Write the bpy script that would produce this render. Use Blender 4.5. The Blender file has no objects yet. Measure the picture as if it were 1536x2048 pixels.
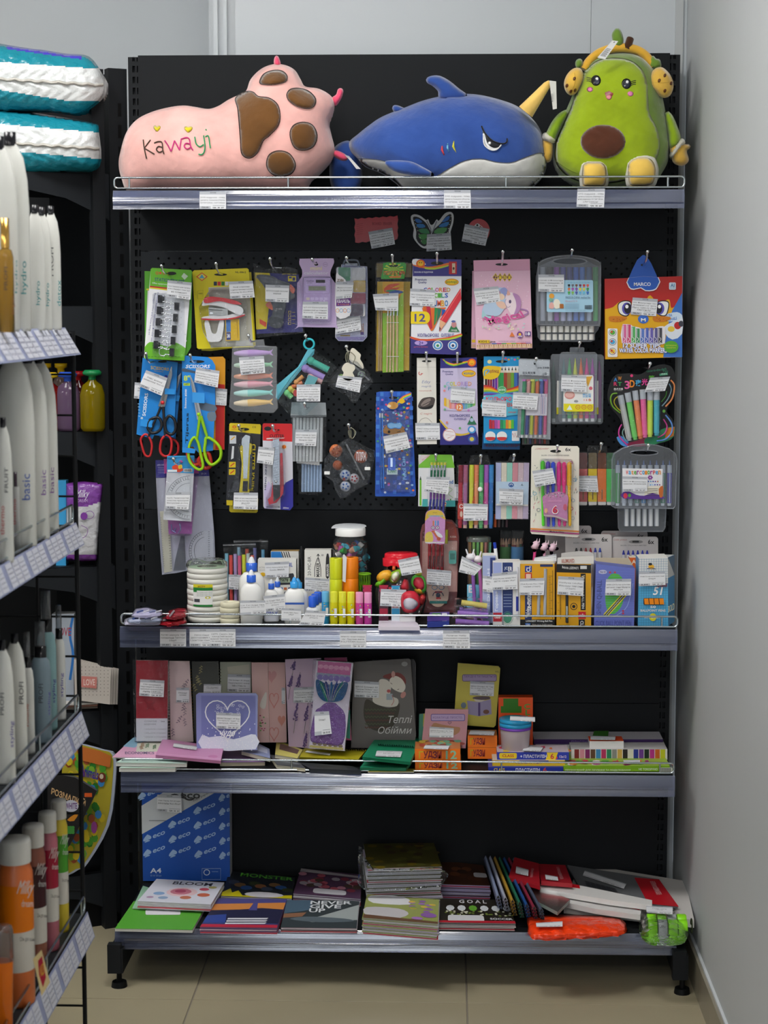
import bpy,math,random
import numpy as np
from mathutils import Vector as Vec
from mathutils.geometry import tessellate_polygon
S=bpy.context.scene
COL=S.collection
# ---------------------------------------------------------------- camera
FPX=3700.0
CAM=np.array([0.10,-4.38,1.493])
YAW=math.atan(122/FPX*math.cos(0.1074));PITCH=math.atan(399/FPX)
FW=np.array([-math.sin(YAW)*math.cos(PITCH),math.cos(YAW)*math.cos(PITCH),-math.sin(PITCH)])
RT=np.array([math.cos(YAW),math.sin(YAW),0.0]);UP=np.cross(RT,FW)
cd=bpy.data.cameras.new('camera');cam=bpy.data.objects.new('camera',cd);COL.objects.link(cam)
cam.location=CAM;cam.rotation_euler=(math.pi/2-PITCH,0,YAW)
cd.sensor_fit='VERTICAL';cd.sensor_height=36;cd.sensor_width=27;cd.lens=36*FPX/2048
cd.clip_start=0.05;cd.clip_end=60
cd.dof.use_dof=True;cd.dof.focus_distance=4.2;cd.dof.aperture_fstop=6.0
S.camera=cam
S.view_settings.view_transform='Standard';S.view_settings.look='None'
S.view_settings.gamma=1.0;S.view_settings.use_curve_mapping=False
S.view_settings.exposure=0.0
# ---------------------------------------------------------------- world: closed room, faint fill only
W=bpy.data.worlds.new('world');S.world=W;W.use_nodes=True
W.node_tree.nodes['Background'].inputs[0].default_value=(0.8,0.9,1,1)
W.node_tree.nodes['Background'].inputs[1].default_value=0.3
CEIL=3.0
LAMP_POWER=25.0
WIN_POWER=3.6
LAMPS=[(-1.4,-1.15,.6,.6),(-.25,-1.5,.6,.6),(-1.5,-3.9,.6,.6),(-.05,-4.8,.6,.6),(-.25,-6.0,.6,.6),(-1.5,-6.0,.6,.6),(-3.2,-2.6,.6,.6)]
# ---------------------------------------------------------------- helpers
def lin(c):
 if not isinstance(c,str):return tuple(c)
 r=[int(c[i:i+2],16)/255 for i in(0,2,4)]
 return tuple(x/12.92 if x<=.04045 else((x+.055)/1.055)**2.4 for x in r)
def nt(name):
 m=bpy.data.materials.new(name);m.use_nodes=True
 n=m.node_tree;n.nodes.clear()
 return m,n,n.nodes.new('ShaderNodeOutputMaterial')
def nd(n,t,**k):
 x=n.nodes.new(t)
 for a,b in k.items():
  if a in x.inputs:x.inputs[a].default_value=b
  else:setattr(x,a,b)
 return x
def bump(n,scale,strength,dist=.002,detail=2,coord='Object',stretch=None):
 tc=nd(n,'ShaderNodeTexCoord');no=nd(n,'ShaderNodeTexNoise');no.inputs['Scale'].default_value=scale
 no.inputs['Detail'].default_value=detail
 if stretch:
  mp=nd(n,'ShaderNodeMapping');mp.inputs['Scale'].default_value=stretch
  n.links.new(tc.outputs[coord],mp.inputs[0]);n.links.new(mp.outputs[0],no.inputs[0])
 else:n.links.new(tc.outputs[coord],no.inputs[0])
 b=nd(n,'ShaderNodeBump');b.inputs['Strength'].default_value=strength;b.inputs['Distance'].default_value=dist
 n.links.new(no.outputs[0],b.inputs['Height'])
 return b,no
def std(name,rough,metal=0,spec=.5,bm=None,sheen=0,coat=0,vary=None,col=None):
 m,n,out=nt(name);p=nd(n,'ShaderNodeBsdfPrincipled');p.inputs['Roughness'].default_value=rough
 p.inputs['Metallic'].default_value=metal;p.inputs['Specular IOR Level'].default_value=spec
 p.inputs['Sheen Weight'].default_value=sheen;p.inputs['Coat Weight'].default_value=coat
 if col is None:
  a=nd(n,'ShaderNodeVertexColor',layer_name='Col');src=a.outputs[0]
 else:
  a=nd(n,'ShaderNodeRGB');a.outputs[0].default_value=(*lin(col),1);src=a.outputs[0]
 if vary:
  b,no=bump(n,vary[0],.1,detail=3)
  mr=nd(n,'ShaderNodeMapRange');mr.inputs['To Min'].default_value=1-vary[1];mr.inputs['To Max'].default_value=1+vary[1]
  mr.inputs['From Min'].default_value=.3;mr.inputs['From Max'].default_value=.7
  n.links.new(no.outputs[0],mr.inputs[0])
  mx=nd(n,'ShaderNodeVectorMath',operation='SCALE');n.links.new(src,mx.inputs[0]);n.links.new(mr.outputs[0],mx.inputs['Scale']);src=mx.outputs[0]
 n.links.new(src,p.inputs['Base Color'])
 if bm:n.links.new(bump(n,*bm)[0].outputs[0],p.inputs['Normal'])
 n.links.new(p.outputs[0],out.inputs[0])
 return m
def film(name,alpha,gl,rough,bm,tint=True,tl_=.4):
 m,n,out=nt(name)
 a=nd(n,'ShaderNodeVertexColor',layer_name='Col')
 tr=nd(n,'ShaderNodeBsdfTransparent');di=nd(n,'ShaderNodeBsdfDiffuse');tl=nd(n,'ShaderNodeBsdfTranslucent');g=nd(n,'ShaderNodeBsdfGlossy')
 g.inputs['Roughness'].default_value=rough;g.inputs['Color'].default_value=(1,1,1,1)
 n.links.new(a.outputs[0],di.inputs[0]);n.links.new(a.outputs[0],tl.inputs[0])
 if tint:n.links.new(a.outputs[0],tr.inputs[0])
 b=bump(n,*bm)[0]
 n.links.new(b.outputs[0],g.inputs['Normal']);n.links.new(b.outputs[0],di.inputs['Normal'])
 m1=nd(n,'ShaderNodeMixShader');m1.inputs[0].default_value=tl_
 n.links.new(di.outputs[0],m1.inputs[1]);n.links.new(tl.outputs[0],m1.inputs[2])
 m2=nd(n,'ShaderNodeMixShader');m2.inputs[0].default_value=alpha
 n.links.new(tr.outputs[0],m2.inputs[1]);n.links.new(m1.outputs[0],m2.inputs[2])
 fr=nd(n,'ShaderNodeFresnel');fr.inputs['IOR'].default_value=1.25 if rough<.13 and name!='price_rail_plastic' else 1.4;n.links.new(b.outputs[0],fr.inputs['Normal'])
 mm=nd(n,'ShaderNodeMath',operation='MULTIPLY');mm.inputs[1].default_value=gl;n.links.new(fr.outputs[0],mm.inputs[0]);mm.use_clamp=True
 m3=nd(n,'ShaderNodeMixShader');n.links.new(mm.outputs[0],m3.inputs[0])
 n.links.new(m2.outputs[0],m3.inputs[1]);n.links.new(g.outputs[0],m3.inputs[2]);n.links.new(m3.outputs[0],out.inputs[0])
 return m
MAT={'p':std('printed_card',.45,spec=.35),'g':std('glossy_plastic',.2,spec=.35),'s':std('satin_plastic',.35,spec=.5,bm=(60,.15,.002)),'f':std('plush_fabric',.95,spec=.05,sheen=.5,bm=(35,.5,.006,6),vary=(16,.13)),'n':std('crinkled_bag',.25,spec=.6,bm=(22,.7,.02,4)),'b':std('black_powder_coat',.5,spec=.15,bm=(900,.15,.0004)),'k':std('chrome_wire',.22,metal=1),'q':std('sequins',.25,metal=.6,bm=(700,1.0,.004),vary=(500,.35)),'c':film('clear_film',.015,1.6,.08,(38,.8,.012,3)),'j':film('clear_jar',.05,1.3,.04,(8,.15,.004)),'t':film('frosted_plastic',.14,1.2,.2,(30,.2,.003),tl_=.2),'u':film('milky_plastic',.8,.9,.25,(30,.2,.003),tl_=.15),'l':film('coloured_liquid',.35,1.2,.08,(14,.1,.003)),'r':film('price_rail_plastic',.24,5.0,.12,(2.0,.12,.01,3,'Object',(.6,1,60))),}
VIEW=[0.,0.,1.]
def view(ox=0,oy=0,s=1.):VIEW[:]=[ox,oy,float(s)]
def px(x,y):return VIEW[0]+x/VIEW[2],VIEW[1]+y/VIEW[2]
def ray(x,y):return FW+RT*((x-768)/FPX)+UP*((1024-y)/FPX)
class PL:
 def __init__(s,o,n):s.o=np.array(o,float);n=np.array(n,float);s.n=n/np.linalg.norm(n)
 def raw(s,x,y,h=0.):
  d=ray(x,y);t=((s.o+s.n*h-CAM)@s.n)/(d@s.n)
  return CAM+d*t
 def __call__(s,x,y,h=0.):return s.raw(*px(x,y),h)
def VP(y):return PL((0,y,0),(0,-1,0))
def HP(z):return PL((0,0,z),(0,0,1))
def LP(y,z,lean,tw=0.):
 a=math.radians(lean);b=math.radians(tw)
 return PL((0,y,z),(math.sin(b),-math.cos(a)*math.cos(b),math.sin(a)))
def TP(p0,p1,p2):
 n=np.cross(np.array(p1)-p0,np.array(p2)-p0)
 if n@(CAM-p0)<0:n=-n
 return PL(p0,n)
def proj(p):
 d=np.array(p,float)-CAM
 return 768+FPX*(d@RT)/(d@FW),1024-FPX*(d@UP)/(d@FW)
TXT={}
def textmesh(s,bold=False,res=2):
 k=(s,bold,res)
 if k not in TXT:
  cu=bpy.data.curves.new('t','FONT');cu.body=s;cu.resolution_u=res;cu.fill_mode='FRONT'
  if bold:cu.offset=.022
  ob=bpy.data.objects.new('t',cu);me=ob.to_mesh()
  n=len(me.vertices);v=np.zeros(n*3);me.vertices.foreach_get('co',v);v=v.reshape(-1,3)[:,:2]
  f=[tuple(p.vertices)for p in me.polygons]
  ob.to_mesh_clear();bpy.data.objects.remove(ob);bpy.data.curves.remove(cu)
  if n:
   lo=v.min(0);v=(v-lo)/np.maximum(v.max(0)-lo,1e-6)
  TXT[k]=(v,f)
 return TXT[k]
def smo(pts,n=6,closed=True):
 P=np.array(pts,float);N=len(P);out=[]
 for i in range(N if closed else N-1):
  a,b,c,d=(P[(i-1)%N],P[i],P[(i+1)%N],P[(i+2)%N])if closed else(P[max(i-1,0)],P[i],P[i+1],P[min(i+2,N-1)])
  for k in range(n):
   t=k/n;out.append(.5*((2*b)+(c-a)*t+(2*a-5*b+4*c-d)*t*t+(-a+3*b-3*c+d)*t**3))
 if not closed:out.append(P[-1])
 return[tuple(q)for q in out]
def ell(x,y,a,b=None,n=20,r=0.):
 b=a if b is None else b;c,s=math.cos(r),math.sin(r)
 return[(x+a*math.cos(t)*c-b*math.sin(t)*s,y+a*math.cos(t)*s+b*math.sin(t)*c)for t in[2*math.pi*i/n for i in range(n)]]
def rect(a,b,c,d):return[(a,b),(c,b),(c,d),(a,d)]
def rrect(a,b,c,d,r,n=4):
 o=[]
 for cx,cy,t0 in((c-r,b+r,-90),(c-r,d-r,0),(a+r,d-r,90),(a+r,b+r,180)):
  o+=[(cx+r*math.cos(math.radians(t0+90*i/n)),cy+r*math.sin(math.radians(t0+90*i/n)))for i in range(n+1)]
 return o
def heart(x,y,w,h,n=24):
 o=[]
 for i in range(n):
  t=2*math.pi*i/n;o.append((x+w/2*math.sin(t)**3,y-h/2*(13*math.cos(t)-5*math.cos(2*t)-2*math.cos(3*t)-math.cos(4*t))/15))
 return o
class MB:
 """collects faces of one part, each with its own colour and material code"""
 def __init__(s):s.v=[];s.f=[];s.c=[];s.m=[];s.sm=[];s.L=0
 def add(s,vs,fs,col='ffffff',m='p',smo=False):
  b=len(s.v);s.v+=[tuple(map(float,q))for q in vs];c=lin(col)if isinstance(col,(str,tuple))else None
  for i,f in enumerate(fs):
   s.f.append(tuple(b+j for j in f));s.c.append(c if c else lin(col[i]));s.m.append(m);s.sm.append(smo)
  return s
# ---- flat print and plates on a plane (pixel coordinates through the current view)
 def A(s,pl,pts,col,m='p',h=None):
  s.L+=1;hh=s.L*.00004 if h is None else h
  P=[pl(x,y,hh)for x,y in pts]
  if len(P)<=4:return s.add(P,[tuple(range(len(P)))],col,m)
  t=tessellate_polygon([[Vec((x,y,0))for x,y in pts]])
  return s.add(P,t,col,m)
 def sl(s,pl,pts,th,col,m='p',side=None,h=0.,bevel=0):
  n=len(pts);F=[pl(x,y,h)for x,y in pts];B=[q-pl.n*th for q in F]
  t=tessellate_polygon([[Vec((x,y,0))for x,y in pts]])
  s.add(F+B,list(t)+[tuple(n+i for i in f[::-1])for f in t],col,m)
  s.add(F+B,[(i,(i+1)%n,n+(i+1)%n,n+i)for i in range(n)],side or col,m)
  return s
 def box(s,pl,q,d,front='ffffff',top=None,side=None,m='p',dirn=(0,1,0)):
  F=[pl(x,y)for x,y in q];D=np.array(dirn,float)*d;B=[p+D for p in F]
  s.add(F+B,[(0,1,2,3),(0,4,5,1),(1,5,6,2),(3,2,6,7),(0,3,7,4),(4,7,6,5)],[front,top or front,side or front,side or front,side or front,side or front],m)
  return s
 def q(s,pl,c):
  return QM(pl,c)
 def tx(s,pl,st,box,col='222222',bold=False,m='p',res=2,shear=0.,arch=0.):
  v,f=textmesh(st,bold,res);x0,y0,x1,y1=box;s.L+=1;hh=s.L*.00004
  vs=[]
  for a,b in v:
   X=x0+(x1-x0)*a;Y=y1+(y0-y1)*b
   X+=shear*(b-.5)*(y1-y0);Y-=arch*math.sin(a*math.pi)
   vs.append(pl(X,Y,hh))
  return s.add(vs,f,col,m)if vs else s
 def line(s,pl,pts,w,col,m='p',closed=False):
  s.L+=1;hh=s.L*.00004;P=[np.array(p,float)for p in pts];n=len(P);A=[]
  for i in range(n):
   a=P[(i-1)%n]if closed or i else P[0];b=P[(i+1)%n]if closed or i<n-1 else P[-1]
   d=b-a;l=np.hypot(*d)or 1;nn=np.array([-d[1],d[0]])/l*w/2
   A+=[pl(*(P[i]+nn),hh),pl(*(P[i]-nn),hh)]
  k=n if closed else n-1
  return s.add(A,[(2*i,2*((i+1)%n),2*((i+1)%n)+1,2*i+1)for i in range(k)],col,m)
# ---- solids in metres
 def tube(s,pts,r,col='c8ccd0',m='k',seg=8,caps=True,closed=False,flat=1.):
  P=[np.array(p,float)for p in pts];n=len(P);R=r if hasattr(r,'__len__')else[r]*n
  vs=[];ref=None
  for i in range(n):
   a=P[(i-1)%n]if closed or i else P[0];b=P[(i+1)%n]if closed or i<n-1 else P[-1]
   t=b-a;t=t/(np.linalg.norm(t)or 1)
   if ref is None:ref=np.array([0,-1.,0])if abs(t[1])<.8 else np.array([0,0,1.])
   u=ref-t*(ref@t);u/=np.linalg.norm(u);ref=u;w=np.cross(t,u)
   for k in range(seg):
    an=2*math.pi*k/seg;vs.append(P[i]+(u*math.cos(an)*flat+w*math.sin(an))*R[i])
  fs=[]
  for i in range(n if closed else n-1):
   j=(i+1)%n
   for k in range(seg):fs.append((i*seg+k,i*seg+(k+1)%seg,j*seg+(k+1)%seg,j*seg+k))
  s.add(vs,fs,col,m,True)
  if caps and not closed:
   s.add([vs[k]for k in range(seg)],[tuple(range(seg))[::-1]],col,m);s.add(vs[-seg:],[tuple(range(seg))],col,m)
  return s
 def cyl(s,a,b,r0,r1=None,col='ffffff',m='g',seg=12,caps=True):
  return s.tube([a,b],[r0,r0 if r1 is None else r1],col,m,seg,caps)
 def lathe(s,base,prof,col='ffffff',m='g',seg=20,axis=(0,0,1),ry=1.,rot=0.,cols=None):
  ax=np.array(axis,float);ax/=np.linalg.norm(ax);u=np.array([1.,0,0])if abs(ax[0])<.8 else np.array([0,1.,0])
  u=u-ax*(u@ax);u/=np.linalg.norm(u);w=np.cross(ax,u);base=np.array(base,float)
  c,sn=math.cos(rot),math.sin(rot);u,w=u*c+w*sn,w*c-u*sn
  vs=[base+ax*z+(u*math.cos(2*math.pi*k/seg)+w*ry*math.sin(2*math.pi*k/seg))*r for r,z in prof for k in range(seg)]
  fs=[];cc=[]
  for i in range(len(prof)-1):
   for k in range(seg):
    fs.append((i*seg+k,i*seg+(k+1)%seg,(i+1)*seg+(k+1)%seg,(i+1)*seg+k));cc.append(cols[i]if cols else col)
  s.add(vs,fs,cc,m,True)
  return s
 def cube(s,lo,hi,col='ffffff',m='p'):
  x0,y0,z0=lo;x1,y1,z1=hi
  return s.add([(x0,y0,z0),(x1,y0,z0),(x1,y1,z0),(x0,y1,z0),(x0,y0,z1),(x1,y0,z1),(x1,y1,z1),(x0,y1,z1)],[(3,2,1,0),(4,5,6,7),(0,1,5,4),(1,2,6,5),(2,3,7,6),(3,0,4,7)],col,m)
 def hull(s,pts,fs,col,m='p'):return s.add(pts,fs,col,m)
 def pf_(s,pl,outline,T,col='ffffff',m='f',step=5.,back=None,base=None,off=0.,power=.5,colfn=None,gl=True,wr=0.):
  """inflate a closed outline (pixels) into a stuffed shape standing on plane pl; returns height lookup"""
  pts=[px(*q)for q in outline];P=np.array(pts);lo=P.min(0)-step;hi=P.max(0)+step
  nx=int((hi[0]-lo[0])/step)+2;ny=int((hi[1]-lo[1])/step)+2
  gx=lo[0]+step*np.arange(nx);gy=lo[1]+step*np.arange(ny);X,Y=np.meshgrid(gx,gy)
  ins=np.zeros(X.shape,bool);n=len(P)
  for i in range(n):
   x0,y0=P[i];x1,y1=P[(i+1)%n]
   cnd=((y0>Y)!=(y1>Y));
   with np.errstate(divide='ignore',invalid='ignore'):xi=(x1-x0)*(Y-y0)/(y1-y0)+x0
   ins^=cnd&(X<xi)
  u=np.zeros(X.shape)
  for it in range(max(120,int(1.2*max(nx,ny)**1.3))):
   u[1:-1,1:-1]=(u[:-2,1:-1]+u[2:,1:-1]+u[1:-1,:-2]+u[1:-1,2:]+1)/4;u[~ins]=0
  H=(u/max(u.max(),1e-9))**power*T
  if wr:H=H*(1+wr*(np.sin(X*.21+np.sin(Y*.13)*2)*np.sin(Y*.17+X*.05)))
  cell=ins[:-1,:-1]&ins[1:,:-1]&ins[:-1,1:]&ins[1:,1:]
  used={};cnt={}
  cy,cx=np.nonzero(cell)
  for a,b in zip(cy.tolist(),cx.tolist()):
   for e in(((a,b),(a,b+1)),((a,b+1),(a+1,b+1)),((a+1,b),(a+1,b+1)),((a,b),(a+1,b))):cnt[e]=cnt.get(e,0)+1
  bd=set()
  for e,k in cnt.items():
   if k==1:bd.add(e[0]);bd.add(e[1])
  Q=np.roll(P,-1,0);D=Q-P;LL=(D**2).sum(1)+1e-9
  def near(p):
   t=np.clip(((p-P)*D).sum(1)/LL,0,1);c=P+D*t[:,None];k=((c-p)**2).sum(1).argmin();return c[k]
  def hf(x,y):
   fx=(x-lo[0])/step;fy=(y-lo[1])/step;i=int(min(max(fx,0),nx-2));j=int(min(max(fy,0),ny-2));a=fx-i;b=fy-j
   return H[j,i]*(1-a)*(1-b)+H[j,i+1]*a*(1-b)+H[j+1,i]*(1-a)*b+H[j+1,i+1]*a*b
  vf,vb,ff,fb,cf=[],[],[],[],[]
  T2=T*(.8 if back is None else back)/T
  def vid(a,b):
   k=(a,b)
   if k not in used:
    if k in bd:
     q=near(np.array([gx[b],gy[a]]));h=0.
    else:q=(gx[b],gy[a]);h=H[a,b]
    b0=(base(q[0],q[1])if base else 0.)+off
    used[k]=len(vf);p=pl.raw(q[0],q[1],b0+h);vf.append(p)
    vb.append(p-pl.n*(h+h*T2)if not base else p-pl.n*(h+.001))
   return used[k]
  for a,b in zip(cy.tolist(),cx.tolist()):
   i,j,k,l=vid(a,b),vid(a,b+1),vid(a+1,b+1),vid(a+1,b);ff.append((i,l,k,j))
   cf.append(colfn(gx[b]+step/2,gy[a]+step/2)if colfn else col)
  N=len(vf);inn={used[k]for k in used if k not in bd}
  allv=vf+vb;m2=lambda i:i+N if i in inn else i
  s.add(allv,ff+[tuple(m2(i)for i in f[::-1])for f in ff],cf+cf,m,True)
  return hf
class QM:
 def __init__(s,pl,c):
  s.pl=pl;s.c=[np.array(px(*q))for q in c];s.n=pl.n
 def __call__(s,u,v,h=0.):
  a=s.c[0]*(1-u)+s.c[1]*u;b=s.c[3]*(1-u)+s.c[2]*u;q=a*(1-v)+b*v
  return s.pl.raw(q[0],q[1],h)
 def raw(s,x,y,h=0.):return s.pl.raw(x,y,h)
def build(name,mb,origin,parent=None):
 me=bpy.data.meshes.new(name);v=np.array(mb.v)-np.array(origin)
 me.from_pydata(v.tolist(),[],mb.f)
 ms=sorted(set(mb.m));
 for k in ms:me.materials.append(MAT[k])
 ix={k:i for i,k in enumerate(ms)}
 me.polygons.foreach_set('material_index',[ix[k]for k in mb.m]);me.polygons.foreach_set('use_smooth',mb.sm)
 ca=me.color_attributes.new('Col','FLOAT_COLOR','CORNER')
 ln=[len(f)for f in mb.f];C=np.repeat(np.array([(*c[:3],1.)for c in mb.c]),ln,axis=0)
 ca.data.foreach_set('color',C.ravel());me.update()
 o=bpy.data.objects.new(name,me);COL.objects.link(o)
 if parent is not None:o.parent=parent
 else:o.location=origin
 return o
class Thing:
 def __init__(s,name,label,cat,group=None):s.name,s.label,s.cat,s.group,s.parts=name,label,cat,group,[]
 def part(s,name,mb=None,sub=None,label=None):
  mb=mb or MB();s.parts.append([name,mb,sub,label]);return mb
 def done(s,kind=None):
  allv=np.array([v for p in s.parts for v in p[1].v]);lo,hi=allv.min(0),allv.max(0)
  org=np.array([(lo[0]+hi[0])/2,(lo[1]+hi[1])/2,lo[2]])
  if len(s.parts)==1:r=build(s.name,s.parts[0][1],org)
  else:
   r=bpy.data.objects.new(s.name,None);COL.objects.link(r);r.location=org;r.empty_display_size=.02
   done={}
   for name,mb,sub,label in s.parts:
    if not mb.v:continue
    o=build(name,mb,org,done.get(id(sub))if sub is not None else r)
    done[id(mb)]=o
    if label:o['label']=label
  r['label']=s.label;r['category']=s.cat
  if s.group:r['group']=s.group
  if kind:r['kind']=kind
  return r
def struct(name,mb,parent=None,origin=None):
 v=np.array(mb.v);o=build(name,mb,(origin if origin is not None else v.mean(0)),parent)
 if parent is None:o['kind']='structure'
 return o
def seeded(k):return random.Random(k)
rnd=seeded(5)
INK='2a2b30'
def tag(T,pl,c,lines=(),price='',h=.002,sub=None):
 """paper price label: header, product lines, price"""
 m=T.part('price_tag',sub=sub);qm=QM(pl,c)
 m.sl(PLo(qm,h),[(0,0),(1,0),(1,1),(0,1)],.0006,'e9eaee')
 q=PLo(qm,h)
 m.A(q,rect(0,.0,1,.17),'b9bcc4');m.A(q,rect(0,.84,.42,1),'bfc2ca')
 m.tx(q,'магазин',(.4,.03,.62,.10),'3a3a40',res=1)
 n=len(lines)
 for i,t in enumerate(lines):
  w=min(.46,.026*len(t)+.03);y=.30+.15*i if n<4 else .24+.14*i
  m.tx(q,t,(.5-w,y,.5+w,y+.10),'3a3b42',res=1)
 m.line(q,[(.5,.80),(.95,.80)],.02,'8a8c94')
 if price:m.tx(q,price,(.08,.86,.34,.97),'33343a',bold=True,res=1)
 m.tx(q,'грн  за  шт',(.5,.88,.92,.98),'3a3b42',bold=True,res=1)
 return m
class SH:
 def __init__(s,p,d):s.p,s.d,s.n=p,np.array(d,float),p.n
 def __call__(s,x,y,h=0.):return s.p(x,y,h)+s.d
 def raw(s,x,y,h=0.):return s.p.raw(x,y,h)+s.d
class PLo:
 def __init__(s,p,h):s.p,s.h,s.n=p,h,p.n
 def __call__(s,x,y,h=0.):return s.p(x,y,h+s.h)
 def raw(s,x,y,h=0.):return s.p.raw(x,y,h+s.h)
# ================================================================ the room
def wallmat(name,col,rough,bm=None,spec=.5,coat=0,**k):m=std(name,rough,spec=spec,bm=bm,col=col,coat=coat,**k);return m
MAT['W']=wallmat('wall_panel_gloss','c9ced2',.3,(1.2,.12,.02,2,'Object',(6,6,.4)),spec=.28)
MAT['R']=wallmat('wall_panel_satin','bcbfc0',.6,(1.2,.1,.02,2,'Object',(6,6,.4)),spec=.1)
MAT['C']=wallmat('ceiling_white','d9dbdc',.8)
MAT['D']=wallmat('dark_skirting','8b8474',.3,vary=(9,.08))
XW,YW=.668,.10
def plank_wall(name,a,b,mt,d,w=.25,th=.012,z1=CEIL):
 """vertical PVC panels, one object each, shallow joint between them"""
 a=np.array(a,float);b=np.array(b,float);L=np.linalg.norm(b-a);t=(b-a)/L;d=np.array(d,float)
 m=MB();m.add([a+d*.03,b+d*.03,b+d*.03+[0,0,z1],a+d*.03+[0,0,z1]],[(0,1,2,3)],'ffffff','W')
 m.add([a+d*.06,b+d*.06,b+d*.06+[0,0,z1],a+d*.06+[0,0,z1]],[(3,2,1,0)],'ffffff','W')
 wo=struct(name,m,origin=(a+b)/2)
 k=0;x=0
 while x<L-.01:
  e=min(x+w,L);g=.0003
  p=[a+t*(x+g),a+t*(e-g)]
  r=.0004
  pts=[]
  for q,s1 in((p[0],1),(p[1],-1)):
   pass
  A=[p[0]+d*.03,p[0]+d*.0006,p[0]+t*r,p[1]-t*r,p[1]+d*.0006,p[1]+d*.03]
  vs=A+[q+[0,0,z1]for q in A];mb=MB()
  mb.add(vs,[(i,i+1,i+7,i+6)for i in range(5)]+[(0,6,11,5),tuple(range(5,-1,-1)),tuple(range(6,12))],'ffffff',mt)
  o=build('wall_panel',mb,(a+b)/2,wo);k+=1;x=e
 return wo
plank_wall('wall_back',(-.463,YW,0),(XW,YW,0),'W',(0,1,0),w=.905)
plank_wall('wall_right',(XW,YW+.0,0),(XW,-7.9,0),'R',(1,0,0),w=2.7)
m=MB();m.cube((-.463,YW,0),(-.40,.62,CEIL),'ffffff','W');struct('wall_recess_side',m)
m=MB();m.cube((-3.6,.62,0),(-.40,.67,CEIL),'ffffff','W');struct('wall_recess_back',m)
m=MB();m.cube((-3.65,-7.9,0),(-3.6,1.15,CEIL),'ffffff','W');struct('wall_left',m)
m=MB()
for x,w in((-.452,.01),(-.428,.008)):m.cube((x,YW-.006,0),(x+w,YW,CEIL),'ffffff','W')
struct('trim_1',m)
m=MB();m.cube((XW-.028,YW-.007,0),(XW-.010,YW,CEIL),'ffffff','R');struct('trim_2',m)
m=MB();m.cube((XW-.012,-7.8,0),(XW,YW,.08),'ffffff','D');m.cube((XW-.006,-7.8,.08),(XW,YW,.086),'ffffff','W');struct('baseboard_right',m)
mw,n,out=nt('lit_window');e=nd(n,'ShaderNodeEmission');e.inputs[0].default_value=(.86,.93,1,1);e.inputs[1].default_value=WIN_POWER;n.links.new(e.outputs[0],out.inputs[0]);MAT['E']=mw
ml,n,out=nt('lamp_diffuser');e=nd(n,'ShaderNodeEmission');e.inputs[0].default_value=(1,.985,.96,1);e.inputs[1].default_value=LAMP_POWER;n.links.new(e.outputs[0],out.inputs[0]);MAT['L']=ml
m=MB()
for a,b,c,d in((-3.65,-1.35,0,CEIL),(.25,XW+.05,0,CEIL),(-1.35,.25,2.3,CEIL)):m.cube((a,-7.95,c),(b,-7.9,d),'ffffff','W')
struct('wall_front',m)
m=MB();
for a,b,c,d in((-1.35,-1.29,0,2.3),(.19,.25,0,2.3),(-.58,-.52,0,2.3),(-1.35,.25,2.24,2.3),(-1.35,.25,0,.12)):m.cube((a,-7.92,c),(b,-7.86,d),'9a9da0','s')
fo=struct('door_1',m,origin=(-.55,-7.9,0))
for a,b in((-1.29,-.58),(-.52,.19)):
 m=MB();m.cube((a,-7.90,.12),(b,-7.895,2.24),'ffffff','E');build('pane',m,(-.55,-7.9,0),fo)
m=MB();m.cube((-3.65,-7.95,CEIL),(XW+.06,1.15,CEIL+.05),'ffffff','C');struct('ceiling',m)
for i,(x,y,a,b)in enumerate(LAMPS):
 T=Thing('ceiling_lamp','square white LED panel on the ceiling, '+['left of the shelving bay','straight in front of the shelving bay','mid-room, over the left aisle','mid-room, over the camera aisle','nearest the door on the right','nearest the door on the left','farthest to the left'][i],'ceiling lamp','ceiling lamps')
 f=T.part('frame');z=CEIL
 for q in((x-a/2,y-b/2,x+a/2,y-b/2+.02),(x-a/2,y+b/2-.02,x+a/2,y+b/2),(x-a/2,y-b/2+.02,x-a/2+.02,y+b/2-.02),(x+a/2-.02,y-b/2+.02,x+a/2,y+b/2-.02)):
  f.cube((q[0],q[1],z-.03),(q[2],q[3],z),'e6e6e6','s')
 d=T.part('diffuser');d.cube((x-a/2+.02,y-b/2+.02,z-.022),(x+a/2-.02,y+b/2-.02,z-.018),'ffffff','L')
 T.done()
MAT['T']=wallmat('beige_floor_tile','a69c82',.22,spec=.5,vary=(3,.05))
MAT['G']=wallmat('tile_joint','7f776a',.8)
m=MB();m.cube((-3.65,-7.95,-.05),(XW+.06,1.15,-.0022),'ffffff','G');fl=struct('floor',m,origin=(0,0,0))
tl=None
X0,Y0=-.447,-.49
for i in range(-6,3):
 for j in range(-13,3):
  xa,ya=X0+.6*i,Y0+.6*j;xb,yb=xa+.6,ya+.6
  xa,xb,ya,yb=max(xa,-3.6),min(xb,XW),max(ya,-7.9),min(yb,1.1)
  if xb-xa<.02 or yb-ya<.02:continue
  m=MB();g=.001;m.add([(xa+g,ya+g,-.004),(xb-g,ya+g,-.004),(xb-g,yb-g,-.004),(xa+g,yb-g,-.004),(xa+g+.001,ya+g+.001,0),(xb-g-.001,ya+g+.001,0),(xb-g-.001,yb-g-.001,0),(xa+g+.001,yb-g-.001,0)],[(4,5,6,7),(0,1,5,4),(1,2,6,5),(2,3,7,6),(3,0,4,7)],'ffffff','T');build('tile',m,(0,0,0),fl)
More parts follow.
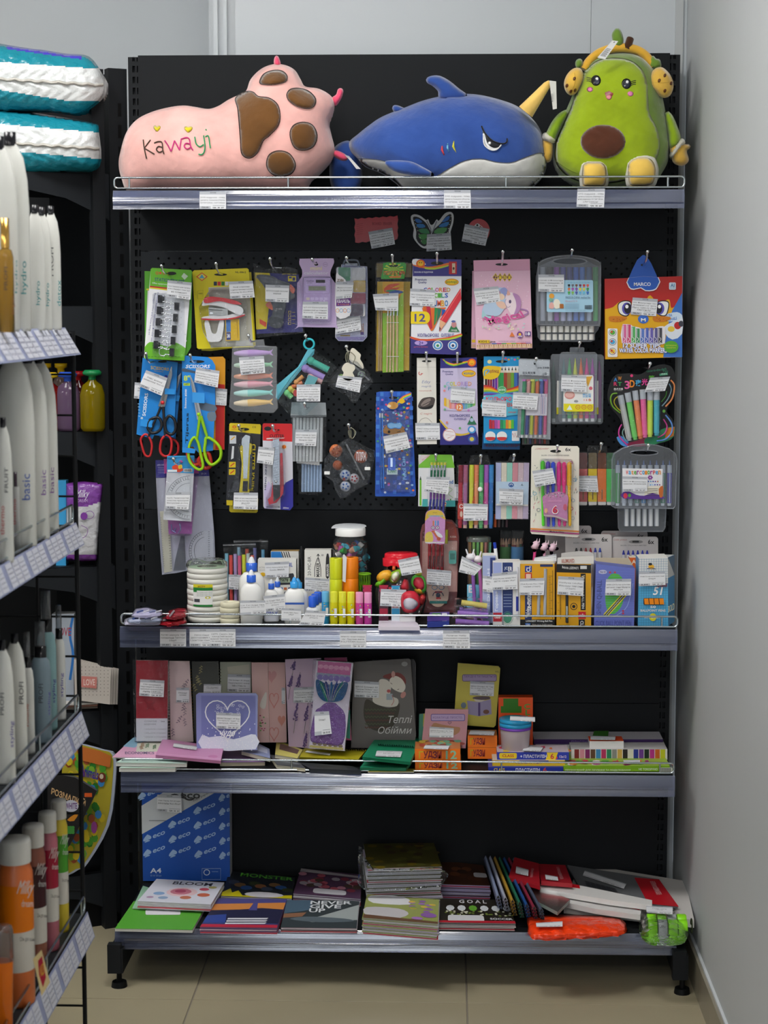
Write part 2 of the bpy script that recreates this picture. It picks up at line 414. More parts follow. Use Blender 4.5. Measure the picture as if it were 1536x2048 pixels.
# ================================================================ the shelving bay
BLK='1d1f22'
T=Thing('shelving_bay','tall black metal shelving bay with perforated back panels standing against the white wall','shelving')
for sx in(-1,1):
 up=T.part('upright',label=None)
 x0,x1=(-.641,-.607)if sx<0 else(.607,.641)
 z=.02;cols=((.010,.0165),(.0205,.0265))if sx<0 else((.0075,.0135),(.0175,.024))
 xs=[x0]+[x0+c for ab in cols for c in ab]+[x1];Z1=2.085
 k=0
 up.cube((x0,.0125,0),(x1,.045,Z1),BLK,'b')
 while z<Z1-.01:
  za,zb=z+.005,min(z+.020,Z1);zt=min(z+.025,Z1)
  for i in range(5):
   hole=i in(1,3)
   if hole:
    up.add([(xs[i],0,z),(xs[i+1],0,z),(xs[i+1],0,za),(xs[i],0,za)],[(0,1,2,3)],BLK,'b')
    up.add([(xs[i],0,zb),(xs[i+1],0,zb),(xs[i+1],0,zt),(xs[i],0,zt)],[(0,1,2,3)],BLK,'b')
    up.add([(xs[i],0,za),(xs[i],.012,za),(xs[i],.012,zb),(xs[i],0,zb),(xs[i+1],0,za),(xs[i+1],.012,za),(xs[i+1],.012,zb),(xs[i+1],0,zb)],[(0,1,2,3),(7,6,5,4),(0,4,5,1),(3,2,6,7)],BLK,'b')
   else:up.add([(xs[i],0,z),(xs[i+1],0,z),(xs[i+1],0,zt),(xs[i],0,zt)],[(0,1,2,3)],BLK,'b')
  z+=.025
 for x in(x0,x1):up.add([(x,0,.02),(x,.0125,.02),(x,.0125,Z1),(x,0,Z1)],[(0,1,2,3)],BLK,'b')
 ft=T.part('foot')
 xm=(x0+x1)/2
 ft.cube((xm-.015,-.43,.035),(xm+.015,.0,.09),BLK,'b');ft.cube((xm-.019,-.432,.035),(xm+.010,-.41,.10),BLK,'b')
 lv=T.part('levelling_screw',sub=ft);lv.cyl((xm+.004,-.415,0),(xm+.004,-.415,.012),.018,.016,'101112','b',14);lv.cyl((xm+.004,-.415,.012),(xm+.004,-.415,.04),.006,None,'101112','b',8)
zt=lambda y:VP(0).raw(800,y)[2]
PB=[(zt(1020),zt(766),1),(zt(766),zt(502),1)]
PLN=[(zt(502),2.089),(zt(1403),zt(1020)),(.40,zt(1403)),(.12,.40)]
for z0,z1 in PLN:
 p=T.part('back_panel');p.cube((-.617,-.0035,z0+.0008),(.617,.006,z1-.0008),'1a1c1f','b')
for z0,z1,_ in PB:
 p=T.part('pegboard');z0+=.0008;z1-=.0008
 r0=.012;mgx=.02
 X0,X1=-.617,.617;nx=47;cw=.025;gx0=-nx*cw/2;rows=int((z1-z0-.012)/.0125);gz0=(z0+z1)/2-rows*.0125/2
 yf=-.0035
 p.cube((X0,.004,z0),(X1,.007,z1),'060607','b')
 def quad(a,b,c,d):p.add([(a,yf,c),(b,yf,c),(b,yf,d),(a,yf,d)],[(0,1,2,3)],'26292d','b')
 quad(X0,X1,z0,gz0);quad(X0,X1,gz0+rows*.0125,z1)
 for z in(z0,z1):p.add([(X0,yf,z),(X1,yf,z),(X1,.004,z),(X0,.004,z)],[(0,1,2,3)],'26292d','b')
 for r in range(rows):
  za=gz0+r*.0125;zb=za+.0125;zc=(za+zb)/2;sh=(r%2)*cw/2;nn=nx-(r%2)
  quad(X0,gx0+sh,za,zb);quad(gx0+sh+nn*cw,X1,za,zb)
  for i in range(nn):
   xa=gx0+sh+i*cw;xb=xa+cw;xc=(xa+xb)/2;R=.0031
   o=[(xb,zc),(xb,zb),(xc,zb),(xa,zb),(xa,zc),(xa,za),(xc,za),(xb,za)]
   c=[(xc+R*math.cos(t*math.pi/4),zc+R*math.sin(t*math.pi/4))for t in range(8)]
   vs=[(a,yf,b)for a,b in o]+[(a,yf,b)for a,b in c]+[(a,.003,b)for a,b in c]
   p.add(vs,[(k,8+k,8+(k+1)%8,(k+1)%8)for k in range(8)]+[(8+k,16+k,16+(k+1)%8,8+(k+1)%8)for k in range(8)],'26292d','b')
T.done()
# ---- shelves: px rows of the guard rail and price rail at the front
def shelf(label,Y,xl,xr,yg0,yg1,ys1,posts,guard=True,ytilt=0):
 """yg0/yg1: guard rail rows, ys1: bottom row of the price rail; pixels on plane Y"""
 pl=VP(Y);T=Thing('shelf',label,'shelf')
 zt_=pl.raw(800,yg1+3)[2];zb=pl.raw(800,ys1)[2];X0=pl.raw(xl,yg1)[0];X1=pl.raw(xr,yg1)[0]
 t=T.part('tray');hh=(zt_-zb)*.62
 t.cube((X0+.01,Y+.006,zt_-.004),(X1-.004,-.006,zt_),'1a1c1f','b')
 t.cube((X0+.01,Y+.006,zt_-.030),(X1-.004,Y+.012,zt_-.0041),'1a1c1f','b')
 for a in(X0+.01,X1-.007):t.cube((a,Y+.0121,zt_-.030),(a+.003,-.006,zt_-.0041),'1a1c1f','b')
 for i in range(24):
  xx=-.58+i*.05;t.cube((xx,Y+.03,zt_),(xx+.03,Y+.036,zt_+.0003),'08090a','b')
 r=T.part('price_rail')
 h2=zt_-hh-.003-zb;prof=[(0,zt_-.001)]+[(-.001-.0058*(1-(1-t)**2),zt_-.002-(hh-.003)*t)for t in(0,.15,.3,.45,.6,.8,1)]+[(-.0072,zt_-hh),(-.0072,zt_-hh-.002)]+[(-.0030-.0035*(1-(1-t)**2),zt_-hh-.003-h2*t)for t in(0,.25,.5,.75,.92,1)]+[(-.002,zb),(-.002,zt_-hh),(.0,zt_-hh),(.002,zt_-.003)]
 vs=[(x,Y+a,z)for x in(X0,X1)for a,z in prof];k=len(prof)
 r.add(vs,[(i,(i+1)%k,k+(i+1)%k,k+i)for i in range(k)],'a4aed2','r')
 if guard:
  za,zc=pl.raw(800,yg0)[2],zt_+.004;g=T.part('guard_rail');R=.0023;yy=Y+.004
  xa=pl.raw(xl+2,yg1)[0];xb=pl.raw(xr-2+(2 if xr>1350 else 0),yg1)[0]
  cr=.008;path=[]
  for cx,cz,t0 in((xb-cr,zc+cr,-90),(xb-cr,za-cr,0),(xa+cr,za-cr,90),(xa+cr,zc+cr,180)):
   path+=[(cx+cr*math.cos(math.radians(t0+q*22.5)),yy,cz+cr*math.sin(math.radians(t0+q*22.5)))for q in range(5)]
  g.tube(path,R,'c4ccd0','k',8,closed=True)
  for pxx in posts:
   w=T.part('wire',sub=g);x=pl.raw(pxx,yg1)[0];w.tube([(x,yy+.001,zc),(x,yy+.001,za)],R*.9,'c4ccd0','k',8)
 return T,pl,zt_
view()
T,pl,Z1s=shelf('uppermost black shelf with chrome guard rail, carrying the three plush toys',-.30,226,1369,354,376,418,(258,576,1012,1336))
plt=VP(-.3078)
tag(T,plt,[(399,383),(452,383),(452,418),(399,418)],('5995 подушка - плед','дитяча іграшка (Лапа)','50*30*27см, 160*100см'),'530,00',h=.001)
tag(T,plt,[(888,380),(941,380),(942,417),(888,417)],('5995 подушка - плед','дитяча іграшка (Акула)','70*22*22см, 160*100см'),'560,00',h=.001)
tag(T,plt,[(1155,378),(1210,377),(1208,415),(1153,414)],('5993 подушка - плед','дитяча іграшка (Авокадо) в','навушниках 50*28*18см,','170*100см'),'530,00',h=.001)
T.done()
T,pl,Z2s=shelf('second black shelf from the top, crowded with glue, markers and pen boxes',-.30,240,1355,1231,1252,1297,(271,580,1006,1324))
for x,l,p_ in((320,('720980 циркуль ЧБР','готовальня Тетт+гал','10шт'),'25,50'),(379,('73910 Скотч','двосторонній КОР','1,2см*10м 12шт/ящ'),'12,00'),(419,('13771 Скотч 30м','КАНЦЕЛЯРСЬКИЙ,','вузький Тетт+тал 12шт','/ 96 латекс в ширині 11'),'8,50')):
 tag(T,plt,[(x,1258),(x+52,1258),(x+52,1293),(x,1293)],l,p_,h=.001 if x!=419 else .002)
tag(T,plt,[(680,1262),(732,1262),(732,1295),(680,1295)],('MM89721 Клей Олівець','15г Ластик-вата','POLYTITAN Stenson'),'',h=.001)
tag(T,plt,[(886,1261),(939,1261),(940,1297),(886,1297)],('Полягам Набір','кольорових маркерів','текстовиділювачів О6988 /','Love Day do sweet'),'44,00',h=.001)
T.done()
T,pl,Z3s=shelf('third black shelf from the top, holding notebooks and modelling clay',-.30,242,1350,1523,1543,1588,(274,583,1003,1320))
T.done()
T,pl,Z4s=shelf('deep bottom shelf of the bay with copybooks and folders',-.40,230,1353,0,1858,1903,(),guard=False)
T.done()
# ================================================================ plush toys on the top shelf
def stitch(mb,pl,pts,w,col,hf=None,off=.0008,closed=False,m='f',n=4,flat=.6):
 P=smo(pts,n,closed)if len(pts)>2 else pts
 out=[]
 for x,y in P:
  X,Y=px(x,y);out.append(pl.raw(X,Y,(hf(X,Y)if hf else 0)+off))
 return mb.tube(out,w/VIEW[2]/900/2,col,m,5,closed=closed,flat=flat)
def puffpart(T,name,pl,pts,Tk,col,m='f',step=4.,base=None,off=0.,sub=None,label=None,sm=5,back=None,**k):
 p=T.part(name,sub=sub,label=label)
 h=p.pf_(pl,smo(pts,sm)if sm else pts,Tk,col,m,step,back,base,off,**k);return p,h
view(200,40,2.954)
T=Thing('paw_pillow','pink plush paw pillow with brown pads and embroidered letters on the top shelf','plush toy')
pl=VP(-.165)
body,hf=puffpart(T,'body',pl,[(175,1020),(125,930),(110,850),(122,770),(155,665),(215,590),(300,545),(400,517),(490,505),(560,513),(640,525),(700,507),(760,470),(830,437),(865,415),(890,350),(950,290),(1020,262),(1090,265),(1150,295),(1185,350),(1212,392),(1290,405),(1355,440),(1385,485),(1380,545),(1355,605),(1368,680),(1386,760),(1370,830),(1300,905),(1240,960),(1225,1022),(1080,1026),(850,1024),(600,1026),(350,1024)],.125,'f0b6ae',step=3.5,wr=.004,power=.5)
BR='6e4a26'
for pts in([(800,460),(860,422),(905,425),(935,450),(1000,460),(1050,500),(1065,570),(1050,630),(1000,685),(965,715),(935,780),(900,812),(865,815),(835,785),(828,700),(820,600),(812,520)],[(942,370),(965,320),(1020,297),(1075,300),(1106,330),(1095,365),(1040,382),(980,383)],[(1103,440),(1125,408),(1175,402),(1235,420),(1275,465),(1265,510),(1225,525),(1160,510),(1115,475)],[(1122,680),(1140,625),(1195,603),(1255,620),(1284,680),(1265,745),(1210,770),(1150,755)],[(983,850),(1000,795),(1055,772),(1120,790),(1155,850),(1140,900),(1100,922),(1040,922),(1000,895)]):
 p,h2=puffpart(T,'paw_pad',pl,pts,.010,BR,step=3.,base=hf,off=.0005)
 stitch(p,pl,pts,5,'3b2116',hf,.0035,True)
K=T.part('embroidered_letters')
for c,sts in(('4a3324',([(255,707),(262,760),(275,820)],[(298,708),(262,757)],[(262,757),(322,793)],[(320,727),(345,718),(366,724),(370,765),(378,793)],[(368,752),(345,747),(333,765),(350,781),(371,772)])),('c8327a',([(382,712),(402,742),(420,777)],[(420,777),(440,712)],[(440,712),(458,745),(470,768)],[(470,768),(480,700)],[(482,702),(510,694),(528,704),(535,745),(550,770)],[(530,732),(508,728),(498,746),(515,762),(538,750)])),('2f9a5e',([(560,690),(568,730),(590,748),(612,735)],[(612,682),(620,740),(615,780),(600,795),(582,792)],[(622,690),(640,685),(648,730),(652,758)],[(625,645),(628,652)]))):
 for st in sts:stitch(K,pl,st,8,c,hf,.002)
for x,y,w in((336,640,44),(522,645,52)):
 p=T.part('heart_patch');p.pf_(pl,heart(x,y,w,50),.003,'ddc92a','f',2.,None,hf,.001)
for pts in([(1028,262),(1030,225),(1042,210),(1055,218),(1068,262),(1050,275)],[(1370,462),(1395,440),(1405,410),(1422,402),(1437,415),(1432,450),(1410,490),(1385,512)],[(1372,790),(1390,770),(1430,782),(1462,805),(1460,828),(1430,832),(1395,815)]):
 puffpart(T,'claw',pl,pts,.014,'f2567a',step=2.)
for pts in([(1085,762),(1120,840),(1110,900)],[(1160,770),(1230,830),(1240,900)],[(1290,700),(1330,760),(1340,800)]):stitch(T.parts[0][1],pl,pts,3,'e8a9a2',hf,-.0005)
tg=T.part('fabric_tag');tg.sl(VP(-.22),[(1462,812),(1480,815),(1540,880),(1515,880)],.0005,'d9d6d4')
T.done()
view(680,40,2.133)
T=Thing('shark_pillow','blue plush shark pillow with yellow horn and angry eye, on the top shelf','plush toy')
pl=VP(-.165);BL='33529a'
body,hf=puffpart(T,'body',pl,[(40,520),(75,488),(120,452),(180,412),(280,372),(350,345),(430,325),(520,315),(600,320),(690,342),(760,370),(820,420),(860,480),(878,560),(882,620),(865,670),(820,715),(760,740),(560,742),(400,742),(290,738),(235,695),(180,657),(110,628),(75,592),(45,560)],.13,BL,step=3.5,wr=.005)
b2,h2=puffpart(T,'belly',pl,[(78,590),(130,592),(190,602),(260,640),(350,668),(410,664),(460,635),(530,600),(600,591),(670,605),(730,607),(790,585),(850,566),(876,575),(879,620),(862,668),(815,712),(755,737),(560,739),(400,739),(292,734),(237,692),(182,654),(112,625)],.003,'d8d7d3',step=3.5,base=hf,off=.0007)
stitch(b2,pl,[(78,590),(130,592),(190,602),(260,640),(350,668),(410,664),(460,635),(530,600),(600,591),(670,605),(730,607),(790,585),(850,566),(876,575)],4,'27386e',hf,.002)
puffpart(T,'dorsal_fin',VP(-.20),[(368,250),(390,238),(425,238),(465,258),(505,290),(545,325),(490,345),(425,335),(418,305),(395,282),(372,268)],.022,BL,step=3)
puffpart(T,'small_fin',pl,[(222,375),(235,362),(262,370),(285,385),(240,400)],.012,BL,step=3)
puffpart(T,'side_fin',VP(-.30),[(188,606),(230,598),(300,603),(350,625),(402,657),(385,668),(310,664),(230,645)],.012,BL,step=3)
puffpart(T,'tail_fin',VP(-.10),[(-30,560),(-10,530),(40,515),(78,560),(96,640),(88,710),(50,742),(-10,742),(-40,700),(-45,620)],.03,BL,step=4)
h=T.part('horn');a=VP(-.235)(792,392);b=VP(-.245)(895,262)
h.tube([a,a*.55+b*.45,a*.12+b*.88,b],[.019,.0135,.0085,.004],'f0c76c','f',14)
e=T.part('eye')
def drape(mb,pl,pts,col,hf,off,T_=.0006,step=1.5,m='s'):mb.pf_(pl,pts,T_,col,m,step,None,hf,off)
drape(e,pl,smo([(608,455),(620,490),(640,512),(680,530),(690,535),(668,555),(640,555),(618,530),(610,495)],5),'eeeeee',hf,.002)
drape(e,pl,smo([(618,478),(640,505),(672,525),(690,530),(680,541),(655,545),(632,530),(622,505)],5),'15161c',hf,.0035)
drape(e,pl,ell(638,525,7,7),'f5f5f5',hf,.005)
stitch(e,pl,[(604,452),(618,482),(650,515),(690,528),(710,522),(713,505)],7,'14151c',hf,.004)
stitch(e,pl,[(612,490),(615,530),(640,553),(668,553),(688,532)],5,'f2f2f2',hf,.004)
g=T.part('gill_mark')
for c,q in(('d8454e',[(437,522),(430,555),(452,594),(441,558)]),('7cc6e8',[(460,515),(454,545),(475,586),(463,548)]),('e2dc3a',[(487,505),(478,540),(500,577),(488,540)])):drape(g,pl,q,c,hf,.003,step=1.)
tg=T.part('fabric_tag');tg.sl(VP(-.26),[(893,258),(922,262),(925,378),(908,382)],.0006,'dcdad2')
tg.tx(VP(-.2602),'мішки  100',(902,300,914,350),'6a6a68',res=1)
tg=T.part('fabric_tag');tg.sl(VP(-.2),[(18,575),(38,580),(92,640),(68,622)],.0005,'b9b9bd')
T.done()
T=Thing('avocado_pillow','green plush avocado toy with smiling face, yellow earmuffs and feet','plush toy')
pl=VP(-.15);pf=VP(-.16)
body,hf=puffpart(T,'body',pl,[(1045,215),(1075,172),(1130,147),(1200,138),(1265,147),(1320,180),(1352,235),(1372,310),(1390,400),(1405,500),(1402,590),(1375,650),(1330,700),(1180,722),(1040,718),(965,690),(920,640),(905,570),(915,500),(945,430),(975,360),(1000,300),(1020,255)],.105,'6f8c32',step=3.5,wr=.01)
fc,h2=puffpart(T,'face',pl,[(1050,212),(1100,172),(1170,160),(1240,172),(1290,212),(1310,265),(1315,340),(1322,400),(1352,460),(1366,525),(1352,590),(1312,645),(1220,685),(1100,700),(1000,682),(940,640),(916,590),(921,520),(950,450),(985,370),(1005,310),(1025,255)],.006,'9cb41f',step=3.5,base=hf,off=.0006)
stitch(fc,pl,[(920,600),(1000,650),(1120,668),(1240,664)],3,'6f8422',hf,.0045)
puffpart(T,'pit',pl,ell(1122,519,100,76,24),.014,'5a3323',step=3,base=hf,off=.004,sm=0)
for ex,sg in((1092,-1),(1222,1)):
 ey=258 if sg<0 else 272
 e=T.part('eye');drape(e,pl,ell(ex,ey,21,23),'121214',hf,.006);drape(e,pl,ell(ex+3,ey+2,14,17),'2a2c3c',hf,.0066)
 drape(e,pl,ell(ex+4,ey-8,7,7),'ffffff',hf,.0075);drape(e,pl,ell(ex-7,ey+8,4,4),'ffffff',hf,.0075)
 for k in range(3):stitch(e,pl,[(ex+sg*18,ey-8+8*k),(ex+sg*30,ey-12+7*k),(ex+sg*40,ey-14+8*k)],3,'1a1a1a',hf,.006)
mo=T.part('mouth');drape(mo,pl,smo([(1126,308),(1140,302),(1147,297),(1155,302),(1170,312),(1163,330),(1147,342),(1132,330)],5),'8c1f2a',hf,.006)
drape(mo,pl,smo([(1135,325),(1147,318),(1160,325),(1155,337),(1147,341),(1138,336)],4),'e88a94',hf,.0075)
for c in((1066,296),(1239,315)):
 p=T.part('cheek');drape(p,pl,ell(c[0],c[1],13,11),'e07fae',hf,.006)
a1,ha=puffpart(T,'arm',VP(-.19),[(975,382),(938,395),(905,432),(880,480),(872,500),(912,522),(930,490),(955,440),(972,410)],.03,'8aab26',step=3)
puffpart(T,'hand',VP(-.19),[(866,512),(905,520),(908,560),(900,600),(875,608),(862,575)],.024,'e8b84f',step=3,sub=a1)
puffpart(T,'cuff',VP(-.192),[(870,478),(918,498),(912,530),(864,512)],.031,'d9d3c4',step=3,sub=a1,sm=2)
a2,ha=puffpart(T,'arm',VP(-.17),[(1386,385),(1415,402),(1438,450),(1455,505),(1440,540),(1407,550),(1398,490),(1388,430)],.03,'93b025',step=3)
puffpart(T,'hand',VP(-.17),[(1408,540),(1450,520),(1475,530),(1492,530),(1495,545),(1480,560),(1488,600),(1462,622),(1425,612),(1412,580)],.028,'e8b84f',step=3,sub=a2)
puffpart(T,'cuff',VP(-.172),[(1405,572),(1450,505),(1474,525),(1418,598)],.034,'d9d3c4',step=3,sub=a2,sm=2)
for pts,c in(([(1022,640),(1035,600),(1100,592),(1140,610),(1148,660),(1140,712),(1100,722),(1050,722),(1025,712)],0),([(1215,640),(1225,595),(1280,570),(1335,582),(1358,625),(1355,680),(1335,714),(1270,722),(1225,714)],1)):
 p,hh=puffpart(T,'foot',VP(-.235),pts,.034,'d5cfbf',step=3)
 cx=sum(q[0]for q in pts)/len(pts);cy=sum(q[1]for q in pts)/len(pts)
 puffpart(T,'sole',VP(-.235),[(cx+(x-cx)*.82,cy+(y-cy)*.82)for x,y in pts],.010,'ecc35c',step=3,base=hh,off=.0005,sub=p)
b=T.part('headband');b.tube([pf.raw(*px(x,y),.0)for x,y in smo([(1042,212),(1070,170),(1120,135),(1190,119),(1260,127),(1305,155),(1335,200)],5,False)],.0105,'e6b03e','f',8,flat=1.6)
for pts,spots,col in(([(1000,205),(1030,210),(1038,250),(1020,300),(990,322),(965,308),(955,270),(970,230)],[(968,280),(1000,250),(985,305),(1003,300)],0),([(1322,245),(1340,210),(1375,202),(1410,235),(1423,280),(1410,320),(1380,332),(1345,310),(1325,280)],[(1362,258),(1386,236),(1386,302),(1413,270)],1)):
 p,hh=puffpart(T,'earmuff',VP(-.20),pts,.032,'e6b84f',step=2.5)
 for c in spots:drape(p,VP(-.20),ell(c[0],c[1],6,9,10,.4),'6b3a14',hh,.001,step=1.)
 stitch(p,VP(-.20),[(pts[0][0],pts[0][1]+20),(sum(q[0]for q in pts)/len(pts)+8,sum(q[1]for q in pts)/len(pts)),(pts[4][0],pts[4][1]-20)],2,'c79a36',hh,.0004)
for pts in([(1008,205),(1004,180),(1015,166),(1032,168),(1035,190),(1022,208)],[(1322,200),(1320,165),(1335,152),(1350,165),(1365,168),(1370,200),(1345,206)],[(1165,95),(1160,60),(1180,34),(1198,45),(1210,85),(1200,115),(1180,112)]):
 puffpart(T,'leaf',VP(-.17),pts,.009,'6f9036',step=2.5)
s_=T.part('stem');s_.tube([VP(-.17)(1222,122),VP(-.17)(1232,100),VP(-.165)(1238,80)],[.008,.0085,.0085],'4a2c1c','f',10)
tg=T.part('price_tag');q=QM(VP(-.275),[(1162,87),(1187,90),(1131,168),(1098,160)])
tg.sl(q,[(0,0),(1,0),(1,1),(0,1)],.0006,'e4e4e4')
for k in range(9):tg.A(q,rect(.12,.45+.05*k,.85-.1*(k%2),.47+.05*k),'2c2c2c')
tg.A(q,ell(.5,.08,.1,.04,8),'55575c')
T.done()
# ---- fridge-magnet style erasers on the plain panel (Y = -.0035 face)
view(640,420,3.491);pm=VP(-.0125)
T=Thing('sponge_eraser','red wavy-edged board sponge magnet on the plain panel above the pegboard','board eraser',None)
b=T.part('sponge');o=[]
for i in range(13):o.append((240+300*i/12,62-20*i/12+(3 if i%2 else-4)))
for i in range(1,7):o.append((543+(3 if i%2 else-3),42+160*i/6))
for i in range(1,13):o.append((545-300*i/12,205+25*i/12+(3 if i%2 else-4)))
for i in range(1,6):o.append((243+(3 if i%2 else-3),228-160*i/6))
b.sl(pm,o,.009,'c0202c','s');b.tx(pm,'BOARD  ERASER',(365,85,505,105),'8c1520',bold=True)
for i in range(6):b.line(pm,[(255,100+14*i),(300,95+14*i)],3,'9c1820')
tag(T,pm,[(337,153),(505,123),(524,239),(360,271)],('ММ21 Губка для','сухостирання дошки,','магнітна з малюнком','Прямокутна 10,5см'),'21,00',h=.004)
T.done()
T=Thing('butterfly_eraser','butterfly-shaped board sponge magnet, blue and green wings with white rim','board eraser')
W_=[(635,45),(660,30),(700,40),(740,70),(755,65),(770,100),(790,100),(815,65),(830,75),(870,25),(910,13),(932,35),(930,90),(912,150),(905,210),(870,262),(800,262),(775,245),(745,268),(705,258),(665,215),(650,180),(655,130),(640,90)]
b=T.part('sponge');b.sl(pm,smo(W_,3),.009,'d9dadb','s')
b.A(pm,smo([(650,50),(690,52),(740,90),(765,135),(775,165),(740,250),(700,240),(672,200),(672,150),(658,95)],3),'17181c')
b.A(pm,smo([(915,30),(880,45),(840,95),(790,140),(780,165),(800,245),(860,250),(895,200),(898,145),(918,85)],3),'17181c')
for q,c in(([(662,65),(690,62),(715,85),(680,90)],'3b78c8'),([(672,100),(720,98),(735,120),(690,125)],'3a86cc'),([(690,135),(745,130),(765,165),(705,160)],'3f8f5c'),([(690,170),(760,172),(740,200),(700,205)],'4a9a4e'),([(705,212),(745,205),(738,240),(712,232)],'47894a'),([(905,42),(880,50),(850,85),(895,72)],'3b78c8'),([(900,82),(850,95),(830,118),(885,115)],'3a86cc'),([(888,125),(820,128),(795,160),(860,165)],'57a05c'),([(880,172),(800,175),(815,215),(865,205)],'7fae5a')):b.A(pm,smo(q,2),c)
for k in range(14):b.A(pm,ell(655+4*k,60+12*k,3,3,6),'e4e4c8')if k%2 else b.A(pm,ell(915-3*k,45+14*k,3,3,6),'e4e4c8')
b.line(pm,[(745,75),(772,130),(778,160)],8,'8c9096');b.line(pm,[(815,78),(795,130),(782,160)],8,'8c9096')
tag(T,pm,[(747,170),(913,160),(920,277),(743,290)],('ММ22 Губка для','сухостирання дошки,','магнітна з малюнком','Метелик'),'24,00',h=.004)
T.done()
T=Thing('round_eraser','round red board sponge magnet half hidden by its price label','board eraser')
b=T.part('sponge');b.sl(pm,ell(1108,145,78,84,28),.009,'c0202c','s');b.A(pm,ell(1100,108,17,14),'dddddd');b.line(pm,[(1078,112),(1100,96),(1135,120)],5,'e8e8e8');b.A(pm,ell(1098,106,7,8,8),'2c1c1c')
tag(T,pm,[(1012,97),(1183,133),(1155,250),(989,218)],('ММ21 Губка для','сухостирання дошки круг','магнітна з малюнком','Смайл'),'14,00',h=.004)
T.done()
# ================================================================ merchandise on the pegboard
MPP=1/880.
def hook(what,tx,ty,sx,sy,yc,tipY=-.235,cat='hook'):
 T=Thing('peg_hook','chrome peg hook that holds '+what,'hook',None)
 a=VP(yc)(sx,sy);X=a[0];Z=a[2];zt=VP(tipY)(tx,ty)[2]-.002;zt=max(zt,Z+.004)
 tz=zt
 r=T.part('prong');r.tube([(X,-.004,Z),(X,tipY+.05,Z),(X,tipY+.012,Z+(tz-Z)*.45),(X,tipY,tz)],.0023,'dfe3e6','k',8)
 b=T.part('tip');b.lathe((X,tipY-.001,tz),[(0,-.003),(.0034,-.002),(.0040,.001),(.0034,.004),(0,.005)],'e8ecee','k',10,axis=(0,-.6,.8))
 p=T.part('mounting_plate');p.cube((X-.012,-.0065,Z-.012),(X+.012,-.0038,Z+.006),'1c1d20','b')
 T.done()
def rod(mb,pl,x0,y0,x1,y1,w,col,m='g',h=None,seg=8,w1=None):
 r=w/VIEW[2]*MPP/2;r1=r if w1 is None else w1/VIEW[2]*MPP/2;hh=r+.0005 if h is None else h
 return mb.tube([pl(x0,y0,hh),pl(x1,y1,hh)],[r,r1],col,m,seg)
def pen(T,pl,x0,y0,x1,y1,w,col,cap=None,tip=None,capf=.3,name='pen',m='g',h=None,nib=None):
 """a round pen from (x0,y0) top to (x1,y1) bottom"""
 p=T.part(name);f=lambda t:(x0+(x1-x0)*t,y0+(y1-y0)*t)
 a,b=f(0),f(capf)
 rod(p,pl,*a,*b,w*1.08,cap or col,m,h);rod(p,pl,*b,*f(.95),w,col,m,h);rod(p,pl,*f(.95),*f(1),w*.8,tip or 'f0f0ee',m,h)
 return p
def fan(T,pl,cols,xa,xb,y0,y1,w,dx=0,**k):
 n=len(cols)
 for i,c in enumerate(cols):
  x=xa+(xb-xa)*(i+.5)/n
  cc=c if isinstance(c,tuple)else(c,None,None)
  pen(T,pl,x,y0,x+dx,y1,w,cc[0],cap=cc[1],tip=cc[2]if len(cc)>2 else None,**k)
def bag(T,pl,pts,th=.004,h=.006,name='clear_bag',col='f4f6fa',m='c',sub=None):
 b=T.part(name,sub=sub);n=len(pts)
 F=[pl(x,y,h)for x,y in pts];c=sum(F)/n;t=tessellate_polygon([[Vec((x,y,0))for x,y in pts]])
 b.add(F,t,col,m);B=[q-pl.n*th for q in F];b.add(F+B,[(i,(i+1)%n,n+(i+1)%n,n+i)for i in range(n)],col,m)
 return b
def card(T,pl,pts,col='ffffff',th=.0008,name='card',m='p',sub=None,side=None):
 c=T.part(name,sub=sub);c.sl(pl,pts,th,col,m,side);return c
def slot(mb,pl,x,y,w,h):
 return mb.A(pl,ell(x,y,w*.5,h*.5,14),'0c0c0e')
CY='f7f7f5'
rn=seeded(11)
def doodle(mb,q,cols,n,r=.05,box=(0,0,1,1),k=3):
 for i in range(n):
  x=box[0]+rn.random()*(box[2]-box[0]);y=box[1]+rn.random()*(box[3]-box[1]);a=r*(.5+rn.random())
  mb.A(q,ell(x,y,a,a*(.5+rn.random()*.6),7,rn.random()*3),cols[i%len(cols)])
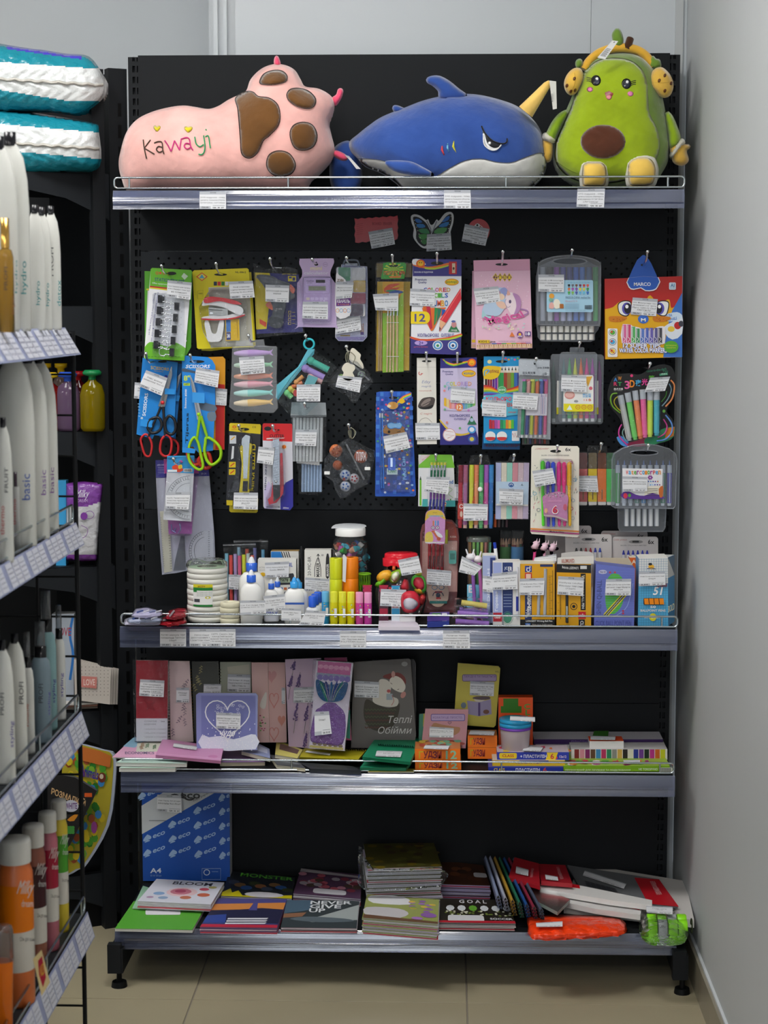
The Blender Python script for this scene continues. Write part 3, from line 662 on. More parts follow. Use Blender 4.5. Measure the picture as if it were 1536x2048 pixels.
# ---------------- row 1, left
view(250,480,3.268)
def clip_card():
 T=Thing('binder_clip_card','green and white blister card of ten black binder clips, top left of the pegboard','stationery pack')
 pl=VP(-.135)
 b=card(T,PLo(pl,-.012),[(128,203),(200,205),(440,210),(432,700),(380,790),(130,730)],'55a02c',name='rear_card');b.A(PLo(pl,-.012),[(148,330),(220,330),(190,620),(136,620)],'d5d5da');b.A(PLo(pl,-.012),[(140,318),(220,318),(220,328),(140,328)],'d8c832')
 c=card(T,pl,[(178,182),(430,196),(438,206),(388,790),(128,775),(124,765),(168,190)],'eeeef2')
 q=pl;c.A(q,[(178,182),(430,196),(438,206),(428,330),(162,300),(168,190)],'69b42e')
 c.A(q,[(162,299),(430,328),(429,338),(161,308)],'b8282e');c.A(q,[(161,308),(429,338),(428,347),(160,317)],'e0cc30')
 c.A(q,smo([(128,700),(160,668),(210,672),(250,690),(290,695),(330,670),(395,705)],4,False)+[(388,790),(128,775)],'6cb82c')
 c.tx(QM(q,[(195,245),(390,262),(388,285),(194,268)]),'STATIONERY SET',(0,0,1,1),'3b5a76',bold=True)
 c.tx(QM(q,[(178,275),(275,285),(274,298),(177,288)]),'Office equipment',(0,0,1,1),'f0f0f0')
 c.tx(QM(q,[(200,200),(290,205),(288,232),(198,227)]),'Q★☆Q',(0,0,1,1),'d2422e',bold=True)
 c.tx(QM(q,[(208,340),(165,660),(180,664),(222,342)]),'Contrail beautiful appliances, durable use',(0,1,1,0),'484890')
 c.tx(QM(q,[(190,345),(150,620),(162,622),(202,347)]),'Ventures office and home living art',(0,1,1,0),'484890')
 for i in range(18):c.A(q,ell(300+rn.random()*100,380+rn.random()*280,6,5,5,rn.random()),'dadade')
 c.A(q,[(385,215),(412,237),(390,260),(368,238)],'cfe2c8');slot(c,q,305,218,60,22)
 for i in range(10):c.line(q,[(150+i*22,760+(i%2)*3),(162+i*22,762)],2.5,'2c4a1c')
 for i in range(5):
  for sd in(0,1):
   x,y=((230-7*i,385+75*i)if not sd else(338-8*i,433+75*i))
   k=T.part('binder_clip');s=1 if sd==0 else-1
   F=[pl(x-15,y-26,.012),pl(x+15,y-24,.012),pl(x+13,y+26,.012),pl(x-17,y+25,.012)];B=[F[0]-[0,-.011,0],F[1]-[0,-.011,0],F[2]-[0,-.011,0],F[3]-[0,-.011,0]]
   if s>0:B[1]=B[1]+[.003,0,0];B[2]=B[2]+[.003,0,0]
   k.hull(F+B,[(0,1,2,3),(0,4,5,1),(1,5,6,2),(2,6,7,3),(3,7,4,0),(7,6,5,4)],'26262a','g')
   for hh in(.007,):
    w=T.part('wire_handle',sub=k);w.tube([pl(a,b,.010)for a,b in smo([(x+s*15,y-20),(x+s*42,y-16),(x+s*50,y-26),(x+s*76,y-22),(x+s*82,y),(x+s*74,y+20),(x+s*50,y+24),(x+s*42,y+14),(x+s*15,y+18)],3,False)],.0011,'f0f0f0','k',5)
 bag(T,pl,rrect(180,345,385,765,18),h=.0145,th=.013,name='blister')
 tag(T,PLo(pl,.016),[(278,262),(436,278),(428,390),(272,370)],('7654 Зажими для паперу','41816 Біндери 19мм 2шт','на планшеті'),'28,50')
 T.done();hook('the binder clip card',215,165,290,222,-.12)
clip_card()
T=Thing('stapler_card','yellow blister card with a red and white stapler, beside the binder clips','stationery pack')
pl=VP(-.11)
card(T,PLo(pl,-.008),[(520,205),(825,210),(855,690),(560,725),(500,722)],'cdbb14',name='rear_card')
c=card(T,pl,rrect(0,0,1,1,.03)and[(452,198),(798,184),(808,192),(850,690),(842,700),(482,713),(470,705),(440,210)],'e2d21a')
c.A(pl,[(545,310),(812,300),(838,690),(560,705)],'b9b6a6');c.tx(pl,'NL-306-2',(722,204,790,217),'4c4420',bold=True)
c.A(pl,[(503,212),(540,240),(503,268),(465,240)],'d83a28');c.A(pl,[(503,218),(531,240),(503,262),(474,240)],'e8dc50');c.A(pl,[(503,224),(520,250),(484,250)],'58a8cc')
slot(c,pl,625,226,85,16)
for i,f in enumerate(('28384a','d03030','2c7a3c','e8e8e8','b83030','f0f0f0','282c60')):c.A(pl,rect(580+i*25,272,601+i*25,298),f)
c.line(pl,[(548,312),(700,305)],3,'e8e4d4');c.line(pl,[(475,335),(475,385),(510,385),(510,328),(475,335)],2,'a89a20');c.tx(pl,'WARM',(480,345,506,355),'6a6020')
s_=T.part('stapler')
for h0,pts,col in((.024,[(503,420),(510,398),(530,388),(600,395),(700,415),(762,440),(772,470),(750,490),(700,470),(640,440),(560,425),(510,430)],'e9e7e4'),(.027,[(515,405),(520,380),(560,370),(640,378),(720,395),(762,420),(700,418),(620,400),(540,412)],'cf2a30'),(.020,[(505,505),(560,495),(640,497),(720,480),(775,480),(772,495),(700,515),(600,522),(520,520)],'e5e3e0'),(.021,[(506,512),(600,516),(700,508),(776,488),(775,497),(700,517),(600,525),(512,522)],'cf2a30')):
 s_.sl(pl,smo(pts,4),.015,col,'g',h=h0)
s_.sl(pl,[(545,440),(672,452),(672,495),(548,495)],.008,'9a9890','k',h=.018);s_.sl(pl,[(550,452),(640,458),(640,462),(550,458)],.001,'55554f','k',h=.0195);s_.A(pl,ell(565,478,12,6),'c8c8c4','k',h=.0195)
r_=T.part('staple_remover');r_.sl(pl,smo([(520,535),(545,530),(565,600),(585,612),(600,600),(618,530),(645,525),(642,590),(625,655),(585,665),(545,660),(528,600)],4),.012,'f0eeea','g',h=.016)
x_=T.part('staple_box');x_.box(PLo(pl,.014),[(655,515),(745,515),(750,655),(658,660)],.012,'e2b820','f0f0f0','f0f0f0');z=PLo(pl,.014);x_.A(z,[(660,520),(690,520),(692,600),(662,602)],'4a80c4');x_.A(z,[(662,604),(690,603),(692,652),(664,654)],'2c3c80');x_.tx(z,'24/6',(667,612,686,640),'ffffff',bold=True);x_.line(z,[(732,525),(737,640)],3,'a87810')
bag(T,pl,[(482,440),(540,345),(560,320),(760,320),(800,440),(790,690),(560,695),(510,600)],h=.030,th=.028,name='blister')
tag(T,PLo(pl,.031),[(678,272),(835,266),(848,375),(688,385)],('7668 степлер','з антистеплер+скоби','в блістер NL-306-2 №24/6'),'62,50')
T.done();hook('the yellow stapler card',582,150,640,222,-.11)
T=Thing('glue_gun_pack','black glue gun on a yellow and navy card inside a clear bag','tool pack')
pl=VP(-.10)
c=card(T,pl,[(850,212),(1140,225),(1162,600),(862,613)],'2b2a72');c.A(pl,[(850,212),(945,216),(965,300),(950,350),(925,580),(862,585)],'dfc918');c.A(pl,[(880,515),(925,540),(920,570),(880,545)],'e04a28')
for i in range(4):c.line(pl,[(1068,465+24*i),(1084,465+24*i),(1084,480+24*i),(1068,480+24*i),(1068,465+24*i)],2.5,'d8c020');c.line(pl,[(1092,473+24*i),(1112,473+24*i)],3,'b0a030')
c.A(pl,rect(1065,235,1118,270),'d8c422');c.A(pl,rect(1072,240,1090,252),'2b2a72');c.A(pl,rect(1095,245,1112,266),'2b2a72');c.tx(pl,'HOT MELT GUN',(1030,218,1120,228),'d8c422')
g=T.part('glue_gun',label='black glue gun');G=[(860,232),(900,226),(960,235),(1010,262),(1080,285),(1100,330),(1110,375),(1070,392),(1050,380),(1050,440),(1035,500),(1030,560),(990,578),(945,560),(932,520),(960,490),(965,440),(950,400),(930,350),(905,300),(870,255)]
g.sl(pl,smo(G,4),.016,'202024','g',h=.020);g.sl(pl,smo([(880,240),(950,245),(1040,290),(1080,320),(1040,350),(960,300),(905,270)],3),.004,'34343a','g',h=.022)
t_=T.part('trigger',sub=g);t_.sl(pl,smo([(920,425),(935,405),(965,400),(985,430),(975,460),(945,450)],3),.010,'c8552c','g',h=.018);t_=T.part('side_switch',sub=g);t_.sl(pl,smo([(1080,290),(1110,320),(1100,350),(1078,330)],3),.004,'c04a22','g',h=.0225)
n_=T.part('nozzle',sub=g);rod(n_,pl,860,240,895,262,16,'c8c8cc','k',h=.012)
bag(T,pl,[(838,150),(870,165),(920,190),(1060,175),(1125,190),(1150,300),(1175,605),(1130,612),(860,640),(850,400)],h=.024,th=.026)
hk=T.part('hanger_loop');hk.tube([pl(965,182,.01),pl(1025,180,.01)],.0016,'d5d8da','k',6)
tag(T,PLo(pl,.026),[(918,292),(1074,297),(1070,408),(917,402)],('МТ5100 клей пістолет','малий'),'52,50')
T.done();hook('the bagged glue gun',962,118,985,180,-.10)
T=Thing('calculator_card','lilac card with a small lilac pocket calculator','calculator pack')
pl=VP(-.11);LV='cdb4dd'
c=card(T,pl,smo([(1142,127),(1160,122),(1345,120),(1363,126),(1366,150),(1346,195),(1343,235),(1372,280),(1380,310),(1383,560),(1376,572),(1135,568),(1127,560),(1124,310),(1130,275),(1155,240),(1157,195),(1140,160)],2),LV)
c.tx(pl,'mini',(1212,172,1288,197),'e6d9a8',bold=True);c.tx(pl,'calculator',(1170,205,1330,226),'ddd6e8',bold=True)
c.line(pl,ell(1310,160,14,14,16),2,'a084b8',closed=True);c.line(pl,[(1300,160),(1320,160)],3,'a084b8');c.A(pl,ell(1250,160,13,8),'0c0c10');c.A(pl,ell(1250,150,6,8),'0c0c10')
c.line(pl,[(1130,300),(1142,300),(1144,540),(1380,545)],2,'e0d2ea');c.line(pl,[(1370,300),(1378,540)],3,'dccbe6');c.tx(pl,'Ousihan',(1210,532,1290,550),'e4d8ee')
k=T.part('calculator');k.sl(pl,rrect(1170,246,1342,530,14),.007,'c3a6d6','g',h=.0075);z=PLo(pl,.0075)
k.line(z,rrect(1176,254,1336,352,12),3,'a98cc0',closed=True);k.line(z,rrect(1176,366,1336,524,12),3,'b094c6',closed=True)
k.tx(z,'Ousihan',(1183,262,1235,272),'5c4c70',bold=True);k.tx(z,'DT-888',(1192,276,1225,284),'6c5c80');k.A(z,rect(1247,260,1308,280),'2a1f28');k.A(z,rect(1200,302,1312,330),'8c9078');k.line(z,rect(1197,299,1315,333),2,'8a70a0',closed=True)
for i in range(5):
 b_=T.part('key',sub=k);b_.sl(z,rrect(1184+29*i,376,1207+29*i,393,5,3),.002,'d4bce2' if i else 'd8c8b8','g',h=.0015)
for j in range(5):
 for i in range(4):b_=T.part('key',sub=k);b_.sl(z,rrect(1184+38*i,402+24*j,1212+38*i,419+24*j,5,3),.002,'d4bce2','g',h=.0015)
bag(T,pl,rrect(1160,238,1352,545,14),h=.012,th=.011,name='blister')
tag(T,PLo(pl,.0125),[(1162,403),(1327,403),(1326,518),(1158,512)],('QT-999 Калькулятор','кишеньковий на планшеті','Karuida (0чення)'),'46,50')
T.done();hook('the lilac calculator card',1243,122,1250,155,-.11)
# ---------------- row 1, middle
view(640,420,3.491)
def wcase(T,pl,dy,dx,front):
 c=T.part('paint_case');o=[(110,408),(120,395),(290,398),(315,412),(322,440),(318,640),(302,735),(290,748),(120,745),(110,735)]if front else[(112,738),(120,728),(322,728),(332,745),(328,890),(300,918),(130,915),(108,890)]
 c.sl(pl,o,.010,'dfe2ea','t');return c
T=Thing('watercolour_set','clear-lidded watercolour paint case with hanging handle, green, yellow and red paints visible','paint set',None)
pl=VP(-.115)
pk=T.part('paint_tray');pk.sl(PLo(pl,-.003),rrect(115,400,315,742,12),.006,'f0eeea','s')
for(a,b,c_,d),col in(((128,400,212,494),'3d9a56'),((222,408,318,488),'f0eadc'),((232,492,318,574),'e8c030'),((214,580,318,655),'b02838'),((208,660,300,742),'4a2430')):
 x=T.part('paint_pan',sub=pk);x.sl(PLo(pl,-.003),rrect(a,b,c_,d,6,2),.002,col,'g',h=.002)
w=T.part('lid');w.sl(pl,[(110,408),(120,395),(290,398),(315,412),(324,440),(320,640),(302,735),(290,748),(120,745),(110,735)],.002,'eef0f6','c',h=.004)
hd=T.part('handle');hd.tube([pl(*q,.002)for q in smo([(160,395),(168,362),(185,350),(250,350),(268,365),(276,398)],3,False)],.0022,'c8d2e2','t',8);hd.sl(pl,rect(175,372,262,388),.002,'d4dae6','t')
lb=T.part('paper_label');lb.sl(pl,smo([(112,455),(135,455),(170,480),(185,510),(200,600),(214,640),(208,735),(113,738)],3),.0004,'f0eef2',h=.0046);z=PLo(pl,.0047)
lb.tx(z,'ZiBi',(118,482,165,500),'6a4a1c',bold=True);lb.A(z,[(113,615),(212,610),(214,668),(113,672)],'6b2c86');lb.tx(z,'КВАРЕЛЬ',(118,625,208,648),'f2f0f4',bold=True);lb.tx(z,'R COLOR',(125,654,205,664),'e8a050')
for i,c_ in enumerate(('e8a040','60a0d0','e08030','80b0e0')):lb.line(z,ell(122+26*i,702,11,13,12),3,c_,closed=True)
tag(T,PLo(pl,.007),[(112,500),(236,506),(222,612),(112,624)],('Фарба 206 Савка','200 Zibi без мальов'),'')
T.done();hook('the watercolour paint cases',192,328,205,372,-.115)
T=Thing('watercolour_set','second watercolour case behind and below the first, lilac lower edge with crooked price label','paint set',None)
pl=VP(-.098)
c=T.part('paint_case');c.sl(pl,[(150,380),(330,395),(334,560),(330,885),(300,918),(130,915),(106,890),(108,700)],.010,'d9d6e6','s');c.A(pl,[(115,745),(326,740),(326,868),(118,880)],'e6e2e6');c.A(pl,[(112,888),(324,884),(300,910),(132,908)],'a898c8')
c.tx(pl,'● ● ■',(282,790,305,870),'d08a40');c.A(pl,rect(283,852,306,872),'6b4a90');c.A(pl,rect(142,873,210,881),'d8b040');c.tx(pl,'KIDS line',(146,874,195,880),'50401c')
w=T.part('lid');w.sl(pl,[(152,382),(330,397),(334,560),(330,885),(300,918),(130,915),(108,890)],.002,'eef0f6','c',h=.004)
tag(T,PLo(pl,.006),[(108,760),(280,720),(288,838),(108,868)],('205т Фарба 206 Савка','Укол Шкільна мал','мальовки 12шт'),'41,50')
T.done()
T=Thing('brush_set','slim clear bag of wooden paint brushes on a yellow and green card','brush pack')
pl=VP(-.115)
r=card(T,PLo(pl,-.01),[(400,500),(630,500),(622,1120),(392,1125)],'c8a41c',name='rear_card');r.A(PLo(pl,-.01),rect(395,372,640,470),'7c6a2c')
c=card(T,pl,[(437,500),(585,500),(583,1128),(437,1135)],'8fc02c');c.A(pl,[(437,500),(585,500),(584,720),(437,720)],'e3a81c')
c.A(pl,[(500,720),(583,560),(584,830),(545,1128),(500,1135)],'a4ce3a')
for q,f in((smo([(445,560),(480,520),(560,515),(500,545),(560,540),(480,580)],3),'e05a30'),(smo([(455,565),(520,555),(575,580),(500,575)],3),'3c8a50'),(smo([(480,575),(540,560),(582,575),(520,590)],3),'2a50a0')):c.A(pl,q,f)
hdr=card(T,PLo(pl,.004),smo([(440,372),(470,365),(540,368),(590,366),(602,380),(600,420),(588,480),(430,482),(425,470),(440,420)],1),'3fae34',name='header_card',th=.0006);z=PLo(pl,.004)
for k in range(12):
 a=2*math.pi*k/12;hdr.A(z,[(515,415),(515+70*math.cos(a),415+45*math.sin(a)),(515+70*math.cos(a+.25),415+45*math.sin(a+.25))],'cfe23a')
hdr.tx(z,'ПЕНЗЛІ №9',(445,425,592,455),'d8321c',bold=True);hdr.A(z,[(480,462),(570,458),(560,474),(490,474)],'e88a28');slot(hdr,z,515,390,70,14)
for i,x in enumerate((474,494,515,540)):
 b=T.part('brush');rod(b,pl,x-1,800,x-6+i,1130,16,'d9b98a','s',.006,w1=12);rod(b,pl,x-2,735,x-1,800,13,'d9b98a','s',.006);rod(b,pl,x+2,690,x,738,10,'e6e6e8','k',.006,w1=13);rod(b,pl,x+4,640,x+2,692,4,'8c5c30','s',.006,w1=9)
for x in(415,430):b=T.part('brush');rod(b,PLo(pl,-.008),x,700,x-5,1120,13,'c0a070','s',.003)
e=T.part('elastic');
for y in(785,1022):e.tube([pl(466,y,.010),pl(551,y+1,.010)],.0006,'f2f2f2','g',4)
bag(T,pl,[(388,366),(440,360),(602,362),(640,368),(636,1132),(388,1130)],h=.013,th=.012)
tag(T,PLo(pl,.014),[(368,588),(548,578),(546,705),(388,700)],('7823 набір пензликів 5шт','Пород-біла №3-4'),'28,00')
T.done();hook('the bag of paint brushes',490,312,515,385,-.115)
def pencil_tip_fan(mb,pl,x0,x1,y0,y1,cols,up=False,tipc='e3c79c'):
 n=len(cols);w=(x1-x0)/n
 for i,c in enumerate(cols):mb.A(pl,rect(x0+w*i+.6,y0,x0+w*(i+1)-.6,y1),c)
T=Thing('jumbo_pencil_box','white and navy box of 12 jumbo coloured pencils with a big red pencil printed','pencil box')
pl=VP(-.15);NV='2c2a7c'
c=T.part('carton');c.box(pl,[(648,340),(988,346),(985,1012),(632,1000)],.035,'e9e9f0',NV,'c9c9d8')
c.A(pl,[(648,340),(988,346),(988,462),(648,462)],'3a3684');c.A(pl,smo([(648,385),(690,400),(760,410),(830,400),(895,385),(895,368),(820,388),(750,396),(690,380),(648,362)],2),'e8772c');c.A(pl,smo([(648,345),(700,345),(740,380),(700,385),(648,380)],2),'f0f0f4')
c.A(pl,smo([(735,400),(800,404),(892,385),(892,394),(800,416),(735,412)],2),'b8cc3a');c.A(pl,ell(702,375,31,29),'e8641c');c.A(pl,ell(702,373,21,19),'f0b820');c.A(pl,ell(695,368,4,4,8),'3c2c1c');c.A(pl,ell(709,368,4,4,8),'3c2c1c')
c.tx(pl,'ПЕНАЛКА В ПОДАРУНОК',(658,428,790,442),'d8d8ec',bold=True);c.A(pl,rect(900,360,955,448),'c0242c');c.A(pl,rect(922,372,944,440),'d8c6a8');c.A(pl,ell(933,408,7,10),'5c3c2c');slot(c,pl,818,372,90,26)
c.tx(pl,'Premium',(664,478,745,494),'50508c',bold=True);c.tx(pl,'Quality',(684,498,745,516),'50508c',bold=True);c.A(pl,ell(920,503,49,24),'f0c41c');c.line(pl,ell(920,503,45,20),3,'c8381c',closed=True);c.tx(pl,'колорі',(882,491,958,516),'3c7a2c',bold=True)
for t,b,cs in(('COLORED',(722,542,912,572),('2a50b0','d83a28','7ac038','d04aa0','e88c20','c83a5c','d09a40')),('PENCILS',(722,580,895,612),('d04a28','5a9a38','20508c','7ac038','5ab040','2a9a78','2858b8')),('JUMBO',(768,630,895,672),('f07c20','2060b0','e8541c','f0b028','2878c0'))):
 n=len(t);w=(b[2]-b[0])/n
 for i,ch in enumerate(t):c.tx(pl,ch,(b[0]+w*i+1,b[1],b[0]+w*(i+1)-1,b[3]),cs[i],bold=True)
c.A(pl,[(712,685),(880,680),(830,760),(790,840),(775,845),(745,790)],'e06a28')
for q,f in(([(718,672),(742,672),(755,800),(735,760)],'d8641c'),([(742,672),(770,675),(785,825),(770,835),(758,800)],'c02440'),([(800,680),(822,685),(808,790),(795,810)],'2c8a4c'),([(822,685),(850,690),(838,740),(812,790)],'247a5c'),([(852,690),(878,700),(866,722),(848,740)],'2858b0')):c.A(pl,q,f)
c.A(pl,[(982,545),(987,620),(880,790),(835,850),(832,838),(838,765)],'d83040');c.A(pl,[(838,765),(880,790),(832,848)],'e8b48c');c.A(pl,[(833,812),(845,828),(831,848)],'5c3040');c.line(pl,[(982,560),(850,768)],6,'f06a6a')
c.A(pl,rrect(634,708,768,795,38,6),'f0d41c');c.A(pl,[(634,709),(690,709),(690,794),(634,794)],'f0d41c');c.tx(pl,'12',(660,724,736,780),'54508c',bold=True,res=4)
c.tx(pl,'КОЛЬОРОВІ  ОЛІВЦІ',(682,862,936,890),'5a569c',bold=True);c.A(pl,[(894,850),(930,780),(975,850)],'2e7a4c');c.A(pl,ell(935,800,18,22),'c88a8c');c.tx(pl,'ЛУНІК',(915,835,958,846),'e8f0e8',bold=True);c.A(pl,ell(932,778,15,8),'5a68a8')
c.A(pl,smo([(633,885),(700,905),(800,905),(900,895),(984,870)],4,False)+[(985,1012),(632,1000)],'3a3480');c.A(pl,smo([(633,882),(700,900),(800,898),(900,886),(984,862),(984,880),(900,902),(800,912),(700,914),(633,896)],2),'d8562c');c.A(pl,smo([(800,905),(900,896),(984,872),(984,884),(900,908)],2),'b4cc30')
c.A(pl,ell(705,928,45,17),'b49ad8');c.tx(pl,'2+',(690,916,722,940),'40348c',bold=True);c.tx(pl,'дитяча безпека',(655,950,752,962),'d05a6c');
for x,f in((822,'58a8dc'),(928,'4a9ae0')):c.line(pl,ell(x,945,33,31),5,'e8f0f8',closed=True);c.A(pl,ell(x,945,27,25),f);c.A(pl,ell(x,945,18,17),'e8ecf0');c.A(pl,ell(x,947,10,10),'3c8a5c' if x<900 else '30406c')
tag(T,PLo(pl,.001),[(630,548),(804,558),(800,672),(626,668)],('7813 Олівці кольорові','Гіант 12 кольорів Jumbo з','точилкою'),'72,00')
T.done();hook('the jumbo pencil box',808,298,818,372,-.15)
T=Thing('unicorn_pencil_box','pink box of coloured pencils with a unicorn and pink cursive lettering','pencil box',None)
pl=VP(-.15)
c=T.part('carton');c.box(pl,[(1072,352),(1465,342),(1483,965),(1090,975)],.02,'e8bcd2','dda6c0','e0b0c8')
c.A(pl,[(1072,352),(1465,342),(1467,420),(1074,428)],'dba0bc');c.line(pl,[(1074,428),(1467,420)],2,'c48aa6');slot(c,pl,1268,380,88,18)
for i,ch in enumerate('ZiBi'):x=1222+32*i;c.A(pl,[(x+4,440),(x+24,470),(x+4,500),(x-18,470)],'e2c41c');c.A(pl,[(x+4,447),(x+19,470),(x+4,493),(x-13,470)],'6a2c6c');c.tx(pl,ch,(x-5,458,x+13,482),'f0d020',bold=True)
for i in range(40):c.A(pl,ell(1090+rn.random()*370,440+rn.random()*330,3.5,3.5,5),'f7e4ee')
c.A(pl,smo([(1150,650),(1165,610),(1200,600),(1240,620),(1262,580),(1240,550),(1265,540),(1300,560),(1290,600),(1300,650),(1280,700),(1240,740),(1180,735),(1130,720)],3),'b8cce4')
c.A(pl,smo([(1255,560),(1285,540),(1310,560),(1305,600),(1280,590)],3),'9aa0d4');c.A(pl,smo([(1250,590),(1275,585),(1290,610),(1270,630),(1252,615)],3),'f0d0b8');c.A(pl,smo([(1230,640),(1280,640),(1300,680),(1270,690),(1240,670)],3),'ecc4b0')
c.A(pl,smo([(1300,590),(1340,575),(1375,600),(1385,650),(1380,720),(1340,735),(1310,690),(1295,650)],3),'f0dce4');c.A(pl,smo([(1345,580),(1390,600),(1405,660),(1380,720),(1350,740),(1370,680),(1365,630)],3),'b886b8');c.line(pl,smo([(1300,620),(1292,650),(1310,680),(1330,670)],3,False),3,'a08ab0');c.A(pl,ell(1327,640,9,13),'5a4a70');c.A(pl,smo([(1310,560),(1330,590),(1305,595)],2),'e8b0a0')
c.A(pl,smo([(1140,700),(1160,735),(1200,745),(1180,760),(1130,750)],3),'a8d0d8');c.line(pl,smo([(1395,690),(1440,700),(1452,720),(1400,745)],3,False),9,'a878b0')
qm=QM(pl,[(1165,745),(1418,700),(1424,765),(1172,822)])
c.tx(qm,'Magical',(0,0,1,1),'d8589c',bold=True,res=4,shear=-.12);c.line(pl,smo([(1140,775),(1150,745),(1185,760),(1240,750),(1190,800)],4,False),5,'d8589c')
for i in range(26):c.A(pl,ell(1130+rn.random()*320,780+rn.random()*55,9,5,5,rn.random()*3),('c8dcc0','f0e8c0','e8c8d8','c0d8d8')[i%4])
c.A(pl,[(1322,885),(1340,850),(1360,883)],'e07a3c');c.A(pl,ell(1395,872,21,24),'7a3c8c');c.A(pl,ell(1395,868,10,10),'f0c040');c.tx(pl,'WOW',(1378,876,1412,888),'ffffff',bold=True);c.A(pl,rect(1430,848,1472,880),'5c3480');c.tx(pl,'18',(1436,853,1466,875),'ffffff',bold=True)
c.A(pl,rect(1104,908,1186,930),'e8c428');c.tx(pl,'KIDS Line',(1108,912,1225,926),'3c3020',bold=True);c.tx(pl,'кольорові олівці • coloured pencils',(1248,912,1470,922),'8c6080')
for i,f in enumerate(('3060b0','b03080','40a050','e0b020','70b040','e07020','b02030','8050a0')):c.A(pl,rect(1200+34*i,930-i*.5,1234+34*i,937-i*.5),f)
for i in range(24):x=1094+16.2*i;c.A(pl,[(x,940-i*.35),(x+14,940-i*.35),(x+14,968-i*.35),(x,970-i*.35)],'d8b088' if i%2 else 'e8c8a0');c.A(pl,[(x+3,944-i*.35),(x+8,944-i*.35),(x+7,962-i*.35)],'8c5c3c')
tag(T,PLo(pl,.001),[(1070,548),(1244,532),(1260,638),(1094,664)],('5246 Олівці кольорові Zibi','трикутні 18 кольорів','Magical'),'98,00')
T.done();hook('the pink unicorn pencil boxes',1268,286,1268,380,-.15)
T=Thing('unicorn_pencil_box','second pink pencil box, only its left edge showing behind the unicorn box','pencil box',None)
pl=VP(-.125);c=T.part('carton');c.box(pl,[(1064,425),(1440,425),(1450,974),(1056,965)],.02,'e4b4cc','dda6c0','e0b0c8');c.tx(QM(pl,[(1078,820),(1078,900),(1086,900),(1086,820)]),'Line pencils',(0,0,1,1),'806070')
for i in range(6):c.A(pl,rect(1058+10*i,938,1066+10*i,962),'d8b088')
c.A(pl,rect(1060,905,1085,925),'e8c428');T.done()
# ---------------- row 1, right
view(1040,480,4.267)
T=Thing('marker_case','clear carry case of felt markers with a light blue printed label','marker set',None)
pl=VP(-.16)
out=smo([(155,230),(165,195),(200,170),(280,145),(420,130),(560,145),(650,172),(680,195),(688,230),(684,700),(670,722),(640,730),(190,725),(160,712),(150,690)],2)
hole=ell(425,182,145,28,18)
for i,(x,cp,bd)in enumerate(((195,'9aa0a8','b8bcc4'),(258,'30302e','d6d8dc'),(312,'8c3ca0','a04cb0'),(368,'4c4c9c','c8c8e4'),(424,'3c448c','b8c0e0'),(477,'3a68c4','5c88dc'),(530,'3a78cc','6c9ce0'),(590,'3c5c84','c4d0e0'),(645,'3a9050','4cae5c'))):
 pen(T,PLo(pl,-.02),x,232,x,715,44,bd,cap=cp,tip='3c4450',capf=.25,name='marker')
c=T.part('case_lid')
n=len(out);F=[pl(x,y,0)for x,y in out];t=tessellate_polygon([[Vec((x,y,0))for x,y in out],[Vec((x,y,0))for x,y in hole[::-1]]]);allp=out+hole[::-1]
c.add([pl(x,y,0)for x,y in allp],t,'e6e9f0','t');c.add(F+[q+[0,.024,0]for q in F],[(i,(i+1)%n,n+(i+1)%n,n+i)for i in range(n)],'e6e9f0','t')
hn=[pl(x,y,0)for x,y in hole];k=len(hn);c.add(hn+[q+[0,.024,0]for q in hn],[(i,(i+1)%k,k+(i+1)%k,k+i)for i in range(k)],'e6e9f0','t')
c.tube([pl(x,y,0)for x,y in out],.0014,'f2f4f8','t',6,closed=True);c.tube(hn,.0014,'f2f4f8','t',6,closed=True)
lb=T.part('paper_label');lb.sl(pl,rrect(228,342,624,615,14),.0004,'a9d3ea',h=.0012);z=PLo(pl,.0014)
lb.tx(z,'无毒可水洗水彩笔',(400,356,596,370),'7cbcdc')
for j,row in enumerate((('1c1c1c','6c6c7c','7c4c3c','7c2c5c','d83c2c','e85c4c'),('e87c3c','b84cb0','8c50b8','e8d43c','e0e04c','3c9c4c'),('4cae4c','8cc858','4c58b8','6cb8e8','6cc8e8','3c78d0'))):
 for i,f in enumerate(row):lb.A(z,rect(408+32*i,378+31*j,428+32*i,394+31*j),f);lb.A(z,ell(418+32*i,400+31*j,6,5,8),f)
lb.A(z,ell(270,478,22,22),'f0a83c');lb.A(z,smo([(285,540),(300,505),(330,510),(345,545),(335,580),(300,585)],3),'f2ead8');lb.A(z,smo([(250,545),(275,530),(290,560),(285,585),(250,582)],3),'e8b0a8');lb.A(z,rrect(338,545,372,584,6),'b06a30');lb.A(z,ell(264,510,18,14),'80b8a0')
for i in range(7):lb.line(z,[(385,545+7*i),(505,545+7*i)],2,'7c9cb4')
lb.tx(z,'12Boxes△○○ 3+',(385,514,490,528),'c06c80');lb.tx(z,'MADE IN CHINA  medium fine',(390,480,600,500),'58708c')
for i in range(14):lb.A(z,rect(552+4.6*i,556,554+4.6*i+(i%3),590),'384450')
lb.tx(z,'NON TOXIC NON SPILLING CAPS',(388,596,560,603),'58708c')
tag(T,PLo(pl,.003),[(157,295),(376,295),(375,445),(157,440)],('115518А-18 Фломастери','пласт тревджек 18','кольорів'),'115,00')
T.done();hook('the two carry cases of felt markers',433,80,425,150,-.16)
T=Thing('marker_case','second clear marker case hanging behind, two rows of white marker ends below','marker set',None)
pl=VP(-.13);c=T.part('case_lid');c.sl(PLo(pl,0),smo([(135,320),(150,230),(300,160),(540,160),(690,240),(680,640),(672,760),(640,800),(640,855),(600,870),(180,865),(150,830),(148,780),(135,700)],1),.02,'d8dce4','t')
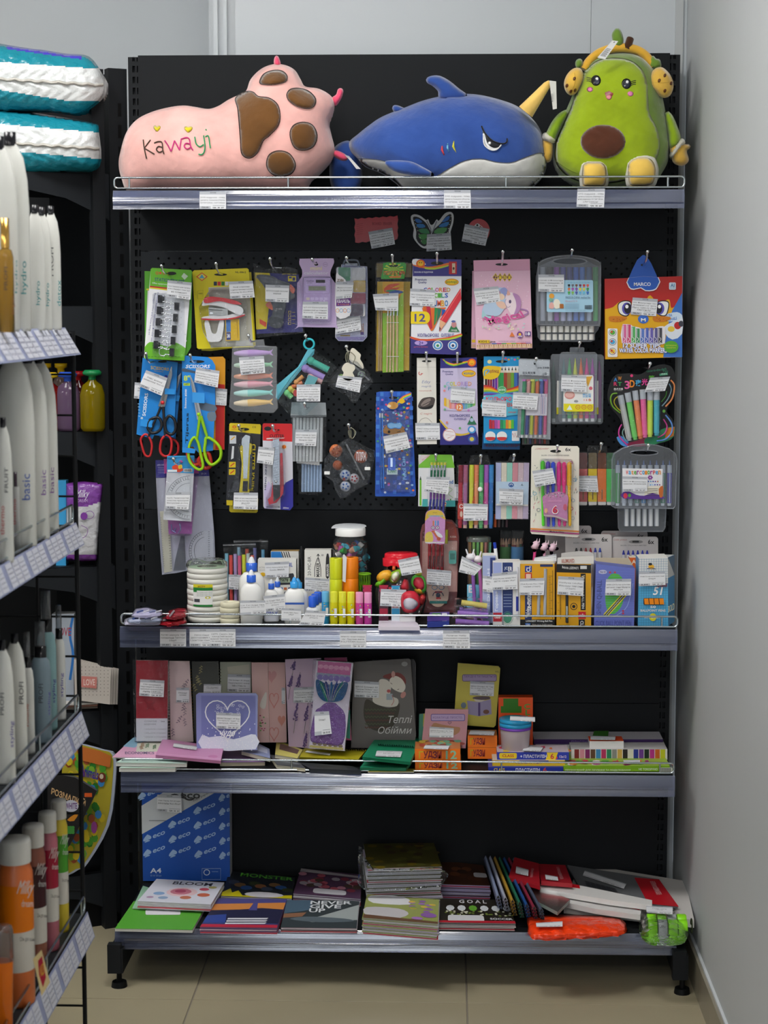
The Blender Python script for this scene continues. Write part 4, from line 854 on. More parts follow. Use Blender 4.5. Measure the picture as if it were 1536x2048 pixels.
for j in(0,1):
 for i in range(9):p=T.part('marker');rod(p,pl,193+52*i,735+68*j,193+52*i,788+64*j,46,'f4f1e8','s',h=.003-.006*j)
T.done()
T=Thing('supertips_marker_box','red and yellow box of twelve water colour markers with big cartoon eyes','marker box')
pl=VP(-.15)
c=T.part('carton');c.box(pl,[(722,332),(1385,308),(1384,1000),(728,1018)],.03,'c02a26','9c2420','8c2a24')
c.A(pl,smo([(724,590),(790,575),(845,530),(900,515),(960,540),(1060,530),(1110,470),(1170,540),(1230,520),(1275,510),(1290,580),(1330,560)],3,False)+[(1384,560),(1384,1000),(728,1018)],'e5ac16')
c.A(pl,[(1384,450),(1384,1000),(1222,1002),(1240,860),(1270,700),(1300,600)],'3f74c4');c.A(pl,smo([(1384,640),(1384,800),(1300,850),(1240,800),(1230,740),(1300,700)],2),'dfe6f0');c.A(pl,ell(1345,730,30,32),'c02a2c');c.A(pl,ell(1375,715,22,26),'40404c');c.A(pl,ell(1290,760,30,24),'e8c848');c.A(pl,smo([(1240,640),(1340,615),(1384,650),(1330,690),(1250,690)],3),'cfe2f4')
c.tx(QM(pl,[(1240,640),(1335,620),(1340,680),(1245,695)]),'ULTRA\nWASHABLE',(0,0,1,1),'3f74c4',bold=True)
for cx,sg in((890,1),(1212,-1)):
 c.A(pl,smo([(cx-58,560),(cx-40,530),(cx,515),(cx+50,522),(cx+62,560),(cx+40,640),(cx,652),(cx-45,625)],4),'2c1c18');c.A(pl,smo([(cx-50,562),(cx-35,537),(cx,524),(cx+45,530),(cx+54,560),(cx+35,632),(cx,642),(cx-40,618)],4),'f0f0ee')
 c.A(pl,ell(cx+22*sg,585,42,52),'5a54b4');c.A(pl,ell(cx+30*sg,585,32,44),'1c1828');c.A(pl,ell(cx+22*sg,568,14,16),'ffffff')
for x0 in(760,1135):c.A(pl,smo([(x0,655),(x0+60,650),(x0+140,655),(x0+150,675),(x0+90,700),(x0+10,695)],3),'d07c1c')
for i in range(16):c.A(pl,ell(780+rn.random()*110+(i%2)*380,665+rn.random()*28,3.5,3.5,6),'8c4414')
c.A(pl,ell(1052,675,46,38),'3c6cc8');c.tx(pl,'M',(1032,668,1072,696),'ffffff',bold=True)
c.A(pl,smo([(872,735),(890,718),(945,722),(960,735),(1010,745),(1080,770),(1140,768),(1165,745),(1222,735),(1240,770),(1238,860),(1215,890),(1040,882),(870,880)],2),'eae6ea')
for i,f in enumerate(('d86a9c','d04a78','58b060','40905c','5878c4','5064b8','6a60b0','5c5890','484850')):
 x=876+38*i;y=722 if i<2 else 740 if i<3 else 755 if i<5 else 750;c.A(pl,rect(x,y,x+32,880),f);c.line(pl,smo([(x+6,830),(x+24,845),(x+8,870),(x+26,878)],3,False),4,'f0f0f0');c.A(pl,rect(x+4,y+6,x+9,830),'e4dcec')
for t,q in(('12 SUPER TIPS',[(880,880),(1198,885),(1200,925),(878,918)]),('WATER COLOR MARKERS',[(846,925),(1252,920),(1254,962),(848,960)])):
 for dx in(-3,3):c.tx(QM(pl,[(a+dx,b+dx)for a,b in q]),t,(0,0,1,1),'3c58b0',bold=True,arch=.0)
 c.tx(QM(pl,q),t,(0,0,1,1),'f4f4f6',bold=True)
c.A(pl,ell(1290,912,62,52),'5aa830');c.tx(pl,'НЕТОКСИЧНІ',(1245,895,1335,905),'f0d848');c.tx(pl,'ГІПОАЛЕРГЕННІ',(1250,915,1330,925),'f0d848')
c.A(pl,rrect(748,755,832,998,10),'ecebea');
for j,f in enumerate(('58a83c','48a8d8','e8c040')):c.line(pl,ell(790,790+80*j,30,28),4,'58382c',closed=True);c.A(pl,ell(790,790+80*j,22,20),f);c.A(pl,ell(782,784+80*j,9,10),'d04838')
c.line(pl,[(770,930),(810,972)],5,'c03028');c.A(pl,rrect(1272,362,1330,424,10),'cfe0ee');c.tx(pl,'AI',(1284,372,1318,402),'2c6ca0',bold=True);c.tx(pl,'CERTIFIED',(1280,407,1322,415),'2c6ca0')
hp=T.part('hang_tab');hp.sl(pl,[(930,320),(960,250),(1000,170),(1045,130),(1060,128),(1088,150),(1120,200),(1165,300),(1170,318)],.0006,'2f62c4',h=.0010)
hp.A(PLo(pl,.0011),ell(1045,213,15,9),'0c0c10');hp.line(PLo(pl,.0011),[(1045,213),(1095,140)],4,'24489c')
c.A(pl,smo([(926,322),(1182,318),(1178,400),(1140,432),(1070,436),(1030,412),(970,425),(928,405)],2),'f0f0f4');c.A(pl,smo([(932,322),(1174,318),(1170,396),(1136,424),(1072,428),(1034,404),(972,416),(934,398)],2),'2f62c4');c.tx(pl,'MARCO',(972,362,1116,392),'f4f4f8',bold=True,res=3)
tag(T,PLo(pl,.001),[(962,490),(1176,505),(1162,650),(944,635)],('7391 Фломастери 12кл','змиваємі з ефекту','Marco 1630-12 Chief','картон.кр'),'98,50')
T.done();hook('the red and yellow marker box',1102,95,1050,212,-.15)
# ---------------- row 2, left (view of the left part again)
def scissor(T,pl,piv,tip,hl,hr,blade,hc,hc2,h=.006):
 """blade tip, pivot and two finger loops (each: list of outline points)"""
 b=T.part('blade');
 px_,py_=piv;tx,ty=tip;d=np.array([tx-px_,ty-py_],float);L=np.hypot(*d);n=np.array([-d[1],d[0]])/L
 P=lambda a,w:(px_+d[0]*a+n[0]*w,py_+d[1]*a+n[1]*w)
 b.sl(pl,[P(-.12,-blade),P(1,-2),P(1.02,3),P(.8,blade*.8),P(-.12,blade)],.0015,'c2c4c6','k',h=h);b.sl(pl,[P(-.12,-blade*.5),P(.9,-2),P(.9,1),P(0,blade*.3)],.0015,'a8aaac','k',h=h+.001)
 for pts,w,c,c2,stem in(hl,hr):
  o=T.part('handle');Q=smo(pts,4)
  o.tube([pl(x,y,h+.002)for x,y in Q],w/VIEW[2]*MPP/2,c,'g',7,closed=True,flat=1.3)
  o.tube([pl(x,y,h+.0035)for x,y in stem],[w*1.1/VIEW[2]*MPP/2,w*.9/VIEW[2]*MPP/2],c2,'g',7)
 r=T.part('rivet',sub=b);r.lathe(pl(px_,py_,h+.002),[(.0045,0),(.004,.002),(0,.003)],hc2,'g',12,axis=(0,-1,0))
view(250,480,3.268)
def blue_card(label,yp,q,txtcol,sx):
 T=Thing('scissors_card',label,'scissors',None);pl=VP(yp)
 c=card(T,pl,q,'1f86d8');return T,pl,c
T,pl,c=blue_card('blue card with black and red scissors hanging lowest left, blades pointing up',-.10,[(115,770),(345,800),(318,1290),(190,1275),(180,1300),(75,1270)],0,0)
c.tx(QM(pl,[(168,822),(288,836),(287,855),(168,845)]),'SCISSORS',(0,0,1,1),'d8b43a',bold=True);c.line(pl,[(190,855),(250,862)],2,'c89c2c')
c.tx(QM(pl,[(130,1000),(112,1150),(133,1152),(150,1002)]),'SCISSORS',(0,1,1,0),'e8eef4',bold=True)if 0 else c.tx(QM(pl,[(112,1150),(130,1000),(152,1002),(134,1152)]),'SCISSORS',(0,0,1,1),'e8eef4',bold=True)
slot(c,pl,245,795,60,14);c.A(pl,ell(268,898,12,16),'2c3c9c');c.A(pl,ell(110,1165,8,9),'c8dce8')
for i in range(5):c.line(pl,[(83+i,1070+20*i),(96+i,1072+20*i)],4,'9cc8ec')
scissor(T,pl,(245,1063),(303,830),([(120,1290),(105,1230),(130,1180),(180,1190),(200,1240),(185,1290),(160,1300)]and[(104,1300),(140,1270),(175,1330),(168,1400),(150,1415),(128,1400),(112,1350)],16,'c42c30','26262a',[(235,1090),(150,1290)]),([(250,1290),(275,1275),(300,1300),(305,1350),(290,1405),(255,1412),(230,1380),(235,1320)],18,'c42c30','26262a',[(250,1090),(262,1285)]),22,0,'d83038')
o=T.part('finger_ring',label='black finger ring lined with red');o.tube([pl(x,y,.010)for x,y in smo([(160,1180),(215,1160),(240,1200),(225,1245),(180,1262),(150,1230)],4)],.0036,'232327','g',8,closed=True);o=T.part('finger_ring');o.tube([pl(x,y,.011)for x,y in smo([(290,1150),(325,1180),(330,1240),(305,1270),(270,1250),(262,1190)],4)],.0036,'232327','g',8,closed=True)
st=T.part('paper_strap');st.sl(pl,[(262,970),(330,975),(325,1010),(258,1008)],.0006,'2c94e4',h=.009);st=T.part('paper_strap');st.sl(pl,[(105,1170),(180,1178),(176,1225),(100,1215)],.0006,'2c94e4',h=.013)
tag(T,PLo(pl,.014),[(138,850),(278,902),(240,1018),(92,956)],('708Б1 ножиці','універсальні 18см 6/6'),'27,00')
T.done();hook('the lowest left scissors card',150,740,200,795,-.10)
T=Thing('scissors_card','second blue card behind the lowest left scissors, showing one long grey blade','scissors',None);pl=VP(-.08)
c=card(T,pl,[(290,800),(375,810),(330,1300),(225,1290)],'1b78c8');b=T.part('blade');b.sl(pl,[(368,865),(340,985),(322,1015),(300,1010),(330,910)],.0015,'b8bcc0','k',h=.004);h_=T.part('handle');h_.tube([pl(x,y,.004)for x,y in smo([(300,1290),(345,1330),(345,1390),(320,1410)],3,False)],.003,'c42c30','g',6);st=T.part('paper_strap');st.sl(pl,[(300,1012),(360,1018),(352,1055),(292,1050)],.0006,'2c94e4',h=.006)
tag(T,PLo(pl,-.002),[(64,930),(130,935),(122,1040),(58,1035)],('708Б2','універ'),'18,30');T.done()
T=Thing('scissors_card','blue card with lime green handled scissors, large 8 inch print','scissors',None);pl=VP(-.125)
c=card(T,pl,[(385,755),(540,765),(570,785),(590,820),(590,1060),(575,1375),(480,1390),(445,1350),(375,1360),(372,780)],'2388dc')
slot(c,pl,470,795,100,20);c.tx(pl,'SCISSORS',(398,815,555,838),'f0f4f8',bold=True,shear=.3);c.A(pl,smo([(376,838),(430,850),(500,865),(590,850),(590,890),(500,880),(420,865),(376,860)],2),'4c5c70')
c.tx(pl,'8"',(384,885,425,920),'cfe23a',bold=True,res=3);c.A(pl,rect(382,935,425,952),'b8d83a');c.tx(pl,'SAFETY',(386,938,421,949),'2c4c2c',bold=True)
c.tx(QM(pl,[(388,1100),(392,975),(405,976),(402,1101)]),'Scissors #200',(0,0,1,1),'e8f0f8',bold=True);c.tx(QM(pl,[(394,1330),(398,1130),(422,1130),(418,1332)]),'Tijeras',(0,0,1,1),'14304c',bold=True)
c.A(pl,smo([(470,1060),(590,1080),(590,1120),(500,1110)],2),'5c6c80');c.A(pl,smo([(540,1130),(590,1125),(592,1180),(545,1180)],2),'6c7c8c')
bk=card(T,PLo(pl,-.012),[(380,770),(640,762),(656,780),(650,1370),(390,1380)],'d8961c',name='rear_card');bk.A(PLo(pl,-.012),[(595,940),(652,945),(650,1370),(590,1370)],'b8201c')
scissor(T,pl,(482,1140),(425,885),([(455,1290),(425,1330),(415,1400),(430,1460),(480,1500),(510,1480),(495,1400),(480,1330)],20,'9ad01c','8cc41c',[(490,1150),(470,1300)]),([(535,1290),(590,1320),(625,1370),(620,1430),(570,1470),(535,1440),(520,1380),(525,1330)],22,'9ad01c','8cc41c',[(495,1150),(540,1300)]),18,0,'a4dc2c')
for pts in([(430,1330),(410,1400),(450,1470),(500,1440),(480,1360)],[(540,1390),(560,1470),(520,1490),(480,1440)]):
 o=T.part('rear_handle');o.tube([pl(x,y,-.006)for x,y in smo(pts,4)],.005,'c8382a','g',7,closed=True)
st=T.part('paper_strap');st.sl(pl,[(440,995),(520,1000),(520,1068),(440,1062)],.0006,'3c9ce8',h=.010);st=T.part('paper_strap');st.sl(pl,[(374,1355),(462,1365),(455,1395),(374,1388)],.0006,'2c90e0',h=.014)
tag(T,PLo(pl,.012),[(465,832),(618,856),(606,965),(452,930)],('МТ100731-9 Ножиці 8"','канцелярські 20,5см','Гумов на блістері Stenson'),'47,50')
tag(T,PLo(pl,-.010),[(592,968),(668,975),(662,1082),(594,1078)],('Ножиці Paplia','15см 3000 Super','Stenson'),'')
T.done();hook('the lime scissors card',433,750,470,795,-.125)
T=Thing('fish_highlighter_pack','clear pack of six fish-shaped pastel highlighters stacked in a column','marker pack');pl=VP(-.13)
for i,(y,cf,cb)in enumerate(((742,'c9a0dc','c088d8'),(820,'c8e8c8','8cd8a0'),(893,'f0a070','f07840'),(945,'f4c0c8','f098a8'),(1003,'b8ece0','7cdcd0'),(1068,'f4dcb0','f4c04c'))):
 p=T.part('highlighter');dy=-6 if i!=5 else-10
 def f(t):return(712+255*t,y+dy*t)
 R=24/VIEW[2]*MPP
 p.tube([pl(*f(t),.012)for t in(0,.06,.25,.5,.8,.93)],[R*.35,R*.6,R*.95,R,R*.62,R*.4],cf,'g',10);p.tube([pl(*f(t),.0125)for t in(.36,.5,.8,.93)],[R*1.02,R*1.04,R*.66,R*.45],cb,'g',10)
 a,b_=f(.9),f(1);p.sl(pl,[(a[0]-5,a[1]-8),(b_[0],b_[1]-22),(b_[0]-12,b_[1]),(b_[0]+2,b_[1]+20),(a[0]-5,a[1]+8)],.004,cb,'g',h=.014)
bag(T,pl,[(700,700),(725,690),(728,660),(905,650),(915,690),(995,700),(990,900),(998,1100),(970,1130),(720,1120),(680,1090),(695,900)],h=.027,th=.026,m='t')
z_=T.part('zip');z_.tube([pl(725,690,.02),pl(990,698,.02)],.0012,'e8e8ec','t',6)
tag(T,PLo(pl,.028),[(744,768),(908,758),(916,868),(758,884)],('МТ5100 Набір','кольорових маркерів','2714-200 текстовиділювачі','Рибки/Панки 6шт пакет','Канцель Stenson'),'49,00')
T.done();hook('the pack of fish highlighters',810,622,840,662,-.13)
T=Thing('zip_pouch','turquoise zip pouch with ring, holding small pastel highlighters','pencil pouch');pl=VP(-.13)
r=T.part('ring',label='turquoise plastic ring');r.tube([pl(x,y,.004)for x,y in ell(1203,680,33,33,20)],.0026,'3cc0d0','g',8,closed=True)
b=T.part('zip_edge',label='turquoise zip edge');b.sl(pl,[(1195,715),(1240,712),(1235,745),(1050,975),(1000,1045),(985,1030),(990,950),(1130,830)],.003,'5cb8cc','s',h=.012);b.line(PLo(pl,.0125),[(1215,745),(1010,1010)],4,'9cd8e4')
for x0,y0,x1,y1,c,w in((1215,790,1330,850,'5cc0a8',44),(1180,840,1300,900,'b890d8',44),(1215,895,1290,925,'e8a8a8',40),(1120,930,1165,890,'f0a060',30),(1100,960,1160,930,'e87848',26),(1085,975,1130,1010,'e8d060',36),(1060,1000,1090,1030,'8cd890',36)):
 p=T.part('highlighter');rod(p,pl,x0,y0,x1,y1,w,c,'g',.012)
 p.lathe(pl(x0,y0,.012),[(w*.65/VIEW[2]*MPP*math.cos(a),w*.65/VIEW[2]*MPP*math.sin(a))for a in(-1.57,-.8,0,.8,1.57)],c,'g',10)
l_=T.part('paper_label');l_.sl(pl,[(1200,880),(1262,900),(1240,945),(1170,945)],.0005,'78b8c0',h=.024)
e_=T.part('mushroom_print');e_.sl(pl,ell(1115,1000,16,22),.001,'d84c4c',h=.022)
bag(T,pl,[(1240,715),(1385,830),(1290,960),(1260,1070),(1180,1150),(1060,1130),(985,1040),(1080,900)],h=.026,th=.024,col='e8f2f4')
tag(T,PLo(pl,.027),[(1122,945),(1278,943),(1275,1055),(1122,1055)],('МТ6812-К Набір','кольорових маркерів','XL-700 текстовиділювачі','Грибочки 6шт пакет','Stenson'),'45,50')
T.done();hook('the turquoise zip pouch',1180,622,1203,655,-.13)
view(560,760,4.518)
def charm(label,dx,dy,top,items,tagq,tl,tp,outline,yp=-.14,chain=(640,430)):
 T=Thing('charm_bag',label,'keyring bag',None);pl=VP(yp)
 ch=T.part('ball_chain');cx,cy=chain
 for k in range(3):ch.tube([pl(x,y,.004+.003*k)for x,y in smo([(cx,cy),(cx-22+12*k,cy+35),(cx-10+6*k,cy+85),(cx+20,cy+95),(cx+34+6*k,cy+40)],4)],.0011,'b8b49c','k',5,closed=True)
 for(x,y,r,c,sp)in items:
  p=T.part('charm');h=p.pf_(pl,smo([(x+r*a,y+r*b)for a,b in((-1,0),(-.6,-.8),(.1,-1),(.8,-.6),(1,.1),(.6,.8),(0,1),(-.7,.7))],3),.007,c,'s',2.2)
  for q in range(5 if sp else 0):a=q*1.3;drape(p,pl,ell(x+r*.5*math.cos(a),y+r*.5*math.sin(a),r*.2,r*.2,8),sp,h,.0008,step=.8)
 bag(T,pl,outline,h=.020,th=.018,col='f2f4f8');bag(T,PLo(pl,-.004),[(x*.94+30,y*.97+25)for x,y in outline],h=.012,th=.004,col='e8eaee')
 z=T.part('zip');z.tube([pl(*top[0],.021),pl(*top[1],.021)],.0018,'eceef2','t',6)
 if tagq:tag(T,PLo(pl,.022),tagq,tl,tp)
 return T,pl
T,pl=charm('clear zip bag of orange, blue and white ball charms on a ball chain',0,0,[(600,580),(760,900)],[(505,640,60,'d87a48','c85c30'),(730,690,62,'e0703c',None),(520,770,45,'c8602c',None),(590,860,50,'d8e2ee','2c68c8'),(670,890,46,'efe8e4','d02c30'),(590,960,48,'e8ecf2','3c7cd0'),(580,890,22,'d84030','f0f0f0')],None,(),'',[(620,520),(700,560),(850,640),(855,700),(830,800),(800,940),(690,990),(600,1060),(545,1070),(500,1000),(480,920),(385,850),(400,720),(450,640),(580,540)])
pk=T.part('white_print');pk.tx(PLo(pl,.010),'ПЛЯЖ',(690,650,780,730),'f4ece8',bold=True)
for x,y in((430,840),(795,800)):s_=T.part('zip_slider');s_.sl(pl,rrect(x-30,y-14,x+20,y+14,5),.004,'f0f0ee','g',h=.022)
T.done();hook('the bag of ball charms',620,400,640,440,-.14)
view(640,420,3.491)
T,pl=charm('clear zip bag of purple and green charms with cream scalloped cards',0,0,[(210,1060),(345,1190)],[(150,1170,26,'98c84c',None),(215,1215,28,'7048b8','9c78d8'),(150,1215,24,'d8b848',None),(290,1150,28,'b8ccb0','8858a8'),(250,1215,26,'c8a850',None)],[(127,1155),(294,1170),(276,1275),(108,1235)],('ММ07 Вироб для','створення Шарнірів','каталог, Stenson'),'11,50',[(200,1040),(260,1060),(340,1150),(370,1200),(340,1240),(280,1290),(255,1345),(225,1350),(190,1300),(60,1230),(40,1200),(130,1100)],chain=(200,985))
for pts,hh in(([(190,1065),(215,1075),(240,1085),(245,1110),(228,1135),(240,1160),(232,1180),(200,1192),(165,1180),(155,1160),(165,1135),(152,1110),(165,1080)],.024),([(215,975),(235,965),(260,985),(285,1010),(280,1040),(300,1075),(300,1110),(250,1080),(205,1045)],.01)):
 s_=T.part('backing_card');s_.sl(pl,smo(pts,3),.0008,'e2dccb',h=hh)
T.done();hook('the bag of purple charms',195,950,200,985,-.14)
view(560,760,4.518)
T=Thing('glue_stick_bag','bag of translucent hot-glue sticks, milky front bundle above a bluish one','glue sticks');pl=VP(-.11)
for i in range(9):p=T.part('glue_stick');rod(p,pl,128+31*i,340,122+31*i,735,30,'f6f8fa','u',.005,8)
for i in range(7):p=T.part('glue_stick',label='bluish glue stick');rod(p,PLo(pl,-.012),205+27*i,760,203+27*i,1010,26,'c8e0fa','u',.004,8)
bag(T,pl,[(100,200),(240,192),(415,200),(420,320),(415,738),(98,740),(105,330),(60,290),(95,260)],h=.012,th=.010,col='eceef0');bag(T,PLo(pl,-.012),[(150,745),(375,745),(385,1010),(340,1045),(175,1025),(165,900)],h=.010,th=.010)
s_=T.part('seal_strip');s_.sl(pl,[(95,325),(420,320),(420,332),(95,338)],.001,'b8babc','t',h=.0125)
hd=T.part('folded_top');hd.sl(pl,[(105,200),(412,205),(420,318),(95,322)],.001,'dcdee0','u',h=.010)
tag(T,PLo(pl,.013),[(140,447),(336,447),(325,597),(135,592)],('ММ27 стержень до термо','пистолет 10см мал, 27020К','Малюти 12мм'),'29,50')
tag(T,PLo(pl,-.001),[(150,720),(358,728),(355,772),(150,752)],('стрижень',),'')
T.done();hook('the bag of glue sticks',232,210,262,245,-.11)
T=Thing('school_set_card','long blue cartoon bear stationery set with ruler, pencils and sharpener in a blister','stationery pack',None);pl=VP(-.12)
c=card(T,pl,[(870,112),(905,104),(1170,102),(1190,115),(1228,1040),(1215,1052),(870,1052),(860,1045)],'2f62c8')
for i in range(9):
 for j in range(22):
  if(i+j)%2:x=868+38*i;y=110+42*j;c.A(pl,rect(x,y,x+30,y+36),('2450b0','4c8ce0','3c78d8')[(i*7+j)%3])
QB=QM(pl,[(870,110),(1190,110),(1226,1045),(862,1045)])
for i in range(90):
 u,v=rn.random(),rn.random();cc=('e8e8f0','e87848','f0c848','d84c70','9cc8f0','50a878','b878d0')[i%7];c.A(QB,ell(u*.92+.04,v*.94+.03,.035,.011,7),cc)
for i in range(8):c.line(pl,smo([(1060+5*0,240-6*i),(1110,190-6*i),(1185,150-5*i)],3,False),5,('a050c8','5070e0','50a8e0','60c060','c8d840','f0c838','f09030','e05848')[i])
c.A(pl,ell(1020,230,48,34),'d8a050');c.A(pl,ell(985,235,18,14),'f0e0c0');c.A(pl,ell(1100,190,26,24),'e8c020');slot(c,pl,1022,160,80,24)
rl=T.part('ruler');rl.sl(pl,[(910,280),(1170,280),(1180,1005),(935,1005)],.002,'5c9ce4','t',h=.004)
for i in range(40):
 x,y=930+rn.random()*230,300+rn.random()*330;rl.A(PLo(pl,.0045),ell(x,y,10,9,7),('e07040','e8d8b8','3c58b8','d84858','f0f0f0','64b880')[i%6])
rl.A(PLo(pl,.006),smo([(940,480),(950,420),(985,395),(1040,385),(1095,400),(1118,440),(1120,500)],4),'b87c38');rl.A(PLo(pl,.006),smo([(972,400),(1000,385),(1040,392),(1085,385),(1103,410),(1080,438),(1040,432),(1000,440),(975,425)],4),'9cd4f4');rl.line(PLo(pl,.0075),smo([(972,400),(1000,385),(1040,392),(1085,385),(1103,410),(1080,438),(1040,432),(1000,440),(975,425)],4),6,'2c88d0',closed=True);rl.A(PLo(pl,.0078),ell(985,468,12,13),'2c1c14');rl.line(PLo(pl,.0078),[(1060,470),(1090,462)],6,'2c1c14')
sh=T.part('sharpener');sh.sl(pl,rrect(975,700,1045,815,12),.008,'3c6cd4','g',h=.010);sh.sl(pl,rect(998,705,1018,785),.003,'b8bcc0','k',h=.012)
er=T.part('eraser');er.sl(pl,rect(965,800,1062,855),.006,'dce8e0','s',h=.009);er.tx(PLo(pl,.0092),'FUNNY',(975,810,1055,840),'2c8c60',bold=True)
pc=T.part('pencil_case_print');pc.tx(QM(PLo(pl,.0065),[(1110,900),(1095,690),(1130,690),(1145,900)]),'Pencil Case',(0,0,1,1),'94c4f0',bold=True)
for x in(905,925):p=T.part('pencil');rod(p,pl,x,300,x+12,980,16,'4c8ce0','g',.006);rod(p,pl,x,300,x,340,17,'e8e8e8','g',.006)
bag(T,pl,rrect(905,270,1185,1015,25),h=.016,th=.014,name='blister',col='e8eef8')
tag(T,PLo(pl,.017),[(930,510),(1142,468),(1178,612),(960,665)],('8400 Канцелярський набір','5 предметів з більшість на','планшеті'),'26,00')
T.done();hook('the blue bear school set',1018,102,1022,160,-.12)
T=Thing('school_set_card','second blue bear set, a sliver showing at the left of the first','stationery pack',None);pl=VP(-.10);c=card(T,pl,[(866,200),(900,190),(925,1045),(860,1050)],'2a58b8')
for j in range(18):c.A(pl,rect(866,215+46*j,890,240+46*j),('e8c0c8','88b8e8','f0f0f4')[j%3])
T.done()
view(250,820,3.94)
T=Thing('cutter_card','yellow-topped black card with a yellow and black utility knife','cutter',None);pl=VP(-.125)
c=card(T,pl,[(832,102),(1065,112),(1072,125),(1042,755),(800,752),(797,735),(822,110)],'2c2d34');c.A(pl,[(832,102),(1065,112),(1072,125),(1068,190),(820,165),(822,110)],'dcc420')
c.tx(pl,'C E',(1003,128,1030,142),'5c5018',bold=True);c.tx(pl,'❂',(845,122,878,145),'d86820',bold=True);c.tx(pl,'HARDEN',(838,150,880,158),'d86820',bold=True);slot(c,pl,935,152,90,24)
c.tx(QM(pl,[(1030,268),(1015,640),(985,640),(1000,268)]),'CUTTER KNIFE',(0,0,1,1),'e0cc20',bold=True,res=3)
for y,f in((200,'c8ccd4'),(408,'d8c020'),(466,'d8c020')):c.A(pl,rect(828-y*.02,y,880-y*.02,y+(65 if y<300 else 45)),f);c.line(pl,[(838-y*.02,y+35),(870-y*.02,y+10)],8,'e0a818' if y<300 else 'c8382c')
c.A(pl,[(845,285),(860,285),(855,380),(835,390)],'d8dade');c.A(pl,[(800,710),(850,712),(848,752),(800,750)],'d8c020')
bc=card(T,PLo(pl,-.01),[(825,700),(1050,700),(1045,800),(1035,810),(835,806),(822,795)],'cdb81c',name='rear_card');bc.tx(PLo(pl,-.01),'CE ☐ 2710H',(930,788,1020,798),'40381a',bold=True)
k=T.part('knife_body');k.sl(pl,smo([(905,300),(930,275),(990,262),(998,300),(985,420),(980,640),(960,700),(900,700),(910,560),(920,420)],2),.010,'d8c41c','g',h=.012);k.sl(pl,[(880,330),(912,300),(905,420),(895,560),(880,650),(835,650),(868,520),(880,420)],.008,'26272c','s',h=.009)
k.sl(pl,[(985,350),(1002,350),(995,620),(975,625)],.009,'26272c','s',h=.013)
for i in range(9):k.sl(pl,[(865-4*i,560+10*i),(898,556+10*i),(897,561+10*i),(865-4*i,565+10*i)],.002,'4c4d54','s',h=.0105)
bl=T.part('blade');bl.sl(pl,[(922,225),(950,195),(985,205),(980,265),(962,540),(932,540),(930,290),(918,270)],.002,'a8aaa6','k',h=.014);sl=T.part('slider');sl.sl(pl,[(930,560),(968,560),(965,640),(925,640)],.006,'1c1c20','g',h=.017)
bag(T,pl,[(905,215),(950,185),(990,190),(1002,260),(1010,640),(960,715),(830,700),(800,680),(870,500),(895,300)],h=.019,th=.017,name='blister')
tag(T,PLo(pl,.020),[(858,650),(1048,652),(1046,785),(853,780)],('ММ81165 ніж канцелярський','18мм на блістері Малюти','Р6277'),'29,00')
T.done();hook('the black and yellow cutter card',905,120,940,152,-.125)
T=Thing('cutter_card','red and white card with a red utility knife, lettering CUTTER','cutter',None);pl=VP(-.125)
c=card(T,pl,[(1092,105),(1312,108),(1318,120),(1325,760),(1300,790),(1100,775),(1090,760),(1084,115)],'d8d8e2');c.A(pl,[(1092,105),(1312,108),(1318,120),(1318,250),(1087,240),(1084,115)],'d8262c')
c.A(pl,[(1225,620),(1270,570),(1325,540),(1325,760),(1300,790),(1225,785)],'3836a0');c.A(pl,[(1095,640),(1130,560),(1180,640),(1160,780),(1100,775)],'c8c0e4');c.A(pl,ell(1125,147,28,17),'1c1c20');c.tx(pl,'CUTTER',(1140,193,1255,218),'38181c',bold=True,res=3);c.A(pl,[(1115,222),(1160,218),(1260,218),(1250,224),(1115,232)],'f0d8d8');slot(c,pl,1195,157,50,12)
c.tx(QM(pl,[(1098,630),(1104,420),(1120,420),(1112,630)]),'HENG XING',(0,0,1,1),'505470',bold=True);c.tx(pl,'HENGXING CUTTER',(1112,757,1220,772),'505470',bold=True);c.tx(pl,'2020mm',(1245,765,1290,778),'e8e8f0',bold=True)
for k in range(10):
 a=k*.628;c.A(pl,[(1253+8*math.cos(a-.3),290+8*math.sin(a-.3)),(1253+30*math.cos(a),290+26*math.sin(a)),(1253+8*math.cos(a+.3),290+8*math.sin(a+.3))],'f0c020')
c.A(pl,ell(1253,290,16,15),'e87820')
k=T.part('knife_body');k.sl(pl,[(1222,340),(1240,340),(1250,600),(1245,660),(1225,690),(1195,730),(1135,745),(1125,705),(1150,680),(1165,560),(1222,560)],.010,'c82434','g',h=.011);k.sl(pl,[(1165,590),(1222,590),(1222,680),(1170,725)],.010,'2c2c32','s',h=.014)
for i in range(18):k.sl(pl,[(1225,440+9*i),(1246,440+9*i),(1246,444+9*i),(1225,444+9*i)],.002,'a01c28','g',h=.0125)
bl=T.part('blade');bl.sl(pl,[(1165,235),(1215,228),(1220,590),(1165,600)],.004,'8c8e90','k',h=.013)
for i in range(14):bl.line(PLo(pl,.0135),[(1170,300+20*i),(1214,285+20*i)],2,'6c6e70','k')
rv=T.part('rivet');rv.lathe(pl(1190,565,.014),[(.003,0),(.0025,.0015),(0,.002)],'d0d0d0','k',10,axis=(0,-1,0))
bag(T,pl,[(1155,225),(1225,215),(1260,330),(1262,660),(1200,760),(1115,750),(1110,690),(1150,600)],h=.019,th=.017,name='blister')
tag(T,PLo(pl,.020),[(1052,288),(1180,300),(1164,432),(1038,415)],('КМ08 металевий ніж','широкий 18мм'),'37,50')
T.done();hook('the red cutter card',1168,122,1200,157,-.125)
T=Thing('ruler_set','tall clear bag with purple-blue header holding a ruler, triangle and protractor','ruler set',None);pl=VP(-.085)
